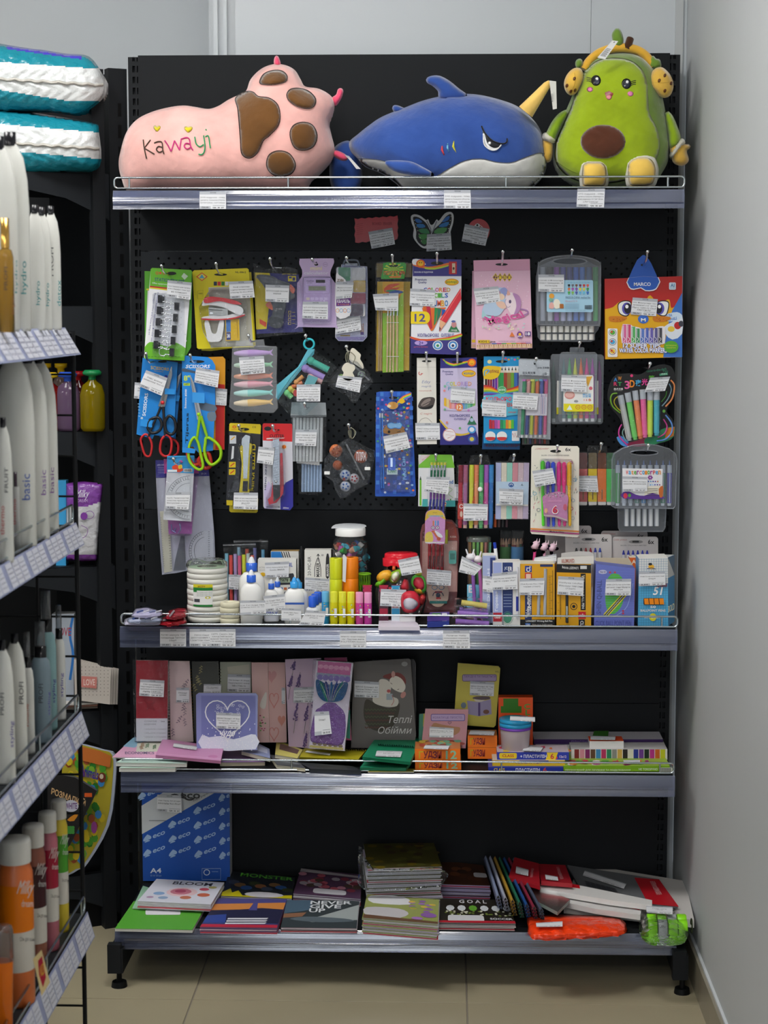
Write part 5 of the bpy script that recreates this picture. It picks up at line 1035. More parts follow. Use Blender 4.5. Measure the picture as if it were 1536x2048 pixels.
b=T.part('bag_back');b.sl(pl,[(240,395),(655,395),(665,520),(705,1000),(712,1180),(600,1245),(400,1285),(292,1298),(262,900),(245,560)],.0006,'d4d4e0','u')
c=T.part('header_card');c.sl(pl,[(240,395),(655,395),(666,520),(245,535)],.0006,'35308c',h=.001);z=PLo(pl,.001);c.tx(z,'набір лінійок',(255,425,320,440),'b8b8e0',bold=True);c.tx(z,'R',(585,400,600,420),'c8c8e8',bold=True);c.tx(z,'lineika',(590,452,635,466),'9c98d0');c.tx(z,'20 CM',(600,495,640,508),'b8b8e0')
for i in range(4):c.line(z,[(258,452+14*i),(310,452+14*i)],3,'9c98d0')
r=T.part('ruler');r.sl(pl,[(275,800),(345,790),(372,1270),(308,1285)],.002,'e4e0cc','u',h=.004)
for i in range(22):r.line(PLo(pl,.0045),[(332+1.2*i,830+20*i),(345+1.2*i,829+20*i)],3,'44464c');r.line(PLo(pl,.0045),[(280+1.2*i,850+18*i),(286+1.2*i,850+18*i)],2.5,'44464c')
t_=T.part('set_square');t_.sl(pl,[(440,990),(470,990),(480,1260),(380,1268),(395,1180)],.002,'d6d8dc','t',h=.0035)
for i in range(14):t_.line(PLo(pl,.004),[(455+i*.8,1010+17*i),(470+i*.8,1010+17*i)],2.5,'44464c')
p_=T.part('protractor');arc=lambda R,n=16:[(640+R*math.cos(a),1110+R*1.15*math.sin(a))for a in[math.radians(100+160*i/n)for i in range(n+1)]]
p_.sl(pl,arc(140)+[(690,950),(700,1170)],.002,'dcdde4','u',h=.0035);z=PLo(pl,.004)
for R in(135,118,95):p_.line(z,arc(R),3 if R!=118 else 2,'54565c')
for a in range(100,260,8):p_.line(z,[(640+118*math.cos(math.radians(a)),1110+136*math.sin(math.radians(a))),(640+135*math.cos(math.radians(a)),1110+155*math.sin(math.radians(a)))],2.5,'34363c')
for i in range(12):p_.line(z,[(655,960+17*i),(668,960+17*i)],3,'34363c')
bag(T,pl,[(240,395),(655,395),(705,1000),(712,1180),(600,1245),(400,1285),(292,1298),(262,900)],h=.008,th=.008)
T.done()
T=Thing('compass_set','small pink bag with compasses showing below the protractor bag','compass set',None);pl=VP(-.10)
c=card(T,pl,[(305,385),(578,380),(580,500),(310,500)],'c860a8',name='header_card');b=T.part('insert_card');b.sl(pl,[(330,500),(545,500),(528,975),(345,975)],.0006,'c49cc8',h=-.001)
b.A(pl,[(345,880),(530,880),(528,975),(345,975)],'b884bc')
for(x0,y0,x1,y1)in((365,900,370,950),(370,950,400,965),(430,890,440,940),(440,940,420,970),(470,985,475,990),(400,930,385,960)):m_=T.part('compass_piece');rod(m_,pl,x0,y0,x1,y1,10,'9cc0d8','k',.004)
bag(T,pl,[(305,385),(578,380),(580,500),(520,985),(480,995),(345,985)],h=.008,th=.008,col='f0dcf0');T.done()
T=Thing('protractor_bag','narrow white bag with blue printed header holding clear protractors','protractor',None);pl=VP(-.12)
c=card(T,pl,[(332,370),(548,368),(542,500),(330,490)],'2f8cc8',name='header_card');c.A(pl,smo([(370,450),(400,430),(430,445),(460,470),(430,490),(390,480)],3),'d8482c');c.A(pl,smo([(420,440),(445,430),(450,455),(425,465)],3),'e8c838');c.A(pl,rect(462,463,530,488),'e8e8e8')
for i in range(14):c.A(pl,rect(465+4.4*i,466,467+4.4*i+i%2,486),'202020')
c.tx(pl,'Colibri',(340,373,400,390),'14405c',bold=True);c.A(pl,rect(335,470,410,488),'d8e4ea');c.A(pl,ell(440,408,14,12),'b04a9c');c.A(pl,[(332,362),(545,358),(548,370),(332,376)],'3c9cd8')
b=T.part('bag_back');b.sl(pl,[(330,490),(542,500),(522,878),(302,862)],.0006,'f0f0f2','u');bag(T,pl,[(332,490),(545,500),(524,880),(300,864)],h=.007,th=.006)
p_=T.part('protractor');q=PLo(pl,.003);A_=lambda R,n=20:[(510-R*math.cos(a),690+R*.95*math.sin(a))for a in[math.radians(-90+180*i/n)for i in range(n+1)]]
p_.sl(pl,A_(185),.002,'f4f5f7','u',h=.003)
for R,w in((180,4),(150,2),(120,3)):p_.line(q,A_(R),w,'7c7e84')
for a in range(-85,90,7):p_.line(q,[(510-150*math.cos(math.radians(a)),690+142*math.sin(math.radians(a))),(510-172*math.cos(math.radians(a)),690+163*math.sin(math.radians(a)))],3,'54565c')
tag(T,PLo(pl,.009),[(322,650),(518,645),(500,785),(320,778)],('72676 Транспортир','пластик прозорий','Випуклий (0-90?)'),'5,00')
T.done();hook('the ruler and protractor bags',402,380,440,408,-.12)
# ---------------- right half, rows 2 to 4
view(820,700,3.657)
def strips(c,pl,x0,x1,y0,y1,cols,top=None):
 n=len(cols);w=(x1-x0)/n
 for i,f in enumerate(cols):c.A(pl,rect(x0+w*i+.8,y0+(top(i)if top else 0),x0+w*(i+1)-.8,y1),f)
T=Thing('eraser_pencil_box','tall narrow white box with a dark graphite drawing and cursive print','pencil box');pl=VP(-.14)
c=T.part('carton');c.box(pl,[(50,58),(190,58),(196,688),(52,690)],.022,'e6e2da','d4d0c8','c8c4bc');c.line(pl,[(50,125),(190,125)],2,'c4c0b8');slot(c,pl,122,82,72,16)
c.line(pl,ell(76,170,12,12,12)[:9],5,'c85048');c.line(pl,[(78,172),(95,172)],4,'c85048')
for t,b,f in(('Eday',(88,222,150,250),'8c94b8'),('magrib',(85,258,155,276),'8890b4'),('naumanik',(68,292,160,302),'cc7c74'),('C negrit',(75,458,162,476),'d08078')):c.tx(pl,t,b,f,shear=.3)
c.A(pl,smo([(58,415),(85,360),(130,345),(175,348),(182,375),(160,425),(100,432)],4),'4c4240');c.A(pl,smo([(80,400),(110,365),(150,355),(140,390),(100,412)],4),'8c7e78');c.A(pl,smo([(62,420),(120,418),(168,400),(155,428),(95,434)],3),'18161a');c.line(pl,smo([(65,532),(85,505),(125,498),(160,530)],4,False),3,'9c948c');c.line(pl,[(90,405),(150,375)],4,'28222a')
tag(T,PLo(pl,.001),[(38,534),(216,534),(220,655),(42,658)],('777802Т Олівці кольорові','Олівці в С2Н-650 6Н 6шт'),'14,00')
T.done();hook('the narrow graphite box',108,18,122,82,-.14)
T=Thing('pastel_pencil_box','lilac and navy box of 12 pastel coloured pencils, second row','pencil box');pl=VP(-.14);NV='2f2c80'
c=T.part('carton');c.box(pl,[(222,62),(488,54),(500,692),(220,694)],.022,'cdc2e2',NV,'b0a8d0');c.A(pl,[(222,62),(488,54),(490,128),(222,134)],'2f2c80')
for k,f in enumerate(('e8702c','f0c828','8cc83c')):c.A(pl,smo([(232+8*k,64),(270,84+4*k),(320,100+5*k),(380,86+5*k),(425,78+4*k),(425,84+4*k),(380,94+5*k),(320,108+5*k),(262,90+4*k)],2),f)
c.A(pl,ell(452,92,31,29),'e8641c');c.A(pl,ell(452,92,20,19),'f4b41c');c.line(pl,[(442,98),(452,104),(462,98)],3,'5c2c10');slot(c,pl,345,88,82,18)
c.tx(pl,'Premium',(238,150,315,165),'54508c',bold=True);c.tx(pl,'Quality',(258,170,316,186),'54508c',bold=True);c.A(pl,ell(430,172,52,27),'f0c41c');c.line(pl,ell(430,172,49,24),3,'c8381c',closed=True);c.tx(pl,'колорі',(394,160,466,184),'3c6a9c',bold=True)
for i,ch in enumerate('COLORED'):c.tx(pl,ch,(264+27*i,232,288+27*i,262),('8cc8e0','a8d060','e0c850','e8a090','c0a0d8','a890d0','e8a878')[i],bold=True)
c.tx(pl,'PENCILS',(278,268,420,296),'70a8c8',bold=True)
strips(c,pl,248,478,385,430,('e8b828','e8d090','e89080','e8a8b0','d878a8','b888c8','8888d0','6898d0','70b8c0','80c8a0','58b080','90c868'),lambda i:-8*abs(i-5.5)+10);c.A(pl,smo([(246,405),(300,432),(400,436),(478,405),(478,440),(246,440)],2),'cdc2e2')
c.A(pl,ell(360,418,28,29),'e88c50');c.tx(pl,'12',(343,402,378,434),'f8f0e0',bold=True);c.tx(pl,'КОЛЬОРОВІ',(290,470,438,488),'54508c',bold=True);c.tx(pl,'ОЛІВЦІ',(322,497,412,515),'54508c',bold=True)
c.A(pl,[(222,515),(300,600),(400,622),(480,585),(498,640),(500,692),(220,694)],'2f2c80');c.A(pl,smo([(222,510),(300,592),(380,614),(440,600),(430,615),(370,628),(300,612),(222,525)],2),'d8b838')
c.A(pl,ell(288,620,48,48),'f0e8ec');c.line(pl,[(250,590),(320,600),(262,620),(325,625),(275,645)],4,'c07060');c.line(pl,ell(288,620,45,45),3,'b83850',closed=True);c.A(pl,[(418,545),(450,480),(488,545)],'2a7050');c.A(pl,ell(452,512,14,14),'b0c4dc')
c.A(pl,ell(452,582,30,28),'4898d8');c.A(pl,ell(452,582,18,17),'e4ecf4');c.A(pl,ell(452,650,28,25),'3c5ca8');c.A(pl,ell(452,652,16,15),'d8c850')
for x,y,f in((255,265,'78c0a0'),(252,298,'e89090'),(255,435,'70b090'),(270,530,'d88c80'),(365,572,'70b070'),(428,442,'c888c8'),(405,370,'78c0a0')):c.A(pl,ell(x,y,9,9,10),f)
tag(T,PLo(pl,.001),[(302,262),(480,284),(472,392),(294,385)],('7713 Олівці кольорові','Гамма 12 кольорів Premio'),'37,00')
T.done();hook('the lilac pastel pencil box',348,22,345,88,-.14)
T=Thing('rainbow_pencil_box','bright blue box of coloured pencils with pencil tips and rainbow print','pencil box');pl=VP(-.135)
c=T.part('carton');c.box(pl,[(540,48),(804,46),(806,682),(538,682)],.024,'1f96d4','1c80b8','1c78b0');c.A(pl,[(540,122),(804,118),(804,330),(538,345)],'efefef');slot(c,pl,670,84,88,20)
for i,f in enumerate(('e05a78','e8a040','60b8e0','e870a0','70c860')):c.A(pl,ell(700+22*i,62+8*(i%2),9,8,8),f)
c.A(pl,ell(582,86,16,14),'e8e0a0')
for i,f in enumerate(('2c1a18','801828','8c2030','5c2080','6a28a0','c85098','28904c','2c9c54','988c40','a87048','98702c','3c9840','5878c0','3050a8')):
 x=548+18.5*i;c.A(pl,rect(x,190,x+16,330),f)if i<6 else c.A(pl,rect(545+20*(i-1),165,545+20*(i-1)+17,300),f)
for i in range(6):
 x=662+25*i;c.A(pl,[(x,166),(x+11,128),(x+23,166)],'e8d8c0');c.A(pl,[(x+5,148),(x+11,122),(x+17,148)],'28201c');c.A(pl,rect(x,166,x+22,285),('2c9850','a04030','988040','70a838','3c70b8','3c3c90')[i])
c.A(pl,smo([(540,122),(655,122),(662,150),(645,195),(600,216),(560,212),(540,205)],3),'e8c020');c.tx(pl,'Верблюд',(565,142,650,172),'8c3038',bold=True);c.line(pl,smo([(545,190),(545,160),(562,145),(580,150),(560,175)],3,False),8,'58a8e0')
for k,f in enumerate(('c82838','e87820','e8c828','8cc030','3c80c8','6c3898')):
 c.line(pl,smo([(539,262+13*k),(590,268+11*k),(650,300+5*k),(720,290+7*k),(805,262+11*k)],4,False),12,f)
c.A(pl,smo([(538,345),(600,330),(670,318),(740,325),(806,340),(806,470),(538,470)],2),'58bcd8');c.A(pl,ell(673,292,34,30),'48a868');c.line(pl,ell(673,292,28,24),2,'d8f0d8',closed=True);c.tx(pl,'БЕЗПЕ',(650,285,696,298),'f0f8f0',bold=True)
for i,ch in enumerate('КОЛЬОРО'):c.tx(pl,ch,(556+27*i,342,580+27*i,372),'e83858',bold=True)
c.tx(pl,'ВИХ',(712,385,790,415),'d8482c',bold=True);c.tx(pl,'ЗАВЖДИ',(718,450,775,462),'d85858',bold=True)
strips(c,pl,578,760,510,575,('b82838','c03048','a850a8','d860b0','2c9060','38b068','d88028','e0c028','58c040'),lambda i:3*(i%2))
for x in(588,672):c.A(pl,ell(x,630,38,35),'e8ecec');c.A(pl,smo([(x-36,640),(x,636),(x+36,640),(x+22,660),(x-22,660)],2),'c83838')
c.A(pl,rrect(745,592,800,665,6),'e8e8e8');c.line(pl,[(750,610),(760,640),(768,605),(778,640),(790,610)],5,'c03030')
r=card(T,PLo(pl,-.03),[(545,675),(805,675),(803,728),(528,726),(530,600)],'1c60a0',name='rear_carton',th=.01);r.tx(PLo(pl,-.03),'КАРАНДАШИ',(555,690,800,710),'803040',bold=True)
tag(T,PLo(pl,.001),[(528,360),(706,374),(704,490),(526,482)],('777285 Олівці кольорові','Верблюжонок 2К-003-12с','12кольорів'),'28,00')
T.done();hook('the bright blue rainbow pencil box',682,15,670,84,-.135)
T=Thing('pastel_highlighter_bag','white-topped clear bag of slim pastel highlighters, seen over the blue pencil box','marker set');pl=VP(-.16)
b=T.part('insert_card');b.sl(pl,[(800,62),(1025,70),(1028,655),(783,640)],.0006,'c6c9cc','u')
for i,f in enumerate(('58b080','6068a8','d8dc58','f08860','7080c8','e878a0')):
 pen(T,pl,838+32*i,215,820+33*i,640,26,f,cap='f0b8b0' if i==1 else f,capf=.3,name='highlighter',m='u');
l=T.part('paper_label');z=PLo(pl,.009);l.sl(z,[(795,70),(1020,78),(1020,190),(795,180)],.0004,'c9cdd0');z=PLo(pl,.0093)
l.tx(z,'双头荧光笔',(822,158,918,178),'4c5058',bold=True);l.tx(z,'HIGHLIGHTER  artwork',(822,182,935,192),'6c7078');l.tx(z,'AYB 艾烨酷',(932,122,1018,138),'5c6068',bold=True);l.tx(z,'6色',(970,162,1004,192),'54585c');l.tx(z,'轻柔色',(968,196,1004,206),'6c7078')
for i,f in enumerate(('c878c0','d07888','d8d868','70b090','70a8d0','9058a8')):l.A(z,rect(820+31*i,214,846+31*i,228),f)
l2=T.part('paper_label');l2.sl(PLo(pl,.009),[(850,318),(1005,320),(1000,480),(848,478)],.0004,'d8d2d8')
for i in range(4):l2.line(PLo(pl,.0093),[(960+9*i,330),(958+9*i,470)],3,('b890b0','5858a0','c8a0b8','8c88b0')[i])
bag(T,pl,[(795,60),(1030,68),(1028,655),(785,640)],h=.011,th=.010);hk=T.part('hang_hole');hk.A(PLo(pl,.0115),ell(912,95,7,14),'15161a')
rr=T.part('rear_bag');rr.sl(PLo(pl,-.02),[(820,640),(1015,640),(1020,690),(820,692)],.006,'b0a8a8','t')
for i in range(5):p=T.part('highlighter');rod(p,PLo(pl,-.015),845+35*i,640,845+35*i,685,18,('406048','485078','98504c','784868','a84838')[i],'g',.002)
tag(T,PLo(pl,.013),[(755,308),(940,318),(926,438),(748,428)],('МММ47 Набір','кольорових маркерів','двосторонні пастель-XTS-STA','6 кольорів Stenson'),'26,00')
T.done();hook('the bag of pastel highlighters',920,60,912,88,-.16)
T=Thing('neon_marker_case','frosted flip case of bright brush markers, white tips down, fruit label','marker set',None);pl=VP(-.17)
for i,f in enumerate(('5a7c80','38b058','d8e02c','f87030','e83898','a838a0')):
 x=1125+42*i;p=T.part('marker');z=PLo(pl,-.012);rod(p,z,x,165,x,500,32,f,'g',.002);rod(p,z,x,60,x,165,4,f,'g',.002,w1=30);rod(p,z,x,500,x,522,26,'eeeee8','g',.002)
c=T.part('case');c.sl(pl,smo([(1098,30),(1112,15),(1355,15),(1370,32),(1368,180),(1366,510),(1350,530),(1100,530),(1086,505),(1090,180)],1),.02,'e6eaf0','t')
for y in(178,470):c.tube([pl(1090,y,.001),pl(1368,y,.001)],.0008,'f4f6fa','t',5)
tb=T.part('hang_tab');tb.sl(pl,rrect(1168,-20,1275,18,10),.002,'cdd2da','t',h=-.008)
l=T.part('paper_label');l.sl(pl,rrect(1122,184,1342,450,12),.0004,'ecebe8',h=.0012);z=PLo(pl,.0016);l.A(z,smo([(1124,392),(1342,396),(1342,440),(1330,450),(1135,450),(1124,440)],1),'e6dc1c');l.A(z,ell(1168,330,38,30),'d89890');l.A(z,ell(1166,328,30,20),'e8b8b0');l.A(z,ell(1215,375,16,9),'9c9ca0')
l.A(z,[(1290,195),(1335,192),(1318,225),(1302,270),(1290,235)],'e8b040');l.A(z,ell(1322,280,13,13),'d86878');l.tx(z,'美感想\n水彩笔',(1262,318,1325,348),'70b0e0',bold=True);l.tx(z,'1 2 色',(1272,355,1326,374),'e07850',bold=True)
for x in(1228,1272,1315):l.line(z,ell(x,418,16,15,12),4,'d06840',closed=True);l.line(z,[(x-8,418),(x+8,418)],4,'d06840')
l.A(z,[(1145,438),(1168,402),(1188,438)],'e8f4f0')
tag(T,PLo(pl,.003),[(1108,182),(1290,188),(1292,310),(1104,302)],('1683-12 Фломастери','акварельні ТМВОА 12 з','наклейкою 12 кольорів'),'78,00')
T.done()
T=Thing('neon_marker_case','second frosted marker case standing out left and right behind the first','marker set',None);pl=VP(-.14)
for x,f in((1050,'3c5c50'),(1385,'a03890')):p=T.part('marker');z=PLo(pl,-.012);rod(p,z,x,165,x,500,34,f,'g',.002);rod(p,z,x,80,x,165,4,f,'g',.002,w1=30);rod(p,z,x,500,x,528,26,'d8d8d4','g',.002)
c=T.part('case');c.sl(pl,smo([(1030,45),(1042,30),(1400,32),(1418,48),(1416,180),(1412,525),(1398,542),(1040,542),(1026,522)],1),.02,'dde2e8','t')
l=T.part('paper_label');l.sl(pl,[(1075,225),(1378,225),(1378,470),(1072,470)],.0004,'e4e3de',h=.0012);l.A(PLo(pl,.0016),[(1072,420),(1378,420),(1378,470),(1072,470)],'d8d01c');T.done()
view(1080,680,4.8);hook('the two frosted brush marker cases',391,20,360,85,-.17)
T=Thing('glow_marker_card','black butterfly-shaped card with six glow-in-the-dark pens and neon tube outlines','marker card');pl=VP(-.15)
c=card(T,pl,smo([(650,560),(655,470),(690,380),(740,330),(860,320),(960,330),(1060,270),(1160,235),(1250,250),(1290,310),(1300,400),(1290,500),(1230,640),(1215,690),(1270,760),(1295,850),(1280,930),(1200,980),(1000,1020),(820,1025),(750,980),(735,935),(790,890),(770,760),(690,660)],3),'18181a')
c.A(pl,smo([(735,935),(790,925),(860,990),(830,1022),(775,1005)],2),'4c90d8');c.A(pl,smo([(845,990),(930,960),(1015,940),(1015,1015),(850,1018)],2),'a82c54');c.A(pl,smo([(1015,930),(1100,925),(1160,860),(1290,832),(1280,930),(1200,975),(1016,1012)],2),'2e8c5c');c.A(pl,[(1210,850),(1292,832),(1282,920),(1200,960)],'e07c24')
c.tx(QM(pl,[(1020,290),(1215,262),(1218,288),(1022,312)]),'Glow-in-the-dark',(0,0,1,1),'2c6c54',bold=True);c.tx(pl,'Pen',(1182,288,1228,308),'2c6c54',bold=True);c.A(pl,[(1145,325),(1225,310),(1228,335),(1148,345)],'3c8c68');c.tx(pl,'6色夜光',(1160,318,1220,334),'d8f0e4')
c.tx(pl,'A',(708,362,742,398),'3c88d8',bold=True);c.tx(pl,'W',(748,350,784,386),'e08c30',bold=True);c.tx(pl,'R',(708,404,742,440),'d83868',bold=True);c.tx(pl,'T',(748,404,784,440),'3ca860',bold=True);c.tx(pl,'美术王国',(708,460,795,480),'d8d8d8',bold=True);c.tx(pl,'ART WORLD',(710,482,790,490),'b0b0b0')
for t,b,f in(('3',(812,392,862,470),'e05c9c'),('D',(862,385,908,455),'f0902c'),('夜',(915,380,972,442),'48b0e0'),('光',(975,372,1035,435),'e848a0'),('笔',(1042,340,1100,380),'60b838')):c.tx(pl,t,b,f,bold=True,res=3)
c.A(pl,ell(880,343,14,14),'d83878')
for pts,f,w in(([(740,512),(695,520),(678,570),(700,640),(770,700)],'70a038',16),([(760,540),(725,560),(712,600),(740,650),(775,680)],'b0a828',12),([(1255,385),(1290,440),(1270,560),(1205,640)],'e89058',16),([(1240,420),(1260,480),(1225,570),(1170,635)],'88a8b8',12),([(1215,490),(1205,540),(1165,595)],'509840',10),([(785,810),(760,860),(765,930),(840,1010)],'d848a0',14),([(805,850),(792,900),(830,975)],'8cb8b0',10),([(1205,720),(1262,800),(1265,880),(1210,950),(1120,970)],'6898e0',16),([(1185,760),(1220,830),(1195,900),(1130,935)],'d04c98',14)):o=T.part('neon_tube');o.tube([pl(x,y,.004)for x,y in smo(pts,5,False)],w/VIEW[2]*MPP/2,f,'g',7)
for(x0,y0,x1,y1),f in zip(((772,530,860,965),(840,505,915,955),(912,485,965,945),(985,475,1008,935),(1058,490,1055,930),(1118,490,1118,915)),('cfcfca','7cdc6c','f89058','f86ca8','d4ec50','50b8c8')):
 pen(T,pl,x0,y0,x1,y1,56,f,cap='c4c8cc',tip=f,capf=.2,name='glow_pen')
bag(T,pl,[(740,500),(1150,470),(1155,930),(1000,950),(850,985),(800,760)],h=.018,th=.016,name='blister');c.A(pl,ell(1190,683,14,15),'68b048')
tag(T,PLo(pl,.019),[(1060,362),(1250,352),(1200,488),(1002,502)],('Маркери набір клею крем','двоблоках Помпи Ред 6М','Неон Дозатори Stenson'),'57,00')
T.done();hook('the black glow pen card',1037,222,1015,270,-.15)
view(820,700,3.657)
T=Thing('green_pencil_box','green and white box of pencils with an open notch top, behind dangling pencils','pencil box');pl=VP(-.12)
c=T.part('carton');c.box(pl,[(62,765),(318,772),(332,1146),(60,1143)],.02,'e9eaec','6cb030','5ca090');c.A(pl,[(84,765),(304,765),(328,862),(62,862),(64,800)],'7cc43c');c.A(pl,[(84,766),(150,766),(66,840),(64,800)],'e4d8d8');c.tx(QM(pl,[(85,800),(138,768),(144,780),(90,812)]),'ЗАСТІБКА',(0,0,1,1),'c85058')
c.A(pl,rect(70,950,84,1138),'7cc83c');c.A(pl,[(70,950),(77,920),(84,950)],'2c4830');c.tx(pl,'H',(96,1110,112,1132),'8c4898',bold=True);c.tx(pl,'nd',(285,950,316,978),'3878c0',bold=True)
for a,f in((0,'e8a030'),(.35,'e05048'),(.7,'50a8c8'),(1.05,'c060a8'),(1.4,'58a858')):c.A(pl,[(300,1143),(300-55*math.cos(a),1143-55*math.sin(a)),(300-55*math.cos(a+.2),1143-55*math.sin(a+.2))],f)
c.A(pl,[(92,1090),(130,1090),(130,1145),(88,1145)],'4cb8b8');c.A(pl,[(270,1100),(332,1100),(332,1146),(262,1146)],'48b4b4');c.line(pl,smo([(270,1000),(310,1020),(280,1050),(315,1080)],3,False),5,'b8d8a8');T.done()
T=Thing('dangling_pencil_bag','slim bag of purple and green pencils with eraser ends and pink cartoon card','pencil pack');pl=VP(-.155)
for i in range(5):
 x0,x1=160+24*i,145+25*i;p=T.part('pencil')
 rod(p,pl,x0,822,x0-.5,842,19,'e4d848','s',.006);rod(p,pl,x0-.5,842,x0-2,878,18,'d4d6d8','k',.006);rod(p,pl,x0-2,878,x0-4,930,18,'1f6c48','g',.006);rod(p,pl,x0-4,930,x0-8,1090,18,'7c3c9c','g',.006);rod(p,pl,x0-8,1090,x1-5,1200,18,'2c2c88','g',.006)
 rod(p,pl,x1-5,1200,x1-6,1400,18,'b02838','g',.003)
c=card(T,PLo(pl,.011),smo([(112,1220),(125,1180),(180,1165),(235,1180),(257,1225),(255,1320),(252,1418),(180,1415),(110,1412),(110,1320)],2),'d898cc',name='printed_card');z=PLo(pl,.011)
c.A(z,smo([(113,1222),(128,1182),(180,1168),(233,1182),(256,1225),(256,1240),(200,1210),(150,1215),(113,1250)],2),'e8c440');c.tx(z,'Карандаши',(135,1205,242,1222),'60b8c8',bold=True);c.tx(z,'BEIFA',(168,1186,200,1194),'806030')
for x,f in((166,'e08850'),(182,'58b0d8'),(200,'4890d0')):c.A(z,rect(x,1248,x+10,1285),f)
for x in(168,200):c.line(z,ell(x,1300,14,12,14),3,'605858',closed=True);c.A(z,ell(x,1300,10,8),'e8e8e8');c.A(z,ell(x,1300,4,4,8),'202020')
c.A(z,smo([(112,1350),(135,1330),(160,1335),(170,1390),(150,1405),(112,1410)],3),'e8d058');c.A(z,smo([(155,1325),(185,1320),(212,1355),(195,1375),(175,1345)],2),'d86840');c.A(z,smo([(180,1320),(225,1345),(238,1370),(205,1365)],3),'eaeaea');c.A(z,ell(210,1382,15,14),'c85838');c.A(z,rect(112,1404,250,1412),'ecece0')
bag(T,pl,[(140,812),(268,812),(262,1180),(255,1418),(110,1412),(118,1180)],h=.013,th=.012)
tag(T,PLo(pl,.014),[(122,928),(290,930),(278,1056),(104,1034)],('77113 Олівці укол-7 гран','Кольорові Вікторія','абирозов Strip-1 дитяч','в пакеті'),'8,00')
T.done();hook('the dangling pencils bag',186,765,190,800,-.155)
T=Thing('felt_pen_pouch','clear pouch of chunky felt markers with a white press stud','marker set');pl=VP(-.145)
for i,(a,b_)in enumerate((('8c2034','c02438'),('b06080','b070a0'),('d8e040','e0e048'),('f08858','f09868'),('50b868','70d080'),('b060c0','e068b0'),('3890d0','2c78c0'))):
 x=372+36*i+(8 if i>1 else 0);pen(T,pl,x,840,x-6,1300,34,b_,cap=a,tip='f0c0b0' if i%2 else b_,capf=.28,name='marker')
b=T.part('pocket_print');z=PLo(pl,.012);b.sl(z,[(350,1120),(395,1120),(392,1240),(348,1236)],.0004,'c83828');b.tx(PLo(pl,.0125),'С',(360,1128,388,1160),'f0e8e0',bold=True);b.A(PLo(pl,.0125),ell(375,1200,10,22),'e8c8b0')
for x,f in((465,'d84828'),(512,'2c8c60'),(545,'c83880'),(585,'2c60a8')):b.tx(QM(PLo(pl,.0125),[(x-10,1120),(x-10,1070),(x+10,1070),(x+10,1120)]),'Fluo',(0,0,1,1),f,bold=True)
bag(T,pl,[(340,835),(430,840),(440,775),(465,768),(570,770),(590,840),(615,850),(605,1305),(570,1310),(335,1300)],h=.014,th=.012)
st=T.part('press_stud');st.lathe(pl(513,1018,.014),[(.0055,0),(.0055,.002),(.004,.003),(0,.003)],'f2f2f0','g',14,axis=(0,-1,0))
rr=T.part('rear_marker');
for i in range(4):rr=T.part('rear_marker');rod(rr,PLo(pl,-.022),625+28*i,1200,622+28*i,1295,22,('c85c30','60484c','38383c','503840')[i],'g',.003)
tag(T,PLo(pl,.016),[(390,1122),(570,1128),(566,1246),(390,1250)],('ММ50100 Маркери','текстовид двосторонніх','Фломастри Sitanon T1-09'),'45,00')
tag(T,PLo(pl,.003),[(328,980),(412,986),(408,1106),(324,1100)],('ММ1','420 Е 6мал'),'36,00')
T.done();hook('the chunky felt marker pouch',500,770,512,822,-.145)
T=Thing('pastel_liner_pack','pale pack of flat pastel liner pens, numbered 6, light blue label','marker set');pl=VP(-.145)
for i,f in enumerate(('b8bce0','e8dcc4','98d8c0','e898a0','dcc0c4','c8b4cc')):p=T.part('liner_pen');p.sl(pl,[(628+41*i,825),(667+41*i,826),(664+40*i,1236),(625+40*i,1234)],.007,f,'s',h=.007)
l=T.part('paper_label');l.sl(PLo(pl,.009),[(628,962),(868,964),(864,1142),(630,1138)],.0004,'c8dcec');z=PLo(pl,.0094);l.A(z,ell(740,987,20,17),'3464a8');l.tx(z,'⌒',(728,978,752,990),'ffffff',bold=True);l.tx(z,'6',(812,978,828,994),'506078');l.A(z,[(630,1125),(864,1130),(864,1142),(630,1138)],'ece8e0');l.tx(z,'Candy',(718,1010,760,1020),'4c70a0')
bag(T,pl,[(625,815),(715,810),(735,770),(765,768),(780,812),(880,820),(870,1240),(622,1238)],h=.012,th=.011)
tag(T,PLo(pl,.013),[(652,1012),(830,1020),(824,1134),(654,1126)],('ММ0060 Набір','кольорових маркерів','СРТ7218','текстовиділювачів 6','Акварель, Stenson'),'44,00')
T.done();hook('the pastel liner pens pack',755,765,750,800,-.145)
T=Thing('gel_highlighter_card','large cream blister card of six glossy curved highlighters, marked 6x','marker card');pl=VP(-.18)
c=card(T,pl,smo([(888,712),(900,698),(1225,703),(1238,718),(1236,1040),(1236,1355),(1222,1370),(890,1345),(880,1330),(884,1000)],1),'ebe5d8')
c.tx(pl,'6x',(1136,714,1178,740),'28282c',bold=True,res=3);c.tx(QM(pl,[(918,715),(1012,712),(1012,732),(918,732)]),'Little prince',(0,0,1,1),'c85c50',shear=.3);slot(c,pl,1065,740,82,22);c.tx(pl,'BALLPEN • STYLE & HIGHLIGHTERS MARKERS',(962,766,1164,776),'504c48')
for i in range(36):
 x,y=rn.choice((rn.uniform(892,950),rn.uniform(1172,1228))),rn.uniform(800,1290);c.line(pl,[(x,y),(x+rn.uniform(-12,12),y+rn.uniform(8,24))],3,('6c8c60','506070','c85068','88b0c0')[i%4])
for x,y,f in((1180,1160,'b83850'),(1175,825,'c84888'),(912,1050,'78b0c8'),(1192,1100,'98a8b8'),(1190,1230,'b0b8c0'),(940,1170,'707c88'),(1205,950,'6898b8')):c.line(pl,ell(x,y,13,12,10),4,f,closed=True)
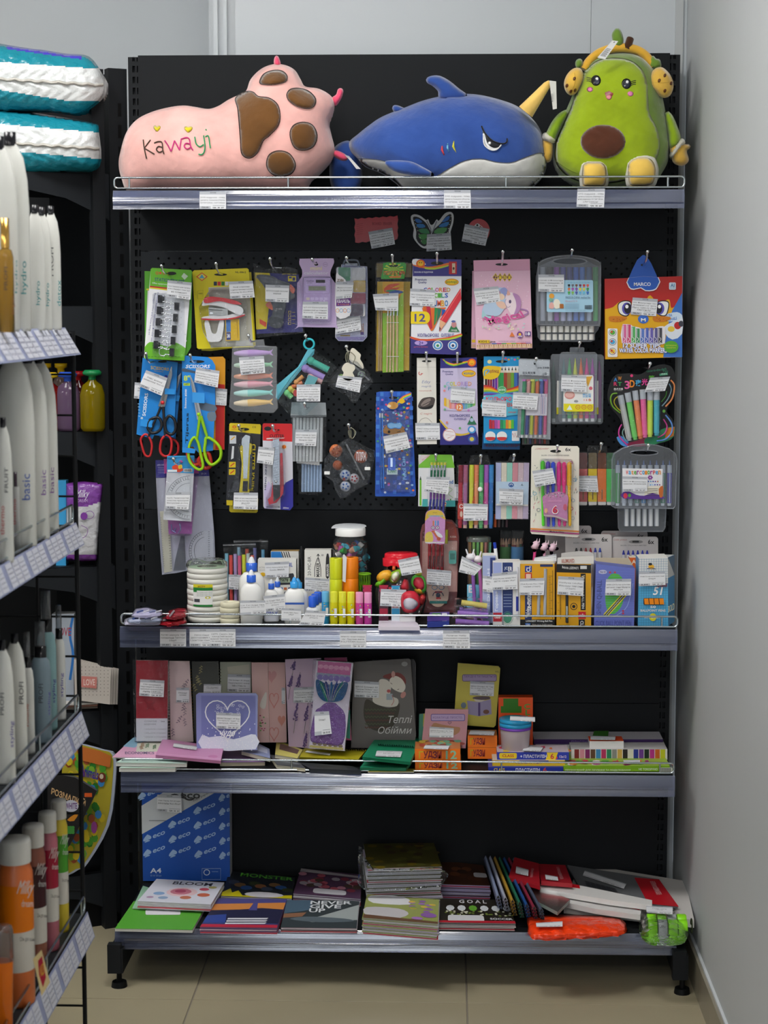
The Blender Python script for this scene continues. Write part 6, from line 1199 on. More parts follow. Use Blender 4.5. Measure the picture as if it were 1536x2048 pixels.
c.A(pl,[(881,1302),(1237,1322),(1237,1332),(881,1312)],'e08838');c.A(pl,[(881,1318),(1237,1340),(1237,1350),(881,1327)],'b03878');c.tx(QM(pl,[(1022,1320),(1128,1327),(1128,1340),(1022,1332)]),'Made in China',(0,0,1,1),'383438',bold=True)
for i,(f,y0)in enumerate((('5cd838',810),('6848b8',815),('3858e0',818),('f03898',818),('f83c90',820),('f8c020',818))):
 x=972+38*i+(4 if i>2 else 0);p=T.part('highlighter');w=34
 rod(p,pl,x,y0+8,x-2,990,w,f,'g',.008,10);rod(p,pl,x-2,990,x+3,1280,w*.7,f,'g',.008,10);rod(p,pl,x,y0,x,y0+12,w*.6,f,'g',.010,10);rod(p,pl,x+2,y0+10,x+4,960,8,f,'g',.0165,6);rod(p,pl,x+2,1275,x+3,1288,w*.5,f,'g',.008,8)
l=T.part('paper_label');z=PLo(pl,.0165);Q=smo([(968,1080),(990,1060),(1030,1045),(1090,1035),(1140,1055),(1158,1080),(1150,1160),(1145,1255),(1060,1225),(985,1218),(975,1150)],3);l.sl(z,Q,.0004,'d48cb8');z=PLo(pl,.017)
for i in range(40):a=rn.random();l.A(z,ell(985+155*a,1055+45*abs(rn.random()-.3)-10+0*a,4,4,5),('a8c8b8','b05870','e8d0d8','507868')[i%4])
l.A(z,smo([(985,1215),(1060,1222),(1145,1250),(1145,1240),(1060,1212),(985,1205)],2),'c0b0b0');l.tx(z,'6',(1038,1135,1085,1200),'f4f0f4',bold=True,res=4);l.tx(PLo(z,.0002),'6',(1043,1141,1080,1194),'c82c4c',bold=True,res=4);l.tx(z,'HIGHLIGHTERS',(1010,1098,1110,1110),'e0a0c4',bold=True);l.A(z,ell(1135,1150,14,24),'c86078');l.A(z,ell(995,1175,12,18),'e0a888')
bag(T,pl,[(950,810),(980,795),(1180,800),(1200,830),(1175,1300),(985,1290),(965,1060)],h=.0185,th=.017,name='blister')
tag(T,PLo(pl,.019),[(893,885),(1042,862),(1068,974),(918,1004)],('ММ02110 Набір кольорових','гелієвих пахн на конверті','Неоник Малюти Stenson'),'45,50')
T.done();hook('the cream highlighter card',1073,698,1068,740,-.18)
T=Thing('thick_highlighter_pack','clear pack of wide red, yellow, orange and green highlighters behind the cream card','marker set');pl=VP(-.13)
for x,f,g_ in((1267,'c8605c','d89088'),(1337,'e0c020','e8d4a0'),(1405,'ec7c30','ec9860'),(1470,'58c860','80d888')):
 p=T.part('highlighter');p.sl(pl,rrect(x-31,752,x+29,870,8,2),.010,g_,'t',h=.012);p.sl(pl,rect(x-33,870,x+30,1110),.012,f,'g',h=.012);p.sl(pl,rrect(x-30,1108,x+28,1134,6,2),.010,'e4dcd4','g',h=.011);p.line(PLo(pl,.0122),[(x,1020),(x,1095)],8,'806040')
bag(T,pl,[(1235,745),(1295,745),(1300,700),(1440,700),(1445,748),(1500,750),(1500,1140),(1235,1138)],h=.015,th=.014);s_=T.part('hang_slot');s_.A(PLo(pl,.0155),ell(1365,738,36,8),'0c0c0e')
tag(T,PLo(pl,.016),[(1225,920),(1368,920),(1378,1040),(1235,1035)],('МММ82480 Набір','кольорових маркерів','текстовиділювачів','Highliffe, Stenson'),'44,00')
T.done();hook('the wide highlighter pack',1402,682,1370,735,-.13)
view(1080,680,4.8)
T=Thing('water_pen_case','clear handled case of watercolour pens, low at the right edge, purple and white label','marker set',None);pl=VP(-.17)
for i,f in enumerate(('3cac48','d8d8dc','c8ccd0','60a088','58a8e0','b0b8c8','c8ccd4','2c9060','5448b0')):
 x=748+62*i;p=T.part('marker');z=PLo(pl,-.016);rod(p,z,x,1275,x-4,1565,48,f,'g',.002);rod(p,z,x,1200,x,1275,46,'e4e6ea','u',.002);rod(p,z,x,1155,x,1200,6,'5870a0','g',.002,w1=20);rod(p,z,x-4,1565,x-4,1590,36,'f0f0ee','g',.002);rod(p,z,x+4,1280,x,1560,6,'f8f8f8','g',.012)
out=smo([(692,1150),(710,1090),(790,1040),(900,1008),(1010,998),(1120,1010),(1240,1045),(1300,1090),(1316,1150),(1308,1300),(1300,1590),(1280,1618),(720,1612),(685,1590),(690,1400)],1)
hole=ell(1000,1082,135,24,16);c=T.part('case_lid');t=tessellate_polygon([[Vec((x,y,0))for x,y in out],[Vec((x,y,0))for x,y in hole[::-1]]]);c.add([pl(x,y)for x,y in out+hole[::-1]],t,'e2e8f2','t')
for q in(out,hole):F=[pl(x,y)for x,y in q];n=len(q);c.add(F+[a+[0,.024,0]for a in F],[(i,(i+1)%n,n+(i+1)%n,n+i)for i in range(n)],'e2e8f2','t');c.tube(F,.0014,'f4f6fa','t',6,closed=True)
l=T.part('paper_label');l.sl(pl,[(790,1232),(1178,1238),(1175,1525),(800,1522)],.0004,'ecebee',h=.0012);z=PLo(pl,.0016)
for i,ch in enumerate('WaterColorPen'):l.tx(z,ch,(824+26*i,1252+3*(i%2),848+26*i,1292),('e04848','3ca0d8','e89030','58b048','b048a8')[i%5],bold=True)
l.A(z,smo([(800,1460),(860,1455),(920,1485),(1000,1495),(1080,1470),(1175,1500),(1175,1525),(800,1522)],2),'5c3490');l.A(z,ell(820,1495,20,26),'d83850');l.A(z,ell(860,1492,14,18),'58a040');
for i in range(6):a=i*1.047;l.A(z,ell(1058+16*math.cos(a),1320+14*math.sin(a),9,8,8),'8c3898')
for i in range(5):l.A(z,ell(1042+22*i,1358,7,7,8),('2c60b0','2c98c8','2c3c98','7c2c8c','c87850')[i]);l.A(z,ell(1060+22*i,1390,7,7,8),('60a8e0','90c8f0','3c50b0','2c3c90','8c3890')[i])
l.A(z,smo([(1140,1430),(1180,1400),(1178,1500),(1150,1510)],2),'c86c30');s2=T.part('shop_sticker');s2.sl(PLo(pl,.002),[(1010,1410),(1160,1400),(1150,1518),(1000,1505)],.0004,'e6e0d0')
for i in range(4):s2.line(PLo(pl,.0025),[(1030,1430+20*i),(1130,1428+20*i)],4,'54504c')
tag(T,PLo(pl,.004),[(790,1308),(1028,1315),(1030,1452),(795,1455)],('8801-18 Фломастери','пластик 18 кольорів'),'115,00')
T.done();hook('the clear watercolour pen cases',1025,1005,1010,1060,-.17)
T=Thing('water_pen_case','second watercolour pen case below, upside down with six white ends','marker set',None);pl=VP(-.135)
for i in range(6):p=T.part('marker');z=PLo(pl,-.006);rod(p,z,830+58*i,1620,830+58*i,1785,46,'f0f1f2','s',.002)
c=T.part('case_lid');c.sl(pl,smo([(740,1500),(1215,1500),(1212,1700),(1200,1800),(1180,1838),(770,1838),(752,1800),(748,1650)],1),.022,'dce0e6','t');c.tube([pl(x,y)for x,y in[(748,1600),(752,1800),(770,1838),(1180,1838),(1200,1800),(1210,1600)]],.0015,'f0f2f6','t',6);T.done()
# ================================================================ second shelf
def BY(Y,z,x=800.):
 X=VIEW[0]+x/VIEW[2]if VIEW[2]!=1 else x
 wx=VP(Y).raw(X,1024)[0];return(proj((wx,Y,z))[1]-VIEW[1])*VIEW[2]
def mpp(Y):return abs((VP(Y).raw(801,1024)-VP(Y).raw(800,1024))[0])/VIEW[2]
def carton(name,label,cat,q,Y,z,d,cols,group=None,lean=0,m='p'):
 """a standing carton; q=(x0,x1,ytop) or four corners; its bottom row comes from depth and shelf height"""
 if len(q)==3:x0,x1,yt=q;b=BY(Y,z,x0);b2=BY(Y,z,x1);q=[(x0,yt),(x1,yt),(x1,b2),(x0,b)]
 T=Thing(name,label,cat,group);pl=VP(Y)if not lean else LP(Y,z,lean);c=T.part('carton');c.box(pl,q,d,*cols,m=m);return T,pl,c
def btl(T,x,Y,z,prof,col,m='g',ry=1.,seg=20,name='bottle',sub=None,cols=None,rot=0.):
 p=T.part(name,sub=sub);X=VP(Y)(x,BY(Y,z,x))[0];s=mpp(Y)
 p.lathe((X,Y,z),[(r*s,h*s)for r,h in prof],col,m,seg,ry=ry,cols=cols,rot=rot);return p
Z2=Z2s+.0005
view(220,1040,4.042)
def flatbag(name,label,cat,pts,z,col,T_=.006,group=None,m='n',Yp=None,film_=True,tagq=None,step=2.2):
 T=Thing(name,label,cat,group);pl=HP(z);p=T.part('contents');h=p.pf_(pl,pts,T_,col,m,step,.02);return T,pl
for i,(pts,col)in enumerate(((([(105,850),(120,800),(200,770),(400,780),(440,845)]),'c9c6dc'),(([(125,828),(150,790),(300,760),(430,790),(420,815)]),'b4bcd8'),(([(160,780),(210,715),(300,700),(420,740),(430,770),(300,785)]),'c4c0e0'))):
 T,pl=flatbag('compass_bag',('lavender compass bag, bottom of the pile at the left end','bluish compass bag, middle of the pile at the left end','pale crumpled compass bag on top of the left pile')[i],'compass',pts,Z2+.010+.011*i,col,.007,'compass bags at the left end')
 for k in range(4):p=T.part('compass_leg');a=HP(Z2+.018+.011*i);x,y=pts[0][0]+60+50*k,(pts[0][1]+pts[2][1])/2;p.tube([a(x,y+6),a(x+45,y-8)],.002,('3c5090','d8d8e0','8890b8','c8ccd8')[k],'s',5)
 T.done()
for i,(pts,c)in enumerate(((([(375,830),(440,780),(600,760),(625,830),(500,850),(400,848)]),'c01f30'),(([(430,800),(480,730),(560,705),(625,708),(622,780),(520,800)]),'9c1c2c'))):
 T,pl=flatbag('red_compass_case',('red flat compass case lying in front','dark red compass case lying on the other red one')[i],'compass',pts,Z2+.010+.014*i,c,.008)
 b=T.part('silver_print');b.line(HP(Z2+.020+.014*i),[(pts[0][0]+50,pts[0][1]-20),(pts[2][0]-40,pts[2][1]+25)],14,'8c8488');T.done()
def rolls(label,x,Y,r,n,h,col,gap,extra=None):
 T=Thing('tape_rolls',label,'adhesive tape');X=VP(Y)(x,BY(Y,Z2,x))[0];s=mpp(Y);R=r*s;H=h*s
 for i in range(n):
  p=T.part('tape_roll');z0=Z2+i*H;dx=.0006*math.sin(i*2.3)
  p.lathe((X+dx,Y,z0+.0003),[(R*.55,0),(R*.97,0),(R,H*.06),(R,H*.90),(R*.97,H*.96),(R*.55,H*.96),(R*.55,0)],col,'s',30)
  if i==n-1 and extra:e=T.part('paper_core');e.lathe((X,Y,z0+H),[(R*.9,0),(R*.5,.0006)],'b8d0b4','s',24)
 return T,X,s,R
T,X,s,R=rolls('tall column of white tape rolls in shrink film with green label',790,-.215,164,10,44,'e9e8e0',0,1)
w=T.part('shrink_film');zt=Z2+440*s;w.lathe((X,-.215,Z2),[(R*1.01,440*s),(R*1.0,475*s),(R*.8,500*s),(R*.35,492*s)],'eef0ee','c',24)
w.pf_(VP(-.20),smo([(640,405),(625,330),(700,310),(780,335),(850,325),(905,308),(925,370),(900,400)],3),.012,'eef0ee','c',4)
l=T.part('paper_label');yl=-.215-R-.0015;z=VP(yl)
cyl=lambda x,y,h=0.:(lambda X_,Z_:np.array([X+(R+.0012+h)*math.sin((X_-X)/R),-.215-(R+.0012+h)*math.cos((X_-X)/R),Z_]))(*(lambda p:(p[0],p[2]))(z(x,y)))
class CY_:
 n=np.array([0,-1,0.])
 def __call__(s_,x,y,h=0.):return cyl(x,y,h)
q=CY_()
def cart(m_,x0,y0,x1,y1,c,nn=8):
 m_.L+=1;h=m_.L*.00004
 for i in range(nn):a,b=x0+(x1-x0)*i/nn,x0+(x1-x0)*(i+1)/nn;m_.add([q(a,y0,h),q(b,y0,h),q(b,y1,h),q(a,y1,h)],[(0,1,2,3)],c)
cart(l,666,522,828,702,'eeeeec');cart(l,666,522,828,548,'d8cc28');cart(l,666,548,828,572,'1f7c34');cart(l,666,686,828,702,'1f7c34');cart(l,676,640,726,666,'44464a');l.tx(q,'SКОТЧ',(708,532,768,546),'7c2c1c',bold=True);l.A(q,ell(790,628,22,10),'d8cc28')
for i in range(3):l.tx(q,'Двостороння клейка стрічка',(700,580+14*i,822,590+14*i),'50704c')
cart(l,668,562,700,585,'1f7c34');T.done()
T,X,s,R=rolls('short stack of cream clear-tape rolls by the white tape column',970,-.255,79,4,44,'e6e0c4',0);T.done()
for i,(lab,o,yy,cols)in enumerate((('clear zip bag of red, pink and lime highlighters upright behind the tape',[(915,190),(1178,182),(1180,440),(1160,850),(960,850),(920,440)],-.10,('8ccce0','f05850','b8a0d0','e86088','e0e83c','d0e0d8','f08070')),('clear zip bag with two pastel pens, standing behind the first bag',[(1000,160),(1278,158),(1270,330),(1240,840),(1020,840)],-.06,('a0c8d8','e06850','9090c8','78b8d8')))):
 T=Thing('pen_bag',lab,'marker set','zip bags of pens');pl=VP(yy);x0,x1=o[0][0]+10,o[1][0]-10;n=len(cols)
 for k,f in enumerate(cols):x=x0+(x1-x0)*(k+.5)/n;pen(T,pl,x,270-50*i+(k*37%23),x+6,BY(yy,Z2+.002,x),28,f,cap=f,tip=f,name='pen')
 bag(T,pl,o[:4]+[(o[3][0],BY(yy,Z2,1100)),(o[-2][0],BY(yy,Z2,1100))]if 0 else o,h=.012,th=.012);zt_=T.part('zip');zt_.tube([pl(o[0][0],o[0][1]+14,.013),pl(o[1][0],o[1][1]+14,.013)],.0016,'e8eaee','t',5)
 if not i:tag(T,PLo(pl,.014),[(960,440),(1070,445),(1068,562),(958,560)],('Набір кольор','маркерів/текстовид','двосторонні','Перламутрові'),'26,00')
 T.done()
def glue(label,x,Y,w,h,cap,tipc,tall=0,grp='white glue bottles',lblc=None):
 T=Thing('glue_bottle',label,'glue',grp);r=w/2
 btl(T,x,Y,Z2,[(0,0),(r*.9,0),(r,8),(r,h*.55),(r*.92,h*.66),(r*.6,h*.74),(r*.34,h*.76),(r*.34,h*.78)],'f2f1ee','s',.55)
 btl(T,x,Y,Z2,[(r*.42,h*.77),(r*.42,h*.895),(r*.3,h*.90),(0,h*.90)],cap,'g',1,16,'cap');btl(T,x,Y,Z2,[(r*.30,h*.90),(r*.25,h*.93),(r*.12,h*.985),(0,h)],tipc,'s',1,14,'nozzle')
 return T
def H(Y,yt,x):return BY(Y,Z2,x)-yt
T=glue('white glue bottle with blue collar, standing behind the front one',1148,-.20,215,H(-.20,285,1148),'3468d8','eef0f4');T.done()
T=glue('white glue bottle with blue collar, front one by its leaning label',1145,-.262,180,H(-.262,392,1145),'3468d8','eef0f4')
tag(T,VP(-.298),[(1050,650),(1255,650),(1262,752),(1052,770)],('1.01 7.01 Клей ПВА','(Спектр) С/001 т/к 100г'),'');T.done()
T=glue('small white glue bottle with blue cap, left of a pair',1306,-.235,120,H(-.235,470,1306),'2f5fc8','d8dce4');btl(T,1306,-.235,Z2,[(61,10),(61,110)],'e4e6ee','s',.6,16,'paper_label');c=T.part('print');c.tx(VP(-.27),'ПВА К',(1264,742,1356,764),'2c4cb8',bold=True)
tag(T,VP(-.296),[(1240,615),(1412,598),(1418,722),(1262,740)],('1.31 Клей ПВА 65г','А/С т/к Гамма (2733)','(50шт)'),',50');T.done()
T=glue('small white glue bottle with blue cap, right of a pair',1356,-.20,110,H(-.20,455,1356),'2f5fc8','d8dce4');T.done()
for k,(x,Y,lab)in enumerate(((1492,-.262,'white glue bottle with sky blue pointed cap, front of three'),(1520,-.225,'white glue bottle with sky blue pointed cap, second of three'))):
 T=glue(lab,x,Y,165,H(Y,452+10*k,x),'38a0e8','38a0e8');
 if not k:p=T.part('paper_label');p.sl(VP(Y-.024),[(1415,668),(1570,668),(1570,684),(1415,684)],.001,'2c58b0');tag(T,VP(-.297),[(1385,712),(1545,718),(1545,815),(1385,812)],('Клей ПВА Люкс','24шт'),'')
 T.done()
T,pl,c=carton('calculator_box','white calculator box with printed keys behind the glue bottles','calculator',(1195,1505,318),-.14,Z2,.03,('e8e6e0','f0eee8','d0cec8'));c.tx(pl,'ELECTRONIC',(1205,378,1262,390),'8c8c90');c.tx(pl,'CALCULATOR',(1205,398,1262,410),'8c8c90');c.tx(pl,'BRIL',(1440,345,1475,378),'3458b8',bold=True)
c.A(pl,smo([(1370,468),(1390,440),(1480,430),(1488,445),(1485,500),(1470,522),(1375,525)],1),'34363c');c.A(pl,rect(1378,468,1456,506),'a8b8a0');c.tx(pl,'5678',(1384,474,1440,500),'20241c',bold=True)
for j in range(4):
 for i in range(5):c.A(pl,rrect(1372+34*i,545+34*j,1396+34*i,566+34*j,4,2),('3468c8','c8683c','2c3c70','8c9098')[(i+j*2)%4])
c.A(pl,ell(1235,440,22,16),'e8b828');tag(T,PLo(pl,.002),[(1252,345),(1448,335),(1444,462),(1255,466)],('777962 Калькулятор 44411','Gamba 888АА'),'77,00');T.done()
T,pl,c=carton('marker_box','white box with blue corner and diagonal stripes, behind the calculator box','marker box',(1300,1525,252),-.09,Z2,.03,('e4e2de','b89860','c8c6c2'));c.A(pl,[(1302,256),(1380,256),(1405,330),(1302,330)],'2c80d0')
for k in range(4):c.A(pl,[(1382+18*k,256),(1390+18*k,256),(1412+18*k,320),(1404+18*k,320)],'28282c')
T.done()
view(560,1030,4.042)
T=Thing('whiteboard_pen','black pen standing upright beside the marker carton','pen');pl=VP(-.13);p=T.part('barrel');rod(p,pl,176,290,180,BY(-.13,Z2+.001,180),34,'1c1c1e','g',.0);c_=T.part('cap');rod(c_,pl,174,250,176,300,22,'1c1c1e','g',0,w1=36);T.done()
T,pl,c=carton('marker_box','white marker carton printed with an upright arrow and black marker drawing','marker box',(198,412,283),-.15,Z2,.03,('eceae4','d8d6d0','c8c6c0'));c.tx(QM(pl,[(224,490),(224,335),(250,335),(250,490)]),'20-MC-BR',(0,0,1,1),'2c2c30');c.tx(QM(pl,[(292,500),(292,385),(320,385),(320,500)]),'MARKER',(0,0,1,1),'202024',bold=True)
c.line(pl,smo([(280,500),(282,420),(308,345),(328,420),(330,500)],4,False),5,'202024');c.line(pl,[(308,380),(308,315)],5,'202024');c.A(pl,[(292,335),(308,312),(326,335),(308,325)],'202024');c.A(pl,smo([(372,345),(385,310),(398,345),(398,500),(370,500)],2),'28282c');c.tx(QM(pl,[(375,495),(375,395),(395,395),(395,495)]),'MARKER',(0,0,1,1),'e8e8e8',bold=True);c.tx(pl,'★★',(335,312,352,335),'303034')
tag(T,VP(-.17),[(205,505),(398,518),(392,625),(196,615)],('070603 маркер','двосторонній чорний','Пластика ММ09230','Stenson'),'7,50');T.done()
T=Thing('sharpener_jar','clear jar with white lid full of small colourful sharpeners','jar');Yj=-.14;x=570
b0=BY(Yj,Z2,x);h=b0-150
j=btl(T,x,Yj,Z2,[(0,0),(140,0),(148,10),(150,h*.5),(148,h-90),(138,h-45),(118,h-20),(116,h)],'eef2f4','j',1,28,'jar_body')
btl(T,x,Yj,Z2,[(124,h-4),(124,h+52),(112,h+58),(0,h+58)],'f0f0ee','s',1,28,'lid')
w=T.part('paper_wrap');w.sl(HP(Z2+(h+62)*mpp(Yj)),smo([(415,104),(450,76),(560,66),(680,76),(685,98),(560,106),(450,104)],3),.0012,'eceef2')
X=VP(Yj)(x,b0)[0];s=mpp(Yj)
for k in range(200):
 a=rn.random()*6.28;rr_=math.sqrt(rn.random())*128*s;zz=Z2+(8+rn.random()*(h-75))*s;o=np.array([X+rr_*math.cos(a),Yj+rr_*math.sin(a),zz]);d=np.array([rn.uniform(-1,1),rn.uniform(-1,1),rn.uniform(-1,1)]);d/=np.linalg.norm(d)
 if o[1]>Yj+.012:continue
 p=T.part('sharpener');f=('38a8b8','c050a0','3c9c48','8c3038','2c68c0','e0a080','e8e4e0','7cb898','b83838','5c3c28','48b0c8','c89050')[k%12];p.cyl(o-d*.006,o+d*.006,.0075,.006,f,'g',8);p.cyl(o+d*.0061,o+d*.0066,.0045,None,'3c2c28','s',8)
T.done()
for x0,x1,yt,Y,f,lab,nn in((402,506,338,-.215,'dfe620','column of fluorescent yellow price-label rolls',3),(506,636,332,-.205,'ff8c10','column of fluorescent orange price-label rolls',3)):
 T=Thing('label_rolls',lab,'label roll');X0=(x0+x1)/2;r=(x1-x0)/2*mpp(Y);b=BY(Y,Z2,X0);n=nn;hh=(b-yt)*mpp(Y)/n;X=VP(Y)(X0,b)[0]
 for i in range(n):p=T.part('label_roll');p.lathe((X,Y,Z2+hh*i+.0002),[(r*.4,0),(r*.98,0),(r,.001),(r,hh-.0015),(r*.98,hh-.0005),(r*.4,hh-.0005)],f,'s',24)
 if x0==506:t_=T.part('side_label');t_.sl(VP(Y-r-.002),[(508,322),(520,318),(540,345),(530,545),(505,535)],.0005,'e4e4e6')
 T.done()
T=Thing('mesh_cup','lime green perforated pencil cup, mostly hidden beside the orange rolls','pencil cup');X=VP(-.19)(682,BY(-.19,Z2,682))[0];s=mpp(-.19);R=48*s;Hh=(BY(-.19,Z2,682)-470)*s
c=T.part('rim');c.tube([(X+R*1.05*math.cos(a),-.19+R*1.05*math.sin(a),Z2+Hh)for a in[i*.3142 for i in range(20)]],.0022,'7cb828','g',6,closed=True)
m_=T.part('mesh')
for sg in(1,-1):
 for i in range(16):m_.tube([(X+R*math.cos(i*.3927+sg*t*.9),-.19+R*math.sin(i*.3927+sg*t*.9),Z2+Hh*t)for t in(0,.25,.5,.75,1)],.0009,'6ca020','g',4)
m_.cyl((X,-.19,Z2),(X,-.19,Z2+.002),R,None,'5c9020','s',20);T.done()
def stick(x,Y,yt,w,body,cap,lab,capc=.30):
 T=Thing('glue_stick',lab,'glue','glue sticks at the guard rail');h=H(Y,yt,x);r=w/2
 btl(T,x,Y,Z2,[(0,0),(r*.96,0),(r,4),(r,h*.68)],body,'g',1,18,'tube');c=btl(T,x,Y,Z2,[(r*.98,h*.68),(r*.98,h*.98),(r*.9,h),(0,h)],cap,'g',1,18,'cap')
 pr=T.part('print');yy=Y-r*mpp(Y)-.0008;q=VP(yy);pr.sl(q,rect(x+2,yt+h*.52,x+22,yt+h*.78),.0003,'e4e6e8')
 for k in range(7):pr.A(q,ell(x-18+rn.random()*30,yt+h*(.38+.3*rn.random()),5,4,6),('e86838','e8d838','48b0d8','c83c98')[k%4])
 T.done()
for i,(x,b_,c_,l_)in enumerate(((437,'e4dc20','e8e840','yellow glue stick, leftmost of the three yellow ones'),(506,'e2da1c','e8e440','yellow glue stick, middle of the three'),(573,'e4d818','e8e43c','yellow glue stick, next to the pink ones'),(643,'d84ca0','f0a0c8','pink glue stick, left of the two pink ones'),(711,'d048a8','f0a0cc','pink glue stick, right of the two pink ones'))):stick(x,-.272,612+2*i,64,b_,c_,l_)
stick(368,-.255,612,62,'38a0d8','6cb8e8','light blue glue stick left of the yellow ones')
for i,(x,Y,yt,l_)in enumerate(((262,-.262,650,'small glue tube with blue ribbed cap, nearest of three'),(285,-.23,632,'small glue tube with blue ribbed cap, middle of three'),(308,-.20,615,'small glue tube with blue ribbed cap, farthest of three'))):
 T=Thing('glue_tube',l_,'glue','glue tubes with blue caps');h=H(Y,yt,x)
 btl(T,x,Y,Z2,[(0,0),(50,0),(52,10),(50,h*.55),(30,h*.62)],'eceef2','s',.6);btl(T,x,Y,Z2,[(32,h*.62),(32,h*.97),(24,h),(0,h)],'2c60d8','g',1,14,'cap')
 if not i:tag(T,VP(-.297),[(215,770),(372,778),(352,895),(150,885)],('клейстик 30 мал','(55шт)'),'13,50')
 T.done()
T=Thing('eraser_jar','round clear jar with red screw lid filled with fruit-shaped erasers','jar');Yj=-.20;x=978;h=H(Yj,395,x)
btl(T,x,Yj,Z2,[(0,0),(130,0),(180,40),(208,h*.35),(212,h*.5),(195,h*.7),(160,h*.85),(138,h*.93),(138,h)],'f0f2f2','j',.75,32,'jar_body');btl(T,x,Yj,Z2,[(148,h-6),(150,h+52),(138,h+58),(0,h+58)],'d82030','g',.78,32,'lid');btl(T,x,Yj,Z2,[(136,h+58),(132,h+92),(120,h+98),(0,h+98)],'d82030','g',.78,32,'lid_top')
fy=VP(Yj-.035)
for pts,f,f2,k in(([(780,500),(820,455),(880,445),(910,480),(880,530),(800,545)],'f0b030','e08020',0),([(765,560),(800,530),(850,470),(880,480),(860,540),(800,590)],'70c028','58a020',0),([(885,540),(890,480),(930,445),(985,445),(975,500),(930,560)],'98d038','e8f0d0',1),([(965,590),(1020,500),(1050,600),(1000,620)],'d83848','b82838',0),([(1060,570),(1070,500),(1120,480),(1170,510),(1185,600),(1130,640)],'58b848','e03850',1),([(1080,620),(1110,570),(1160,590),(1150,640)],'f0b838','e09828',0),([(860,430),(900,410),(960,420),(930,450)],'e86838','f0c8a0',0),([(1090,480),(1120,440),(1150,470),(1130,500)],'c8c838','90a030',0),([(850,600),(900,580),(960,640),(900,700),(850,680)],'c03848','e8a8a0',1),([(1130,650),(1180,640),(1160,720),(1120,730)],'b83030','8c2428',0),([(800,640),(850,620),(860,720),(820,740)],'903840','70a830',0)):
 p=T.part('fruit_eraser');hf=p.pf_(fy,smo(pts,4),.012,f,'s',3);cx=sum(a for a,b in pts)/len(pts);cy=sum(b for a,b in pts)/len(pts)
 if k:e=T.part('slice_face',sub=p);e.pf_(fy,smo([(cx+(a-cx)*.7,cy+(b-cy)*.7)for a,b in pts],4),.002,f2,'s',3,None,hf,.001)
tag(T,VP(-.262),[(952,365),(1118,330),(1148,465),(985,492)],('781ЯТ упаковано зуб.тт','Гумка Мішл 700580'),'7,50');T.done()
T=Thing('watermelon_eraser_box','round red watermelon-shaped eraser case lying before the fruit jar','eraser');p=T.part('rind');pl=VP(-.272);hf=p.pf_(pl,smo([(985,640),(1040,612),(1100,625),(1133,680),(1125,750),(1070,790),(1000,780),(975,720)],4),.014,'c8283c','g',3);e=T.part('fruit_face');e.pf_(pl,smo([(1000,690),(1060,670),(1118,715),(1075,762),(1010,755)],4),.002,'c8c4d0','s',3,None,hf,.001)
T.done()
for i,(x,f,lab)in enumerate(((705,'b02850','deep pink blister pencil sharpener, left of three'),(838,'b82848','deep pink blister sharpener, middle of three under the label'),(935,'38a0d0','light blue blister sharpener with white ticket, right of three'))):
 T,pl,c=carton('blister_sharpener',lab,'sharpener',(x-(38 if i<2 else 34),x+(38 if i<2 else 34),572),-.262+.002*i,Z2,.012,(('4c1830' if i<2 else 'dfe8ee'),'c8304c','601830'),'blister sharpeners',m='g');c.A(pl,ell(x,608,34,26),f);c.A(pl,rect(x-34,570,x+34,588),f);c.A(pl,rrect(x-32,756,x+32,805,8),f)
 if i==2:c.tx(pl,'ERTER',(908,738,958,752),'d83838',bold=True)
 if i==1:tag(T,PLo(VP(-.27),.001),[(815,598),(1020,605),(1016,742),(808,735)],('7774110 гумки','двосторонній в блістер','папси Мартінка 3548а','96360'),'16,50')
 T.done()
T=Thing('paper_sheet_pack','flat white pack lying at the front edge by the rail','paper pack');p=T.part('pack');p.sl(HP(Z2+.008),[(800,850),(1060,842),(1110,872),(1130,905),(795,903)],.008,'dcd4e0');T.done()
T=Thing('sticker_strip','white paper strip lying on the flat white pack','paper');p=T.part('strip');p.sl(HP(Z2+.018),[(960,808),(1090,806),(1095,826),(970,830)],.0095,'e0e0e0');T.done()
T=Thing('robot_blister_card','tall brown-pink blister card with red pencils, sharpener and robot picture','stationery pack');pl=VP(-.095);b=BY(-.095,Z2,1280)
c=card(T,pl,smo([(1135,560),(1133,150),(1150,80),(1200,45),(1290,25),(1390,40),(1435,90),(1448,180),(1435,600),(1420,b),(1150,b)],1),'7c4444');c.A(pl,rect(1150,210,1432,620),'d8a498');c.A(pl,[(1300,50),(1390,55),(1425,110),(1435,205),(1330,205)],'b0483c');c.tx(pl,'RUSSIA',(1375,168,1425,184),'e8c0b0',bold=True)
for i in range(4):p=T.part('pencil');rod(p,pl,1210+34*i,230,1206+34*i,560,28,'b02c34','g',.006);p.line(PLo(pl,.013),[(1210+34*i,330),(1207+34*i,420)],12,'4c2024')
p=T.part('sharpener');p.sl(pl,rrect(1365,290,1425,395,12),.012,'60b8a8','g',h=.013);p.A(pl,rect(1375,310,1415,360),'3c8478',h=.0135);p=T.part('highlighter');rod(p,pl,1350,120,1345,230,24,'c8c830','g',.006)
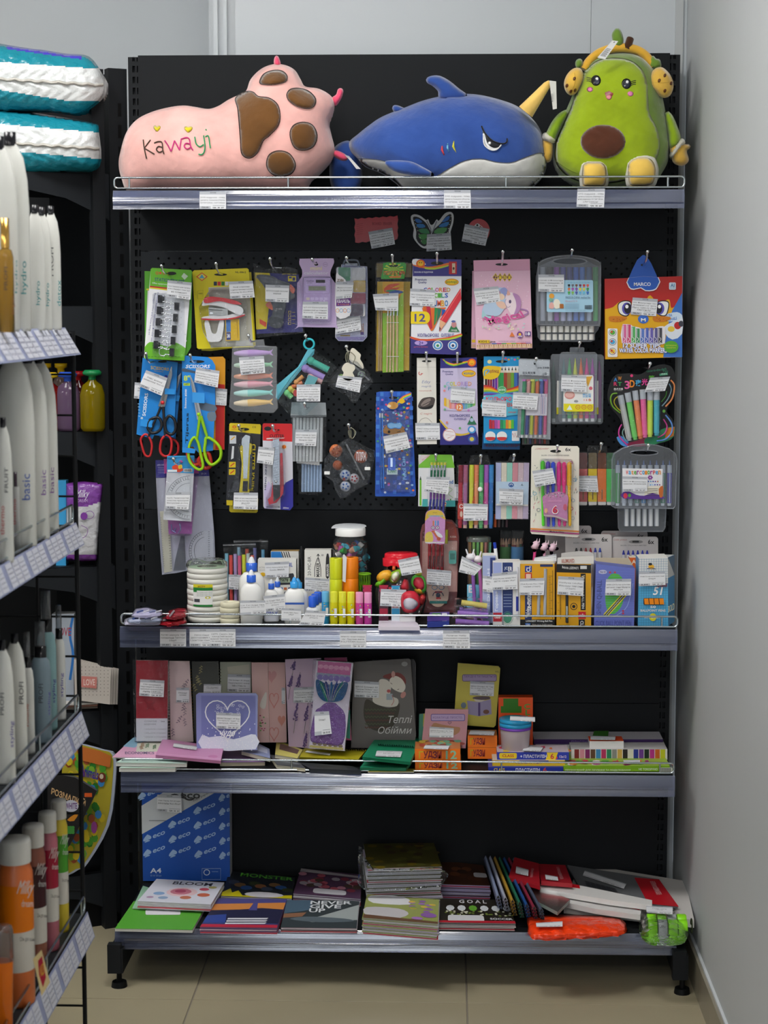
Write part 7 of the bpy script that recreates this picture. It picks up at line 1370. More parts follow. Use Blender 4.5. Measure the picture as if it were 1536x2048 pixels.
e=T.part('robot_eraser');e.sl(pl,smo([(1205,570),(1350,570),(1360,680),(1330,715),(1300,740),(1255,740),(1220,715),(1200,680)],2),.006,'dcb8a0','s',h=.010);z=PLo(pl,.0102);e.line(z,ell(1250,585,22,18,12),5,'5088a8',closed=True);e.line(z,ell(1305,585,22,18,12),5,'5088a8',closed=True);e.A(z,rect(1252,615,1310,632),'c83838');e.A(z,ell(1278,648,18,22),'3c4858');e.line(z,smo([(1235,655),(1245,630),(1278,620),(1310,630),(1322,655)],3,False),7,'3c4858');e.A(z,rect(1210,694,1350,716),'2c7c74');e.A(z,rect(1262,665,1300,680),'c83838')
bag(T,pl,smo([(1150,600),(1145,150),(1200,70),(1290,50),(1400,80),(1430,200),(1425,b-20),(1150,b-20)],1),h=.020,th=.018,name='blister');tag(T,VP(-.125),[(1188,435),(1385,452),(1380,572),(1185,560)],('МММ4831 Набір гумок','графітових олівців Робот','гумок 7 олівців + точилка','/ лінійка, ластик Stenson'),'28,00');T.done()
for i,(z_,c0,c1)in enumerate(((0,'2c3c90','e8e020'),(.012,'6048a0','4c8850'))):
 T=Thing('mini_box',('small blue box with yellow corner at the rail','small purple box lying on the blue one')[i],'small box');p=T.part('carton');q_=HP(Z2+.012+z_+.0005);p.sl(q_,[(1215,836-50*i),(1370,832-50*i),(1368,862-50*i),(1190,868-50*i)],.0115,c0,side=c0);p.A(q_,rect(1230,842-50*i,1300,856-50*i),c1);p.A(q_,rect(1310,842-50*i,1350,858-50*i),'e8e8f0');T.done()
view(880,1030,3.072)
for i,(y,f)in enumerate(((660,'a870c8'),(610,'a878cc'),(588,'9c70c4'),(545,'e4d068'))):
 T=Thing('pastel_marker_bag',('lilac marker in a clear bag, bottom of the pile','lilac marker in a clear bag, second from the bottom','purple marker in a clear bag, under the yellow one','pale yellow marker in a clear bag, top of the pile')[i],'marker','bagged markers in a pile');Y=-.268+.02*(i>1);pl=VP(Y)
 p=T.part('marker');rod(p,pl,95+12*i,y-8,300-4*i,y+(8 if i<3 else 14),34,f,'g',.0,10);bag(T,pl,[(75+6*i,y-24),(190,y-34),(315-4*i,y-10),(300,y+22),(180,y+26),(70+6*i,y+20)],h=.012,th=.024);T.done()
T=Thing('pen_cup','clear tube of thin pastel pens with clear lid','pen set');Y=-.13
for i,f in enumerate(('e8a070','a8d870','7cc878','e8e070','e89090','80c8a8')):p=T.part('pen');X,z_=VP(Y)(190+22*i,340)[0],Z2;p.tube([(X,Y,Z2+.002),(X+.003*(i-3)/3,Y-.003,VP(Y)(0,165)[2])],.0035,f,'g',7)
h=H(Y,130,235);btl(T,235,Y,Z2,[(64,0),(68,2),(70,h)],'e8f0ea','j',1,22,'tube');btl(T,235,Y,Z2,[(76,h-24),(76,h),(60,h+6),(0,h+6)],'dce4de','t',1,22,'lid');T.done()
for i,(x,Y,f,lab)in enumerate(((402,-.10,'5c9858','round tube of pencils with green band'),(472,-.115,'68a8dc','round tube of pencils with light blue band'))):
 T=Thing('pencil_tube',lab,'pencil set',None);h=H(Y,92,x);s=mpp(Y);X=VP(Y)(x,300)[0]
 for k in range(9):a=k*.698;p=T.part('pencil');c_=('803848','b08868','406858','703060','385080','a05848')[k%6];q0=np.array([X+26*s*math.cos(a),Y+26*s*math.sin(a),Z2+.002]);zt=Z2+(h-45-(k*7%9))*s;p.tube([q0,(q0[0],q0[1],zt-.012)],.0042,c_,'g',6);p.tube([(q0[0],q0[1],zt-.012),(q0[0],q0[1],zt)],[.0042,.0008],'c89878','s',6)
 btl(T,x,Y,Z2,[(40,0),(40,h-95)],f,'g',1,20,'band');btl(T,x,Y,Z2,[(42,0),(42,h)],'e4e8ea','j',1,22,'tube');T.done()
T=Thing('letter_b_tube','small tube printed with letter B, blue above pink','pen set');Y=-.17;btl(T,205,Y,Z2,[(0,0),(40,0),(40,70)],'e0a098','g',1,18,'tube');btl(T,205,Y,Z2,[(40,70),(40,208),(0,208)],'78c0e0','g',1,18,'upper_tube');p=T.part('letter');p.tx(VP(Y-.017),'B',(176,432,212,478),'f4f0f0',bold=True,res=3);T.done()
for i,(x,y,f,f2)in enumerate(((188,262,'9c68c0','eceaf0'),(232,275,'c06cb0','f0e8ec'))):
 T=Thing('bunny_pen',('bunny-topped pen with purple collar','bunny-topped pen with pink collar')[i],'novelty pen','bunny pens');Y=-.20;pl=VP(Y)
 p=T.part('barrel');rod(p,pl,x+10,y+20,x+30,BY(Y,Z2+.001,x),22,f,'g',0);hd=T.part('bunny_head');hd.pf_(pl,ell(x,y,30,27),.009,f2,'s',2.5);
 for d in(-16,12):e=T.part('ear',sub=hd);e.tube([pl(x+d,y-18),pl(x+d*1.8,y-52)],[.0025,.0016],f2,'s',6)
 c_=T.part('collar');c_.pf_(PLo(pl,.001),ell(x+8,y+26,26,13),.009,f,'s',2.5)
 if not i:tag(T,VP(-.235),[(135,252),(262,318),(212,372),(115,350)],('Ручка єдинороги','гелева Зайчик'),'4,50')
 T.done()
T=Thing('blue_cap_pen','white pen with dark blue cap sticking out of the white pen boxes','pen');pl=VP(-.21);p=T.part('barrel');rod(p,pl,340,205,362,420,22,'eef0f2','g',0);c_=T.part('cap');rod(c_,pl,335,168,340,208,19,'2c48b8','g',0);T.done()
for i,(pts,c1,c2)in enumerate((([(585,180),(560,275)],'e84c90','f070a8'),([(640,190),(645,275)],'e8b0c8','f090b0'),([(690,195),(680,275)],'c8c8e8','e050a0'))):
 T=Thing('unicorn_pen',('unicorn-topped pink pen leaning left','unicorn-topped pen in the middle with green and orange mane','unicorn-topped pen at the right with magenta tail')[i],'novelty pen','unicorn pens');Y=-.19;pl=VP(Y);(x,y),(x2,y2)=pts
 p=T.part('barrel');rod(p,pl,x,y+20,x2+5,420,18,c1,'g',0);hd=T.part('unicorn_head');hd.pf_(pl,smo([(x-28,y+15),(x-15,y-12),(x+10,y-22),(x+30,y),(x+18,y+28),(x-8,y+35)],3),.009,'e8c4d4','s',2.5)
 for k,f in enumerate(('38b8a8',c2,'e8d058','b890d8')):m_=T.part('mane',sub=hd);m_.pf_(PLo(pl,.004),ell(x-22+16*k,y+12*(k%2)+(25 if k==1 else 0),14,12),.006,f,'s',2.5)
 for d in(8,24):e=T.part('horn',sub=hd);e.tube([pl(x+d,y-12),pl(x+d+4,y-36)],[.002,.0004],'f4d8e4','s',6)
 if i==1:tag(T,VP(-.215),[(580,262),(715,240),(716,295),(575,300)],('777034 Ручка гелева 60 од',),'')
 T.done()
for i,(x0,y0,x1,Y,cp,lab)in enumerate(((770,118,1055,-.11,('202024','202024','9c2430','a82838','2c3ca0','2c48b0'),'front left 6x card of ballpoint pens with black, red and blue ends'),(1060,133,1340,-.10,('2c34a0',)*6,'front right 6x card of ballpoint pens, all dark blue ends'),(645,65,930,-.07,(),'rear left 6x ballpoint card, mostly hidden'),(990,97,1275,-.06,(),'rear right 6x ballpoint card, top corner visible'))):
 T=Thing('ballpoint_card',lab,'pen card',None);pl=VP(Y);b=BY(Y,Z2,x0);c=card(T,pl,rrect(x0,y0,x1,b,18),'dcd6d4' if i<2 else 'b8b0b0');c.tx(pl,'6x',(x1-62,y0+18,x1-24,y0+46),'28282c',bold=True,res=3)
 c.tx(pl,'Little prince',(x0+8,y0+12,x0+88,y0+28),'c07870',shear=.3);c.tx(pl,'BALLPEN • STYLE & FINE RUBBER PENS',(x0+50,y0+50,x0+208,y0+58),'706c6c')
 if i<2:c.A(pl,ell(x0+143,y0+32,44,11),'9c9898');c.A(pl,rect(x0+122,y0+26,x0+162,y0+36),'28282c')
 for k,f in enumerate(cp):x=x0+68+29*k;p=T.part('pen');rod(p,pl,x,y0+84,x,y0+110,7,f,'g',.005,w1=19);rod(p,pl,x,y0+110,x,y0+300,19,'e0e0e4','g',.005)
 T.done()
YB=-.265
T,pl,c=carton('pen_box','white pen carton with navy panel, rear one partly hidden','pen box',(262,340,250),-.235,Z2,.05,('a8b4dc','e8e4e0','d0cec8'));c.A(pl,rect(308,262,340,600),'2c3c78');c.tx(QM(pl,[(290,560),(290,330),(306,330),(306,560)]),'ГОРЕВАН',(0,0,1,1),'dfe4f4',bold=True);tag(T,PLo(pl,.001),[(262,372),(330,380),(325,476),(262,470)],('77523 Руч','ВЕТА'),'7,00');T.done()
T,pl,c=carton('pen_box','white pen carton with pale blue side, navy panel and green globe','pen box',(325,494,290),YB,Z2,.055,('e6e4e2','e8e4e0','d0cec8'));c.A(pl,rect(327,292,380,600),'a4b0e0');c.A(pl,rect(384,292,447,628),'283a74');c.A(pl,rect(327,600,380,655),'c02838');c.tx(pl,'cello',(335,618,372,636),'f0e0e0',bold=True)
c.tx(QM(pl,[(338,590),(338,470),(360,470),(360,590)]),'Горевая',(0,0,1,1),'eceef8',bold=True);c.tx(pl,'JC',(395,318,415,340),'d8e0f0',bold=True);c.tx(pl,'ER',(418,318,444,345),'f0f0f4',bold=True)
for k in range(5):c.line(pl,[(390,490+18*k),(440,490+18*k)],5,'8090b8')
c.A(pl,ell(415,632,26,32),'4c9478');c.line(pl,ell(415,632,33,38),2,'60a088',closed=True);p=T.part('printed_pen');rod(p,pl,475,320,475,630,14,'e4e4ee','g',.001);rod(p,pl,475,500,475,590,16,'303c98','g',.001)
tag(T,PLo(pl,.006),[(318,360),(472,345),(478,455),(324,462)],('77323 Ручка гелева Hiher','ВЕТА чорна 18шт'),'7,00');T.done()
def cello(lab,x0,x1,yt,Y,fl,tq,tl,tp):
 T,pl,c=carton('pen_box',lab,'pen box',(x0,x1,yt),Y,Z2,.06,('e0a418','28201c' if fl else 'd8d0b8','b8841c'));b=BY(Y,Z2,x0);w=x1-x0
 U=lambda a,y:(x0+w*(a if not fl else 1-a),y);R_=lambda a,y0,a2,y1:[U(a,y0),U(a2,y0),U(a2,y1),U(a,y1)]
 return T,pl,c,U,R_,b
T,pl,c,U,R_,b=cello('yellow pen carton with navy panel, two pens printed and black foot',492,704,300,YB,0,None,(),'')
c.A(pl,R_(.14,312,.34,352),'283c90');c.tx(QM(pl,[U(.18,350),U(.18,314),U(.30,314),U(.30,350)]),'CL',(0,0,1,1),'f0f0f0',bold=True);c.A(pl,R_(.14,356,.34,410),'c82030');c.A(pl,R_(.17,362,.31,404),'e8c8b8');c.A(pl,R_(.14,412,.34,642),'28386c');c.tx(QM(pl,[U(.16,630),U(.16,480),U(.32,480),U(.32,630)]),'Write-meter',(0,0,1,1),'f0f0f0',bold=True)
c.A(pl,R_(0,642,1,b),'1c1c1e');c.tx(pl,'LONGEST Writing Ball Pen',(528,646,690,660),'e8e8e8',bold=True);c.A(pl,R_(.15,664,.3,682),'3468b8');c.tx(pl,'12 Pens',(530,668,552,678),'f0f0f0',bold=True);c.tx(pl,'Write up to 10,000 metres',(565,668,690,680),'c8c8c8');c.A(pl,R_(.58,303,.95,318),'28386c')
for x,y0 in((608,480),(648,330)):p=T.part('printed_pen');rod(p,pl,x,y0,x-4,620,20,'b0b4bc','g',.001);rod(p,pl,x,y0,x,y0+90,16,'283c90','g',.001)
for k in range(26):c.line(pl,[(668,375+10*k),(668+(22 if k%5==0 else 12),375+10*k)],2,'4c3c18')
c.line(pl,[(692,340),(692,638)],3,'4c3c18');tag(T,PLo(pl,.006),[(490,392),(643,386),(638,492),(486,492)],('7764 Ручка Pilot 10км','чорна (12шт)'),'12,00');T.done()
T,pl,c,U,R_,b=cello('yellow pen carton upside down with black header and flap',716,928,302,YB,1,None,(),'')
fl_=T.part('carton_flap');fl_.sl(LP(YB,Z2,-6)if 0 else VP(YB+.004),[(722,262),(945,250),(945,300),(720,305)],.001,'e4e0da');fl_.tx(QM(VP(YB+.003),[(745,272),(825,268),(825,292),(745,294)]),'CENTIMETER',(1,1,0,0),'c07868',bold=True);fl_.sl(VP(YB+.055),[(745,235),(850,222),(920,225),(945,240),(945,300),(745,300)],.001,'d8d4d0')
c.A(pl,[(716,302),(928,306),(928,358),(716,352)],'1c1c1e');c.tx(QM(pl,[(750,312),(850,314),(850,334),(750,332)]),'LONGEST Writing',(1,1,0,0),'d8d8d8',bold=True);c.A(pl,rect(862,312,902,332),'d8d8d8');c.A(pl,rect(864,360,895,585),'1c1c20');c.tx(QM(pl,[(890,370),(890,480),(868,480),(868,370)]),'Writometer',(0,0,1,1),'e8d8b0',bold=True);c.tx(QM(pl,[(886,490),(886,575),(872,575),(872,490)]),'BALL PEN',(0,0,1,1),'e0e0e0',bold=True)
c.A(pl,rect(850,594,896,638),'c82030');c.tx(pl,'cello',(856,606,890,626),'f0e0e0',bold=True);c.A(pl,rect(852,642,890,686),'202024');c.tx(QM(pl,[(882,650),(882,680),(862,680),(862,650)]),'CL',(0,0,1,1),'f0f0f0',bold=True);c.line(pl,ell(822,562,20,20,16),4,'1c1c1e',closed=True);c.A(pl,ell(822,562,10,10),'1c1c1e')
p=T.part('printed_pen');rod(p,pl,780,490,780,660,18,'34383c','g',.001);rod(p,pl,780,560,780,630,12,'b0b8b8','g',.004)
for k in range(20):c.line(pl,[(740,450+9*k),(740-(16 if k%5==0 else 8),450+9*k)],2,'6c5014')
c.line(pl,[(742,440),(742,640)],3,'6c5014');c.A(pl,rect(728,676,798,690),'28241c');tag(T,PLo(pl,.006),[(726,376),(884,384),(880,498),(720,488)],('7764 Ручка Cello(Flair)','Write-meter 10км синя','(12шт)'),'12,00');T.done()
T,pl,c=carton('pen_box','periwinkle blue pen carton, green circle and yellow-striped pen print','pen box',[(958,300),(1198,328),(1192,BY(-.265,Z2,1192)),(946,BY(-.265,Z2,946))],-.265,Z2,.06,('6c78c8','5864b0','5460a8'))
bf=T.part('carton_flap');bf.sl(VP(-.215),[(955,262),(1160,265),(1180,300),(1190,330),(960,318)],.001,'c8b898');c.A(pl,smo([(1020,420),(1060,360),(1115,380),(1135,460),(1115,560),(1060,610),(1020,560)],4),'58b848')
for d,f,w in((0,'e4d820',30),(0,'28282c',16),(0,'c8c8a0',5)):c.line(pl,[(1015,620),(1140,480)],w,f)
c.line(pl,smo([(1080,620),(1150,560),(1185,420)],5,False),3,'a8c0e8');c.tx(QM(pl,[(960,610),(965,400),(1000,400),(995,610)]),'SHEN QI-BALL',(0,0,1,1),'4c5490',bold=True);c.tx(pl,'CLICK BALL POINT PEN',(955,648,1175,682),'4c54a0',bold=True);c.A(pl,ell(1000,350,26,13),'c8c8e0');c.tx(pl,'No 01',(984,344,1018,356),'504c80',bold=True)
for x,y in((1045,352),(1075,352),(1125,590),(1125,605)):c.A(pl,ell(x,y,7,7,8),'c83c50')
for k in range(24):c.line(pl,[(958-k*.4,345+14.5*k),(1196,350+14.5*k)],1,'7c88d4')
tag(T,PLo(pl,.006),[(1020,395),(1175,392),(1172,494),(1014,494)],('ММ81628 Ручка кулькова','автомат синя Малюти','48штук'),'5,00');T.done()
T,pl,c=carton('pen_box','light blue gridded carton of 50 ballpoint pens with orange windows','pen box',[(1222,268),(1398,262),(1440,262),(1415,690)][:0]or[(1222,268),(1400,262),(1402,BY(-.262,Z2,1400)),(1216,BY(-.262,Z2,1216))],-.262,Z2,.07,('58b4e0','e8e6e0','4c90c0'))
c.A(pl,[(1222,268),(1400,262),(1401,420),(1220,420)],'e4e4e2');
for k in range(12):x=1224+15*k;c.line(pl,[(x,268),(x-3,690)],1.3,'3c78a8')
for k in range(28):c.line(pl,[(1220,272+15*k),(1401,270+15*k)],1.3,'4c88b0')
c.tx(pl,'51',(1312,442,1365,492),'f4f4f4',bold=True,shear=.2,res=3);c.tx(pl,'TEXMAN',(1330,418,1396,444),'a03038',bold=True,shear=.2);c.A(pl,rrect(1250,510,1374,552,8),'38241c')
for k in range(4):p=T.part('pen');p.sl(PLo(pl,.0045),[(1254+31*k,514),(1280+31*k,514),(1284+31*k,549),(1258+31*k,549)],.003,'f08c18','g')
c.tx(pl,'50',(1292,557,1326,572),'f4f4f4',bold=True);c.tx(pl,'BALLPOINT PENS',(1232,580,1386,594),'e8e0d8',bold=True);c.A(pl,ell(1308,628,22,24),'e0d828');c.tx(pl,'BEST QUALITY',(1256,622,1364,636),'f0f0f0',bold=True)
c.A(pl,ell(1298,318,18,14),'e8b030');c.A(pl,ell(1292,302,12,8),'2c2c34');c.line(pl,smo([(1272,330),(1300,325),(1325,332)],3,False),4,'283860');c.tx(QM(VP(-.26),[(1402,560),(1440,540),(1440,580),(1402,600)]),'BOLD',(0,0,1,1),'d8d0a0')
pn=T.part('pen_ends')
for k in range(5):rod(pn,VP(-.235),1260+30*k,262,1280+30*k,268,12,'3448a0','g',0)
ff=T.part('carton_flap');ff.sl(VP(-.192),[(1225,240),(1438,244),(1438,300),(1225,300)],.001,'dcdad4');V2=VP(-.20);P_=[pl(1400.5,262),V2(1441,244),V2(1441,BY(-.20,Z2,1440)),pl(1402.5,BY(-.262,Z2,1400))];sd=T.part('carton_side');sd.add(P_,[(0,1,2,3)],'4c98cc');sd.add([P_[0],P_[1],P_[1]*.7+P_[2]*.3,P_[0]*.7+P_[3]*.3],[(0,1,2,3)],'dcdad6');sd.add([a-[.0006,0,0]for a in P_],[(3,2,1,0)],'4c98cc')
tag(T,PLo(pl,.006),[(1224,348),(1382,346),(1386,430),(1222,438)],('77088 Ручка кулькова синя','50шт'),'3,50');T.done()
T=Thing('orange_box','small orange carton corner behind the blue pen carton','small box');c=T.part('carton');c.box(VP(-.17),[(1165,262),(1218,262),(1218,BY(-.17,Z2,1200)),(1165,BY(-.17,Z2,1200))],.03,'e86c28','f0e0c8','c85820');c.tx(VP(-.17),'A',(1178,275,1205,300),'f8ead8',bold=True);T.done()
# ================================================================ third shelf
Z3=Z3s+.0005
def leaner(name,label,cat,q,Y,z,col,th=.008,lean=6,side='e4e0dc',group=None,m='p'):
 """book leaning back; q = four pixel corners on its cover plane"""
 T=Thing(name,label,cat,group);pl=LP(Y,z,lean);c=T.part('cover');c.sl(pl,q,.0012,col,m)
 p=T.part('pages');p.sl(PLo(pl,-.0013),q,th,side,'p');return T,pl,c
def lie(name,label,cat,q,z,th,col,side=None,group=None,done=True,m='p'):
 T=Thing(name,label,cat,group);pl=HP(z+th);c=T.part('cover');c.sl(pl,q,.0008,col,m)
 if th>.0015:p=T.part('pages');p.sl(PLo(pl,-.0009),q,th-.001,side or 'e8e6e2','p')
 if done:T.done()
 return T,pl,c
def coil(T,pl,x0,y0,x1,y1,n,f='c8a860',r=9,nx=1.,ny=0.):
 p=T.part('spiral')
 for i in range(n):t=(i+.5)/n;x=x0+(x1-x0)*t;y=y0+(y1-y0)*t;p.tube([pl(x+r*math.cos(a)*(nx or .5),y+r*math.cos(a)*ny,.002+.004*math.sin(a))for a in(0,.9,1.8,2.7,3.6,4.5,5.4)],.0013,f,'k',5,closed=True)
def sprigs(c,pl,n,box,cols,w=3,L=60):
 for i in range(n):
  x=rn.uniform(box[0],box[2]);y=rn.uniform(box[1],box[3]);a=rn.uniform(-.5,.5);c.line(pl,[(x,y),(x+L*math.sin(a),y-L*math.cos(a))],w,cols[0])
  for k in range(6):t=k/6;c.A(pl,ell(x+L*t*math.sin(a)+(7 if k%2 else-7),y-L*t*math.cos(a),8,4,6,a+(.6 if k%2 else-.6)),cols[1+i%(len(cols)-1)])
def T3(T,pl,q,l,p_,h=.003):tag(T,PLo(pl,h),q,l,p_)
view(220,1300,3.84)
T,pl,c=leaner('planner','dark red and white planner wrapped in clear film, far left, standing','notebook',[(200,80),(445,80),(440,700),(202,700)],-.15,Z3,'a01c2c');c.A(pl,[(200,525),(442,525),(440,700),(202,700)],'dcdce0');c.tx(pl,'CONCISE  фінн',(262,540,420,556),'808088');c.tx(pl,'ЩОДЕННИК',(262,564,355,578),'808088');c.A(pl,smo([(260,380),(300,410),(350,390),(330,430),(350,470),(300,450),(275,470),(285,430)],2),'8c1826')
for k in range(3):c.tx(pl,'• кількість сторінок',(262,602+30*k,432,614+30*k),'8c8c94')
bag(T,pl,[(170,75),(450,75),(450,705),(190,705)],h=.004,th=.012);T3(T,pl,[(232,225),(418,235),(412,362),(223,352)],('7780 Щоденник','Недатований А5 колір асс','кремовий папір,кол/обкл','лінійн СМF132'),'145,00',.006);T.done()
T,pl,c=leaner('spiral_notebook','spiral notebook with pale pink cover and grey-violet leaf sprigs','notebook',[(455,85),(610,85),(640,705),(465,705)],-.135,Z3,'e0c8c8');sprigs(c,pl,7,(480,200,590,690),('a89098','8c7888','a898a0'));coil(T,pl,448,140,455,690,24,'d8d0cc');T3(T,pl,[(510,290),(608,290),(608,405),(508,402)],('7798 Блокнот','А рожевий'),'48,00');T.done()
T,pl,c=leaner('spiral_notebook','spiral notebook with dark grey-green cover and gold coil','notebook',[(628,88),(830,88),(850,705),(650,705)],-.12,Z3,'4c4e48');sprigs(c,pl,4,(650,160,700,320),('908c60','a8a070'));coil(T,pl,612,140,636,690,24,'d8a040',12);T3(T,pl,[(720,262),(855,262),(852,330),(718,328)],('7799 Блокнот','Тетрадна ком'),'');T.done()
T,pl,c=leaner('spiral_notebook','spiral notebook with pale sage cover, half behind the heart notebook','notebook',[(845,92),(1082,92),(1090,705),(850,705)],-.105,Z3,'b8bca8');c.A(pl,[(900,130),(1070,110),(1074,200),(910,210)],'d0ccb8');coil(T,pl,838,140,842,690,24,'a8a8a0',12);T3(T,pl,[(905,185),(1078,190),(1078,325),(900,320)],('7786 Блокнот А5 (80арк)','Пердматеріаліст. кольор','МВ-СТМ6-12'),'44,00');T.done()
for i,(x0,x1,f,Y)in enumerate(((1086,1212,'e0b8b4',-.14),(1210,1345,'e4b8b4',-.13))):
 T,pl,c=leaner('notebook',('pink notebook with small bird and flower print, standing','pink notebook with outlined coral hearts, standing')[i],'notebook',[(x0,95),(x1,95),(x1+12,710),(x0+15,710)],Y,Z3,f)
 if i:[c.line(pl,heart(1260,y,70,w),7,'d88c84',closed=True)for y,w in((380,120),(640,110))];c.A(pl,heart(1240,200,80,100),'d89c9c');c.A(pl,heart(1318,540,60,90),'d89080');T3(T,pl,[(1318,290),(1345,290),(1345,415),(1318,412)],(),'')
 else:
  for k in range(16):c.A(pl,ell(1150+rn.random()*55,500+rn.random()*120,7,5,7),('70b050','c04878','58a058','a03060')[k%4])
  c.A(pl,smo([(1150,420),(1190,330),(1205,340),(1195,440),(1170,450)],3),'e4dcd4')
 T.done()
T,pl,c=leaner('notebook','lilac notebook printed with purple lavender stems','notebook',[(1345,72),(1620,62),(1580,760),(1372,740)],-.16,Z3,'d0b4cc')
for(x,y,L)in((1400,130,60),(1380,260,80),(1440,260,90),(1420,520,130),(1500,520,110),(1490,720,100),(1560,420,110),(1590,200,80)):
 c.line(pl,[(x-10,y+120),(x+20,y-L)],3,'5c6c58')
 for k in range(34):t=k/34;c.A(pl,ell(x+20*t+rn.uniform(-16,16)*(1.1-t),y-L*t+20,7,6,6),('5c4078','6c4c8c','4c3868')[k%3])
T3(T,pl,[(1412,290),(1580,282),(1585,402),(1408,405)],('МА202 Блокнот А5','Чудовий Глітер','Помічник, Мідіан'),'78,00');T.done()
T,pl,c=leaner('heart_notebook','translucent blue notebook with a white outlined heart and snowy glitter','notebook',smo([(680,330),(1120,332),(1135,350),(1130,768),(665,768),(660,345)],1),-.235,Z3,'8c90c8',m='g');c.A(pl,[(700,350),(1118,350),(1118,700),(702,700)],'787cb8');c.A(pl,smo([(705,655),(760,670),(850,660),(950,685),(1040,660),(1118,650),(1118,762),(707,762)],2),'e4e6f6');c.line(pl,heart(902,520,340,330,36),9,'f0f0f8',closed=True)
for i in range(120):c.A(pl,ell(rn.uniform(705,1115),770-abs(rn.gauss(0,90)),4,4,5),'f4f4fc')
for i in range(14):c.line(pl,heart(770+rn.random()*260,410+rn.random()*80,22,20,10),3,'e0e0f0',closed=True)
c.tx(pl,'чудо',(840,622,958,675),'f8f8fc',bold=True,shear=.3);T3(T,pl,[(815,480),(1004,488),(1000,608),(815,602)],('МА3405 Блокнот 14*14см','"Ти просто чудо" 32','аркуша, 4Хспір'),'110,00');T.done()
lie('notepad','mint-edged notepad, lowest at the left end','notebook',[(150,850),(560,850),(500,905),(70,905)],Z3,.010,'c4dcd0');lie('notepad','green-edged notepad, second of the left pile','notebook',[(140,810),(600,815),(590,870),(45,862)],Z3+.0115,.010,'bcd8cc')
T,pl,c=lie('notepad','pink and light blue picture notepad on top of the left pile','notebook',[(180,672),(420,668),(540,830),(18,822)],Z3+.023,.004,'e8b0d0',done=False);c.A(pl,[(180,672),(300,670),(190,750),(100,740)],'9cc8e4');c.A(pl,[(210,712),(400,700),(390,780),(200,782)],'dcdccc');c.tx(pl,'ECONOMICS',(115,780,340,800),'4c4470',bold=True);sprigs(c,pl,4,(240,740,360,770),('6c8c60','507850','b08c70'),2,30);T.done()
lie('notebook','plum notebook lying under the pink one, gold page corner','notebook',[(870,770),(1060,770),(1190,858),(845,862)],Z3,.010,'806090','d8ccb0')
T,pl,c=lie('notebook','pink glossy hardback notebook lying over the pile, price label on it','notebook',[(405,680),(872,745),(850,850),(350,805)],Z3+.028,.008,'d090bc','c880ac',done=False);c.A(pl,ell(790,818,38,12),'c878ac');c.line(pl,[(372,795),(848,835)],3,'e0b0d0');T3(T,pl,[(490,715),(672,740),(662,766),(484,742)],(),'',.001);T.done()
for i,(q_,f,l_,z_)in enumerate(((([(1075,685),(1225,760),(1230,830),(1010,775)]),'8c98c0','small blue and white pocket notebook lying turned',.014),(([(1280,690),(1480,765),(1440,830),(1268,800)]),'d8cc70','yellow pocket notebook with brown strip lying turned',.014),(([(1220,800),(1440,850),(1500,905),(1280,880)]),'50545c','thin dark booklet lying at the rail',.002))):
 T,pl,c=lie('pocket_notebook',l_,'notebook',q_,Z3+z_,.010,f,'e0d8c0',done=False);a,b_,c_,d_=q_;c.A(QM(pl,q_),rect(.15,.15,.9,.6),('c0c8e0','6c5048','70747c')[i]);T.done()
view(580,1300,3.657)
T,pl,c=leaner('mermaid_notebook','mermaid-tail notebook with purple sequins and blue holographic fin','notebook',[(192,75),(462,95),(398,735),(140,715)],-.24,Z3,'d4c8d4',.02)
c.A(pl,[(205,80),(450,98),(440,185),(200,165)],'c05890');[c.A(pl,ell(225+38*k,120+3*k,20,16,12),'d888b0')for k in range(6)];c.A(pl,[(196,165),(442,185),(438,215),(192,195)],'888ca8');[c.A(pl,ell(220+40*k,200+3*k,22,22,12),'7460a8')for k in range(6)]
f_=T.part('tail_fin');f_.sl(pl,smo([(195,215),(250,240),(300,255),(350,245),(420,238),(415,300),(385,360),(340,378),(280,378),(240,370),(205,330),(190,270)],3),.002,'3878b8','q',h=.003)
for k,f in enumerate(('38a898','4858b8','3c88d0','4060c0','40b0a0')):f_.A(PLo(pl,.0031),smo([(215+40*k,240+6*(k==2)),(240+36*k,245),(275+12*k,365),(262+14*k,368)],3),f,'q')
for k in range(6):f_.line(PLo(pl,.0038),smo([(225+34*k,245),(255+18*k,310),(280+8*k,372)],3,False),2,'c8c0a8')
s_=T.part('sequin_body');s_.pf_(pl,smo([(265,385),(320,385),(345,400),(405,480),(385,690),(250,690),(148,660),(180,460),(220,420)],3),.004,'a070c4','q',3)
for k in range(6):c.A(pl,ell(180+38*k,684+4*k,16,12,10),'7c6850')
c.A(pl,[(145,695),(390,715),(388,732),(142,712)],'b8a858');bag(T,pl,[(170,70),(470,90),(405,740),(130,720)],h=.008,th=.01);T3(T,pl,[(178,452),(285,448),(305,612),(180,628)],('блокнот',),'',.009);T.done()
T,pl,c=leaner('notebook','green and pink sequin notebook behind the mermaid one','notebook',[(250,58),(415,55),(450,660),(300,660)],-.19,Z3,'a03c68');c.A(pl,[(400,440),(440,440),(440,650),(395,640)],'2c8878');T.done()
T,pl,c=leaner('mouse_notebook','large grey notebook with two white sleeping mice in a patterned sack','notebook',smo([(470,88),(870,62),(882,75),(922,620),(905,720),(445,716),(455,400)],1),-.145,Z3,'6c6662')
c.A(pl,smo([(700,180),(790,165),(840,200),(845,250),(800,240),(730,215),(680,200)],3),'7c2c24');c.A(pl,smo([(560,360),(640,400),(730,425),(800,390),(790,480),(750,560),(690,595),(600,580),(550,520),(538,440)],4),'3c3424')
for k in range(6):c.line(pl,[(548+12*j,432+26*k+(10 if j%2 else 0))for j in range(20-k)],8,('4c5434','5c3428')[k%2])
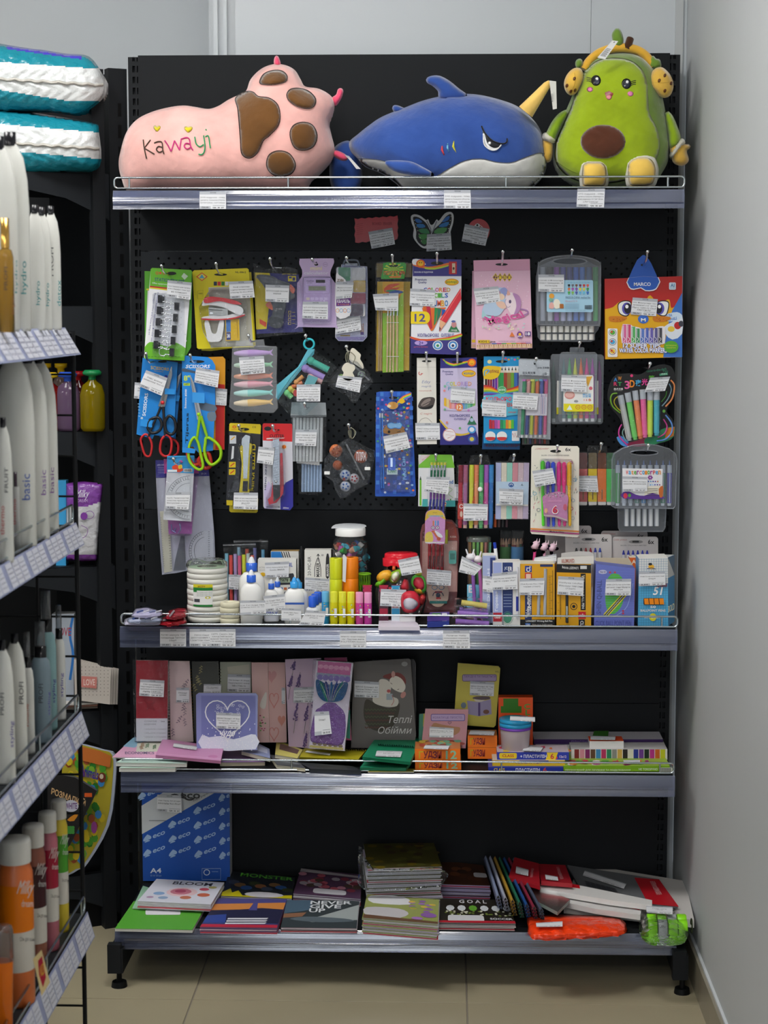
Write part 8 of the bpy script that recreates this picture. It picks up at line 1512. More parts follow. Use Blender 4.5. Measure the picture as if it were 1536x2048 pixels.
c.A(pl,smo([(640,260),(660,215),(710,220),(740,260),(735,330),(790,360),(780,410),(700,415),(620,390),(605,350)],4),'dcd4c8');c.A(pl,smo([(730,215),(770,190),(820,215),(845,270),(820,310),(770,295),(735,265)],4),'e4dccf');c.A(pl,ell(755,178,14,24),'d09a90');c.A(pl,ell(828,328,18,26,12,.5),'c88c84');c.A(pl,ell(722,300,14,12),'c05858');c.A(pl,rect(705,320,750,365),'a8b4bc');c.line(pl,[(735,240),(748,250)],4,'5c4440');c.line(pl,[(785,290),(798,285)],4,'5c4440');c.A(pl,ell(838,102,23,17),'a8a4a0');c.line(pl,smo([(745,330),(760,370),(742,405)],3,False),4,'b86458')
c.tx(pl,'Теплі',(715,480,888,535),'dcd8d4',shear=.25,res=3);c.tx(pl,'Обійми',(645,560,888,612),'dcd8d4',shear=.25,res=3);T3(T,pl,[(472,225),(652,235),(650,350),(470,345)],('МА105 Блокнот А5','"Теплое Обійми" чист','чорно на блокно, Збірка'),'36,00');T.done()
T,pl,c=leaner('notebook','dark notebook edge standing right behind the grey mice one','notebook',[(600,75),(905,68),(920,100),(922,640),(600,640)],-.115,Z3,'383434');T.done()
T,pl,c=leaner('yellow_notebook','tall yellow notebook with a raccoon reading and lilac speech banner','notebook',smo([(1228,95),(1525,118),(1538,135),(1505,550),(1490,566),(1205,545),(1198,530)],1),-.09,Z3+.035,'d8c850')
bn=lambda a,b_,c_,d_,f:(c.A(pl,rrect(a,b_,c_,d_,10),'b8a0c8'),c.line(pl,rrect(a,b_,c_,d_,10),4,f,closed=True))
bn(1262,180,1510,228,'5c4488');c.tx(pl,'ТАМ ДЕ Є ТИ ПИШЕТЬСЯ',(1272,186,1502,204),'6c4c80');c.tx(pl,'MARKS',(1500,152,1528,166),'6c6440');c.A(pl,[(1295,370),(1380,380),(1470,360),(1475,470),(1380,485),(1305,470)],'a89cc0');c.A(pl,rect(1376,385,1392,482),'5c4480');c.A(pl,ell(1385,362,38,18),'d8ccbc');c.A(pl,smo([(1335,355),(1360,340),(1455,340),(1460,360),(1400,365)],2),'604c50');c.A(pl,ell(1435,452,22,16),'7c4c38');c.A(pl,ell(1270,405,20,22),'8090a0')
T3(T,pl,[(1318,228),(1495,235),(1490,338),(1315,330)],('МА301 Блокнот А5 "Там','life of dogs! Охо, wet,,,"','Збірка'),'36,00');T.done()
T,pl,c=leaner('pink_notebook','small pink notebook with lilac banner behind the modelling clay boxes','notebook',[(990,430),(1305,435),(1285,720),(960,710)],-.19,Z3,'c89098');bn(1032,470,1278,518,'4c3c90');c.tx(pl,'КОХАТИ ЦЕ ПРОСТО',(1045,486,1258,504),'6c5090');c.line(pl,heart(1168,532,26,18),3,'503c60',closed=True);c.A(pl,smo([(1020,600),(1050,535),(1110,545),(1200,560),(1245,570),(1210,620),(1030,640)],3),'b0805c');T3(T,pl,[(1022,560),(1198,572),(1195,640),(1018,638)],('МА302 Блокнот А6 "Так','life of dogs! Охо, wet,,,"'),'');T.done()
T,pl,c=leaner('notebook','teal and yellow notebook corner left of the small pink one','notebook',[(945,470),(1000,465),(1000,720),(940,720)],-.15,Z3,'4c9078');c.A(pl,[(975,466),(1000,465),(1000,560),(972,560)],'c8bc40');T.done()
T,pl,c=lie('spiral_notepad','olive yellow spiral notepad lying flat with a label strip','notebook',[(110,715),(560,730),(500,800),(28,780)],Z3+.014,.006,'b8ac20','a89c1c',done=False);coil(T,pl,180,716,550,728,22,'282820',6,0,1);T3(T,pl,[(125,735),(300,755),(290,768),(108,745)],(),'',.001);T.done()
lie('dark_pad','dark curved booklets under the olive notepad','notebook',[(60,820),(460,850),(520,882),(150,868)],Z3,.010,'2c3038','3c4048');lie('notepad','thin olive pad at the rail under the green spiral pad','notebook',[(600,868),(910,868),(905,888),(570,888)],Z3+.001,.004,'a8a030')
for i,(q_,z_,l_)in enumerate((([(560,800),(900,800),(850,862),(512,858)],.006,'lower green spiral notepad, by the rail'),([(655,600),(965,640),(880,818),(530,780)],.030,'upper green spiral notepad with black coil and label'))):
 T,pl,c=lie('green_notepad',l_,'notebook',q_,Z3+z_,.008,'1c8c64','18805c',done=False)
 for k in range(26):t=k/26;c.line(QM(pl,q_),[(.02,t),(.98,t)],.006,'28a078')
 if i:coil(T,pl,665,602,955,640,20,'181c1c',7,0,1);coil(T,pl,640,690,905,705,16,'14483c',5,0,.6);T3(T,pl,[(635,735),(822,740),(808,782),(624,776)],('МА8 Блокнот А6 спір','на пруж'),'',.001)
 T.done()
def clay(lab,x0,x1,y0,y1,Y,zb,top,d=.07,num=1,name='clay_box',fr='f07818'):
 T=Thing(name,lab,'modelling clay','stacked modelling clay boxes');pl=VP(Y);c=T.part('carton');c.box(pl,[(x0,y0),(x1,y0),(x1,y1),(x0,y1)],d,fr,top,'d06010');w=x1-x0;h=y1-y0
 for i,ch in enumerate('Гудзик'[:5]):c.tx(pl,ch,(x0+w*(.09+.1*i),y0+h*.2,x0+w*(.19+.1*i),y0+h*.8),('c8b020','7c2838','8c1c38','7c2838','a83828')[i],bold=True)
 if num:c.tx(pl,'12',(x0+w*.68,y0+h*.15,x0+w*.92,y0+h*.85),'8cc0a0',bold=True,res=3)
 q=PL(pl(x0,y0),(0,0,1));return T,q
def zy(y,Y,x=900):return VP(Y)(x,y)[2]
for i,(y0,y1)in enumerate(((815,BY(-.272,Z3,1000)),(722,812))):
 T,q=clay(('orange modelling clay box 12, at the bottom of the front pair','orange modelling clay box 12 with painted top and label, front pair')[i],915-2*i,1252-6*i,y0,y1,-.272,0,'c87840')
 if i:
  c=T.part('top_print');[c.A(q,ell(960+rn.random()*300,655+rn.random()*50,26,10,9),('8c3c2c','60a888','d8b840','b84838','78b890')[k%5])for k in range(26)];T3(T,q,[(990,695),(1168,698),(1155,726),(975,720)],(),'')
 T.done()
for i,(y0,y1)in enumerate(((712,796),(626,710))):
 T,q=clay(('orange modelling clay box without number, rear pair bottom','orange modelling clay box, rear pair top, label on it')[i],1300,1515,y0,y1,-.20,0,'c87030',.06,0)
 if i:T3(T,q,[(1320,585),(1500,592),(1490,622),(1308,615)],(),'')
 T.done()
view(820,1300,2.743)
T,pl,c=carton('clay_box','upright orange clay box with a green stamped picture behind the blue-lidded jars','modelling clay',(486,674,260),-.15,Z3,.03,('f05820','d84c18','c04818'));c.A(pl,rect(512,266,594,345),'3c7c20');c.A(pl,rect(498,308,612,345),'3c7c20')
for k,ch in enumerate('CLAY'):c.tx(pl,ch,(625+8*(k%2),295+32*k,660,325+32*k),'60a048',bold=True)
T.done()
T=Thing('dough_tub','clear tub with blue lid and purple ring, price label on the lid','dough tub');Y=-.215;x=576;h=BY(Y,Z3,x)-425
btl(T,x,Y,Z3,[(0,0),(72,0),(84,h),(84,h+4)],'d4c4c8','u',1,26,'tub');btl(T,x,Y,Z3,[(84,h),(88,h+2),(88,h+14),(84,h+16)],'7c48b8','g',1,26,'ring')
for k in range(2):btl(T,x,Y,Z3,[(86,h+16+22*k),(90,h+18+22*k),(90,h+36+22*k),(80,h+38+22*k),(0,h+38+22*k)],'2c9cd0','g',1,26,'lid')
T3(T,VP(Y-.04),[(550,362),(686,368),(686,394),(548,386)],(),'');T.done()
def flat(lab,x0,x1,y0,y1,Y,d,front,top,words=(),dec=None,grp=None,name='clay_box'):
 T=Thing(name,lab,'modelling clay',grp);pl=VP(Y);c=T.part('carton');c.box(pl,[(x0,y0),(x1,y0),(x1,y1),(x0,y1)],d,front,top,front)
 for w,b,f in words:c.tx(pl,w,b,f,bold=True)
 if dec:dec(c,pl)
 return T,PL(pl(x0,y0),(0,0,1)),c
b3=BY(-.275,Z3,900)
def cls(dy,x0):return(('CLASS',(x0+30,572+dy,x0+95,588+dy),'c02828'),('+ ПЛАСТИЛІН',(x0+125,574+dy,x0+270,592+dy),'e8e8f0'),('6',(x0+305,570+dy,x0+330,600+dy),'d83848'),('12x12',(x0+340,578+dy,x0+378,592+dy),'d8c8e0'))
def cdec(dy,x0,x1):return lambda c,pl:(c.A(pl,rrect(x0+12,565+dy,x0+108,596+dy,8),'e8c828'),c.tx(pl,'CLASS',(x0+28,573+dy,x0+92,588+dy),'c02828',bold=True),c.A(pl,[(x1-122,562+dy),(x1-60,562+dy),(x1-75,603+dy),(x1-130,603+dy),(x1-118,582+dy)],'e8c828'),c.tx(pl,'6',(x1-102,568+dy,x1-82,598+dy),'c83048',bold=True))
flat('blue plasticine box, lowest of the three at the rail',430,840,642,b3,-.272,.08,'24349c','38489c',(('ПЛАСТИЛІН',(580,648,712,668),'e8e8f0'),),lambda c,pl:(c.tx(pl,'CLASS',(460,648,520,666),'e8c828',bold=True),c.tx(pl,'6',(730,645,750,670),'e05040',bold=True)))[0].done()
flat('yellow-edged plasticine box, middle of the three',452,850,606,640,-.262,.08,'e0b820','d8c8b0',(('•  ПЛАСТИЛІН',(560,612,720,624),'50308c'),),lambda c,pl:c.A(pl,rect(600,606,760,614),'303890'))[0].done()
T,q,c=flat('blue plasticine box with yellow oval mark, uppermost of the three',478,872,560,604,-.255,.07,'2c3ca8','c8b8c0',cls(0,480),cdec(0,478,872));p=T.part('top_print')
for k in range(26):p.A(q,ell(500+rn.random()*370,532+rn.random()*22,20,6,8),('e0c030','c83858','5838a0','3858c0','e87838')[k%5])
T3(T,q,[(635,522),(730,532),(715,556),(615,552)],(),'');T.done()
T,q,c=flat('long lime green plasticine box lying at the right end of the rail',842,1425,635,b3,-.27,.13,'84b81c','a0c048',(('ПРИЗНАЧЕНИЙ ДЛЯ ЛІПЛЕННЯ ТА МОДЕЛЮВАННЯ',(852,652,1210,664),'e8f0d0'),('НЕ ТОКСИЧНО',(1255,648,1358,660),'e8f0d0')),lambda c,pl:(c.tx(pl,'В ДИТЯЧІЙ ТВОРЧОСТІ',(852,668,1010,676),'e8f0d0'),c.A(pl,rect(1375,645,1440,678),'d8dccc'),[c.A(pl,rect(1378+4*k,647,1380+4*k,676),'383c38')for k in range(14)]));p=T.part('top_print')
for k in range(50):p.A(q,ell(870+rn.random()*530,606+rn.random()*22,22,6,8),('c83848','e8e0e0','58a838','e08838','a83878')[k%5])
T3(T,q,[(1170,604),(1262,602),(1262,620),(1175,622)],(),'');T.done()
T,q,c=flat('white plasticine box with a row of colour stripes on its side',885,1412,545,602,-.20,.07,'e4e0dc','dcd8d8');pl=VP(-.20)
for k,f in enumerate(('802828','d08898','7c2060','604030','3c88c0','b82c60','28805c','8c8c88','d0a850','282420','dcd8c8','283890','6c3890','182820','b82c88','c86020','c0c020')):c.A(pl,rect(902+29.5*k,545,928+29.5*k,600),f)
T.done()
T,q,c=flat('white and violet plasticine box with yellow logo, rearmost',680,1388,490,520,-.12,.08,'381c58','d0ccd4',(('ПЛАСТИЛІН',(885,497,1010,512),'7c68a0'),));p=T.part('top_print')
for k in range(5):p.A(q,[(730+22*k,462),(742+22*k,470),(730+22*k,478),(718+22*k,470)],'605020')
p.tx(q,'25',(925,462,975,480),'282430',bold=True);p.tx(q,'★❖',(1260,470,1330,484),'282430');T.done()
T,q,c=flat('rack of white cartons under the rearmost violet box',690,1400,522,BY(-.13,Z3,1000),-.13,.09,'d0ccd0','d0ccd4');T.done()
T=Thing('clay_box','small white box with orange and green top standing on the striped one','modelling clay');pl=VP(-.19);c=T.part('carton');c.box(pl,[(985,500),(1172,500),(1172,543),(985,543)],.05,'e0dedc','e85020','c8c4c4');q=PL(pl(985,500),(0,0,1));p=T.part('top_print');p.A(q,[(1010,444),(1090,444),(1085,490),(995,490)],'3c7c28');T3(T,q,[(990,470),(1128,474),(1125,492),(990,490)],(),'');T.done()
# ================================================================ bottom shelf
Z4=Z4s+.0005;view(200,1560,3.491)
T,pl,c=leaner('paper_ream','blue and white A4 paper ream standing at the back left of the bottom shelf','paper ream',[(290,-40),(905,-30),(908,705),(300,705)],-.075,Z4,'1c50a8',.045,3,'dfe4ec')
c.A(pl,[(290,180),(640,-35),(905,-30),(905,30),(293,378)],'c4c8cc')
for x,y in((378,390),(378,493),(552,293),(555,395),(557,495),(728,195),(730,298),(732,398),(735,500),(866,118),(868,215),(868,318),(870,420),(870,522),(340,95)):
 w=76 if x<800 else 38;c.tx(QM(pl,[(x-w,y+.38*w-28),(x+w,y-.38*w-28),(x+w,y-.38*w+24),(x-w,y+.38*w+24)]),'♠eco' if w>40 else '♠e',(0,0,1,1),'9cb8dc',bold=True,res=3)
c.tx(pl,'A4',(350,615,428,650),'d8e0ee',bold=True,res=3);c.tx(pl,'80 г/м² 500 арк',(352,660,430,678),'88a4d0');c.line(pl,rect(712,618,842,694),3,'a8c0e0',closed=True);c.line(pl,ell(745,645,20,19,14),5,'d8e0ee',closed=True);c.line(pl,[(780,640),(825,640)],4,'88a4d0')
c.line(pl,[a for a in ell(620,95,48,42,20,.6)[:15]],12,'38383c');c.line(pl,ell(520,140,42,40,16),10,'38383c',closed=True);c.tx(QM(pl,[(648,140),(760,85),(765,98),(652,155)]),'copy paper',(0,0,1,1),'4c4c50');c.tx(pl,'eco',(560,95,700,130),'38383c',bold=True);c.line(pl,[(342,284),(460,284)],4,'707074')
T3(T,pl,[(400,102),(568,108),(570,228),(396,220)],('7789 Папір А4 250арк','Айпілайн 4со А5шт'),'125,00');T.done()
def stack(lab,q,n,z,th,col,grp,dx=3,dy=0,side='dcd8e0',name='copybook',top=None,cat='copybook',tl=None):
 pl0=HP(z+n*th);s=mpp(-.2)
 for i in range(n):
  d=(rn.uniform(-dx,dx)*s,rn.uniform(-dx,dx)*s*.6,(i-n+1)*th)if i<n-1 else(0,0,0);pl=SH(pl0,d)
  T=Thing(name,lab+', topmost' if i==n-1 else grp[1]+', '+('first second third fourth fifth sixth seventh eighth ninth tenth eleventh twelfth thirteenth fourteenth fifteenth sixteenth seventeenth eighteenth nineteenth'.split()[n-2-i]+' one down'),cat,grp[0]);c=T.part('cover');c.sl(pl,q,.0007,col if i%2 or i==n-1 else('c83040','c4b8d0','d8d4d8')[i%3]);p=T.part('pages');p.sl(PLo(pl,-.0008),q,th-.0012,side)
  if i==n-1 and top:top(c,pl,T,QM(pl,q))
  T.done()
lie('copybook','plain lime green copybook with white name panel, front left corner','copybook',[(235,845),(725,905),(645,1045),(105,1035)],Z4,.008,'58a838',done=False)[0].done()
T,pl,c=lie('name_panel_copybook','thin green copybook whose white panel shows under the bloom ones','copybook',[(300,738),(745,880),(735,902),(225,895)],Z4+.009,.003,'9cc8a8',done=False);c.A(pl,[(330,900),(560,905),(555,915),(330,910)][:0]or[(460,870),(740,882),(735,896),(455,885)],'a8c860');T.done()
p_=HP(Z4+.0085);T=Thing('name_sticker','blank white sticker on the lime copybook','sticker');s_=T.part('sticker');s_.sl(HP(Z4+.0088),rrect(318,905,562,940,8,2),.0003,'e4e4ea');T.done()
def bloom(c,pl,T,q):
 c.tx(q,'BLOOM',(.28,.06,.85,.20),'3c3840',bold=True)
 for a,b,r,f in((.5,.52,.22,'e4c4c8'),(.48,.5,.15,'c87888'),(.47,.48,.08,'a84860'),(.78,.35,.07,'c04858'),(.82,.6,.09,'c86848'),(.6,.75,.08,'c87858'),(.2,.62,.08,'88a8d0'),(.3,.8,.07,'90a8c8'),(.88,.25,.06,'a8a060'),(.12,.8,.05,'b090b0')):c.A(q,ell(a,b,r,r*.9,12),f)
stack('white copybook titled BLOOM with painted rose',[(395,690),(868,715),(775,868),(262,845)],4,Z4+.0135,.0045,'d8d8e4',('bloom copybooks','copybook under the BLOOM one, back left pile'),8,0,'dcd4dc',top=bloom)
def monster(c,pl,T,q):
 c.tx(q,'MONSTER',(.18,.02,.98,.17),'58a838',bold=True);[c.A(q,ell(.12+.1*k,.42+.1*(k%3),.09,.09,8),('3c4458','785838','2c5088','384028','8c5c3c')[k%5])for k in range(9)]
 c.A(q,[(0,.85),(.1,.68),(.14,.85),(.22,.75),(.3,.95),(1,.85),(1,1),(0,1)],'d8cc18');c.A(q,ell(.6,.88,.28,.12,14),'d8d4dc');T3(T,q,[(0,0)]*0 or[(.3,.52),(.62,.56),(.62,.72),(.28,.68)],(),'')
stack('black copybook titled MONSTER with trucks and yellow flames',[(905,635),(1360,680),(1338,828),(845,808)],4,Z4,.004,'20242c',('monster copybooks','copybook beneath the MONSTER one'),3,0,top=monster)
def light(c,pl,T,q):
 c.A(q,[(0,.1),(1,.05),(1,.38),(0,.42)],'d88c48');c.A(q,[(0,.0),(1,0),(1,.12),(0,.2)],'54508c');c.A(q,[(0,.42),(.4,.38),(.7,.32),(1,.36),(1,.85),(0,.85)],'2c2c48');c.A(q,[(0,.6),(.25,.55),(.3,.85),(0,.85)],'384c98');c.A(q,[(.55,.1),(.6,.1),(.64,.4),(.52,.4)],'505090');c.A(q,[(0,.9),(1,.9),(1,1),(0,1)],'c03048')
 for k in range(3):c.A(q,[(.3,.68+.08*k),(.84,.66+.08*k),(.82,.71+.08*k),(.3,.73+.08*k)],'dcdce4')
stack('copybook with a lighthouse at sunset',[(825,825),(1305,832),(1235,1032),(698,1025)],5,Z4,.0032,'404478',('lighthouse copybooks','copybook under the lighthouse one'),4,0,'d89cb8',top=light)
view(560,1660,3.2)
def roses(c,pl,T,q):
 [c.A(q,ell(rn.random()*.9+.05,.2+rn.random()*.5,.07,.07,8),('b85868','c8889c','8c3848','58483c','a8a0a8')[k%5])for k in range(30)];c.A(q,rrect(.28,.72,.78,.92,.06,3),'d8d4dc');c.A(q,[(0,.0),(1,.08),(1,.16),(0,.12)],'b8b0b4')
stack('purple copybook printed with pink roses',[(135,245),(520,285),(515,440),(85,405)],5,Z4,.004,'583c58',('rose copybooks','copybook beneath the rose one'),3,0,top=roses)
def give(c,pl,T,q):
 c.A(q,[(.3,.75),(1,.15),(1,.7),(.4,.8)],'a8b0b0');c.A(q,[(0,.0),(.35,0),(.35,.35),(0,.5)],'50687c');c.A(q,[(0,.5),(.3,.45),(.25,.6),(0,.65)],'906850');c.A(q,smo([(.1,.7),(.3,.6),(.8,.65),(.95,.75),(.5,.8)],3),'606c74')
 for t,b in(('NEVER',(.33,.02,.9,.14)),('GIVE',(.33,.15,.76,.29)),('UP',(.33,.30,.55,.44))):c.tx(q,t,b,'e0e4e8',bold=True)
 T3(T,q,[(.38,.68),(.73,.68),(.72,.88),(.37,.88)],(),'')
stack('grey copybook titled NEVER GIVE UP with a sports car',[(45,448),(508,452),(490,628),(5,622)],4,Z4,.0032,'3c4448',('car copybooks','copybook under the NEVER GIVE UP one'),3,0,'dcc0c8',top=give)
def cup(c,pl,T,q):
 c.A(q,smo([(.05,.05),(.5,.0),(.6,.3),(.1,.35)],3),'dcdce0');c.A(q,smo([(.02,.55),(.45,.5),(.6,.7),(.4,.95),(.05,.9)],3),'c8c4c8');c.A(q,[(0,.85),(1,.92),(1,1),(0,1)],'6c4c38');[c.A(q,ell(.62+.3*rn.random(),.1+.5*rn.random(),.05,.04,8),('9870b8','d8b848','8c60a8','88a048')[k%4])for k in range(16)];c.A(q,ell(.87,.68,.11,.1,12),'8c60a8');c.A(q,ell(.72,.84,.08,.06,10),'a878c0')
stack('copybook with white cup and violet daisies',[(560,410),(1018,445),(1010,600),(530,560)],11,Z4,.0035,'98a058',('cup copybooks','copybook in the thick stack under the cup one'),7,0,'d8d4e0',top=cup)
def fogb(c,pl,T,q):[c.A(q,ell(rn.random(),rn.random(),.07,.06,8),('4c4420','5c5c28','3c2c20','706018')[k%4])for k in range(34)];T3(T,q,[(.28,.5),(.62,.52),(.6,.68),(.28,.68)],(),'')
stack('film-wrapped dark green flower copybook',[(535,88),(985,82),(1035,232),(560,245)],20,Z4+.0005,.0048,'48441c',('wrapped copybooks','copybook in the tall film-wrapped stack at the back'),8,3.5,'e4e4ea',top=fogb)
T=Thing('shrink_wrap','glossy film around the tall copybook stack','wrapping');w=T.part('film');w.pf_(VP(-.30),smo([(500,150),(520,90),(600,250),(1030,235),(1030,360),(540,385),(505,280)],2),.006,'eef0f2','c',4);T.done()
def horse(c,pl,T,q):[c.A(q,ell(.3+rn.random()*.6,.15+rn.random()*.6,.12,.1,8),('5c3420','744428','3c2418')[k%3])for k in range(12)];c.A(q,rrect(.72,.4,1,.62,.06,3),'d0ccd0');T3(T,q,[(.35,.65),(.82,.7),(.82,.9),(.34,.86)],(),'')
stack('brown copybook with small white panel',[(1035,195),(1300,225),(1345,355),(1012,345)],8,Z4,.0045,'4c2c1c',('brown copybooks','copybook in the stack under the brown one'),6,0,'b0a8d0',top=horse)
def goal(c,pl,T,q):
 c.tx(q,'G O A L',(.28,.03,.68,.17),'d8d8dc',bold=True);[c.A(q,ell(.15+.16*k,.38,.06,.12,8),('d8dce0','68a838')[k==2])for k in range(6)];[c.A(q,ell(rn.random(),.5+rn.random()*.2,.02,.03,5),('d8d8c0','708038')[k%2])for k in range(50)];c.A(q,rrect(.12,.68,.6,.94,.05,3),'d8d8dc');c.tx(q,'SOCCER',(.68,.78,.98,.86),'d8d8dc',bold=True);c.A(q,[(0,.92),(1,.9),(1,1),(0,1)],'c02838');T3(T,q,[(.18,.5),(.52,.52),(.52,.68),(.17,.66)],(),'')
stack('copybook titled GOAL with football players',[(1025,438),(1455,448),(1508,598),(1015,590)],5,Z4,.0036,'28241c',('goal copybooks','copybook under the GOAL one'),9,0,'dcd8d8',top=goal)
view(940,1680,3.2)
T=Thing('report_bar_bundle','bundle of white, yellow, green and blue plastic slide binders seen from the end','slide binders')
for j in range(5):
 for i,f in enumerate(('8c98b8','b0b4c8','b89038','2c7058','2c5490','8c3044','50586c')):
  p=T.part('slide_binder');xa,ya=100+30*i+6*j,115+2*i;z0=Z4+.065-.012*j;a=HP(z0)(xa,ya+10*j);b=HP(z0)(180+46*i+4*j,365+14*i+20*j);p.tube([a,b],.0065,f,'g',3)
  o=T.part('open_end',sub=p);o.tube([b+(b-a)/np.linalg.norm(b-a)*.0003,b+(b-a)/np.linalg.norm(b-a)*.001],.0045,'101014','s',3)
T.done()
def sheet(lab,q,z,f,name='clear_folder',parts=(),th=.004,tags=(),words=(),m='p'):
 T=Thing(name,lab,'folder');pl=HP(z)if not isinstance(z,PL)else z;c=T.part('sleeve');c.sl(pl,q,th,f,m)
 for pq,pf in parts:s_=T.part('printed_strip');s_.sl(PLo(pl,.001),pq,.0008,pf,'g')
 for tq in tags:T3(T,pl,tq,(),'',.002)
 for t,b,k in words:c.tx(QM(PLo(pl,.002),b),t,(0,0,1,1),k,bold=True)
 T.done()
t3=lambda a,b,c,h:TP(HP(Z4+h[0])(*a),HP(Z4+h[1])(*b),HP(Z4+h[2])(*c))
sheet('white folders at the right end under the red-edged ones',[(700,150),(1380,262),(1435,512),(600,420)],Z4+.022,'ccc8c4',th=.018)
sheet('clear sleeve pack with red header and grey sheet, right side',[(620,160),(1210,250),(1330,425),(740,370)],Z4+.032,'6c6e72',parts=(([(1052,240),(1210,252),(1335,425),(1140,405)],'c01c28'),),tags=([(735,195),(1000,280),(985,310),(722,225)],),words=(('HUAXIANG',[(1150,262),(1180,262),(1230,350),(1195,352)],'d8a0a4'),('≡≡≡≡≡≡',[(735,260),(930,310),(945,335),(745,290)],'3c3e44')))
sheet('long white folded sleeves with red tab, crossing in front',[(440,280),(700,290),(1165,385),(1165,418),(900,385),(450,310)],Z4+.050,'dcdad8',parts=(([(500,258),(700,288),(704,308),(510,280)],'c81c28'),),th=.012)
sheet('lower white folded sleeves with red tab, near the orange pack',[(450,310),(920,388),(1100,430),(1090,480),(800,440),(520,380)],Z4+.034,'d4d2d0',parts=(([(916,386),(1095,425),(1085,446),(912,408)],'c41c2c'),),th=.012)
sheet('clear folder pack with red header and barcode, far left of the folders',[(285,110),(440,150),(448,292),(248,235)],Z4+.072,'a81c28',th=.010,tags=([(296,168),(375,190),(372,228),(292,210)],),words=(('HUAXIANG',[(392,180),(410,180),(400,240),(385,240)],'d08088'),))
sheet('clear folder pack with red header, behind the white sleeves',[(430,152),(610,160),(655,278),(455,262)],Z4+.066,'a01c28',th=.010,tags=([(480,220),(560,235),(565,258),(485,250)],),words=(('HUAXIANG',[(550,170),(568,170),(600,250),(578,255)],'d08088'),))
sheet('greenish clear sleeves sagging at the front of the folder pile',[(250,240),(450,300),(640,380),(560,460),(330,340)],Z4+.045,'a8b8b0',th=.008,m='u')
T=Thing('orange_raincoat_pack','folded bright orange plastic pack in clear film at the front edge','packed raincoat');p=T.part('folded_sheet');pl=HP(Z4+.016);hf=p.pf_(pl,smo([(365,500),(400,482),(700,478),(960,500),(1000,560),(985,600),(700,618),(395,625),(372,560)],2),.016,'ff4414','n',3,.015,wr=.12);T3(T,HP(Z4+.035),[(422,530),(592,520),(592,552),(425,555)],(),'');T.done()
T=Thing('reflective_belt_pack','clear bag of rolled lime belts with grey reflective stripes, right front corner','reflective belt');X,Y,_=HP(Z4+.02)(1250,560)
for i in range(4):
 for j in range(2):p=T.part('rolled_belt');o=np.array([X-.028+.022*i,Y+.022-.02*j,Z4+.019+.006*(1-j)]);p.lathe(o+[-.010,0,0],[(.004,0),(.017,0),(.018,.001),(.018,.0185),(.017,.0195),(.004,.0195)],('8ce018','8ce018','a8acb0','8ce018')[(i+j)%4],'s',16,axis=(1,0,0))
for r in(.016,.012,.008):p=T.part('coil_edge');p.tube([(X+.0585,Y+.01+r*math.cos(a),Z4+.021+r*math.sin(a))for a in[k*.45 for k in range(13)]],.0012,'283018','s',5)
w=T.part('film');w.pf_(HP(Z4+.014),smo([(1100,470),(1180,415),(1320,430),(1380,540),(1390,630),(1200,640),(1085,600)],2),.032,'eef0ee','c',4,.01);T3(T,HP(Z4+.045),[(1128,420),(1298,428),(1296,475),(1130,462)],('Пояс сигн','18см'),'',0);T.done()
# ================================================================ left: black unit turned towards the aisle, behind
view();O=VP(.02).raw(232,700);O=np.array([O[0],O[1],0]);B_=np.array([-.88,-.47,0]);L_=np.array([-.47,.88,0])
def obx(m,o,a,b,c,z0,z1,col=BLK,mt='b'):
 P=[o,o+B_*a,o+B_*a+L_*b,o+L_*b];m.add([p+[0,0,z]for z in(z0,z1)for p in P],[(0,1,2,3),(4,5,6,7),(0,1,5,4),(1,2,6,5),(2,3,7,6),(3,0,4,7)],col,mt)
T=Thing('side_shelving','black shelving unit turned away at the far left, its bracket ends towards the aisle','shelving')
p=T.part('back_panel');obx(p,O,.012,.5,0,.02,2.05,'15171a');p=T.part('upright');obx(p,O-B_*.03-L_*.02,.045,.03,0,0,2.06)
for z in np.arange(.1,2.0,.05):obx(p,O-B_*.015-L_*.0212,.008,.002,0,z,z+.03,'060607')
p=T.part('upright');obx(p,O+B_*.03-L_*.03,.03,.03,0,0,2.055)
ZL=[VP(.02).raw(215,y)[2]for y in(348,612,859,1127,1413,1735)]
for i,z in enumerate(ZL):
 s_=T.part('tray');obx(s_,O,.42,.48,0,z-.03,z);b=T.part('bracket');o=O-L_*.012;pr=[(0,z-.002),(.40,z-.002),(.40,z-.03),(.25,z-.035),(.12,z-.06),(.03,z-.10),(0,z-.12)]
 V_=[o+B_*a+[0,0,h]for a,h in pr];b.add(V_+[v+L_*.003 for v in V_],[tuple(range(7)),tuple(range(13,6,-1))]+[(k,(k+1)%7,7+(k+1)%7,7+k)for k in range(7)],'24272b','b')
p=T.part('rear_panel');p.cube((-2.4,.57,.02),(-.86,.59,2.03),'15171a','b');p=T.part('base');obx(p,O,.44,.48,0,.0,ZL[5]-.03,'101114');T.done()
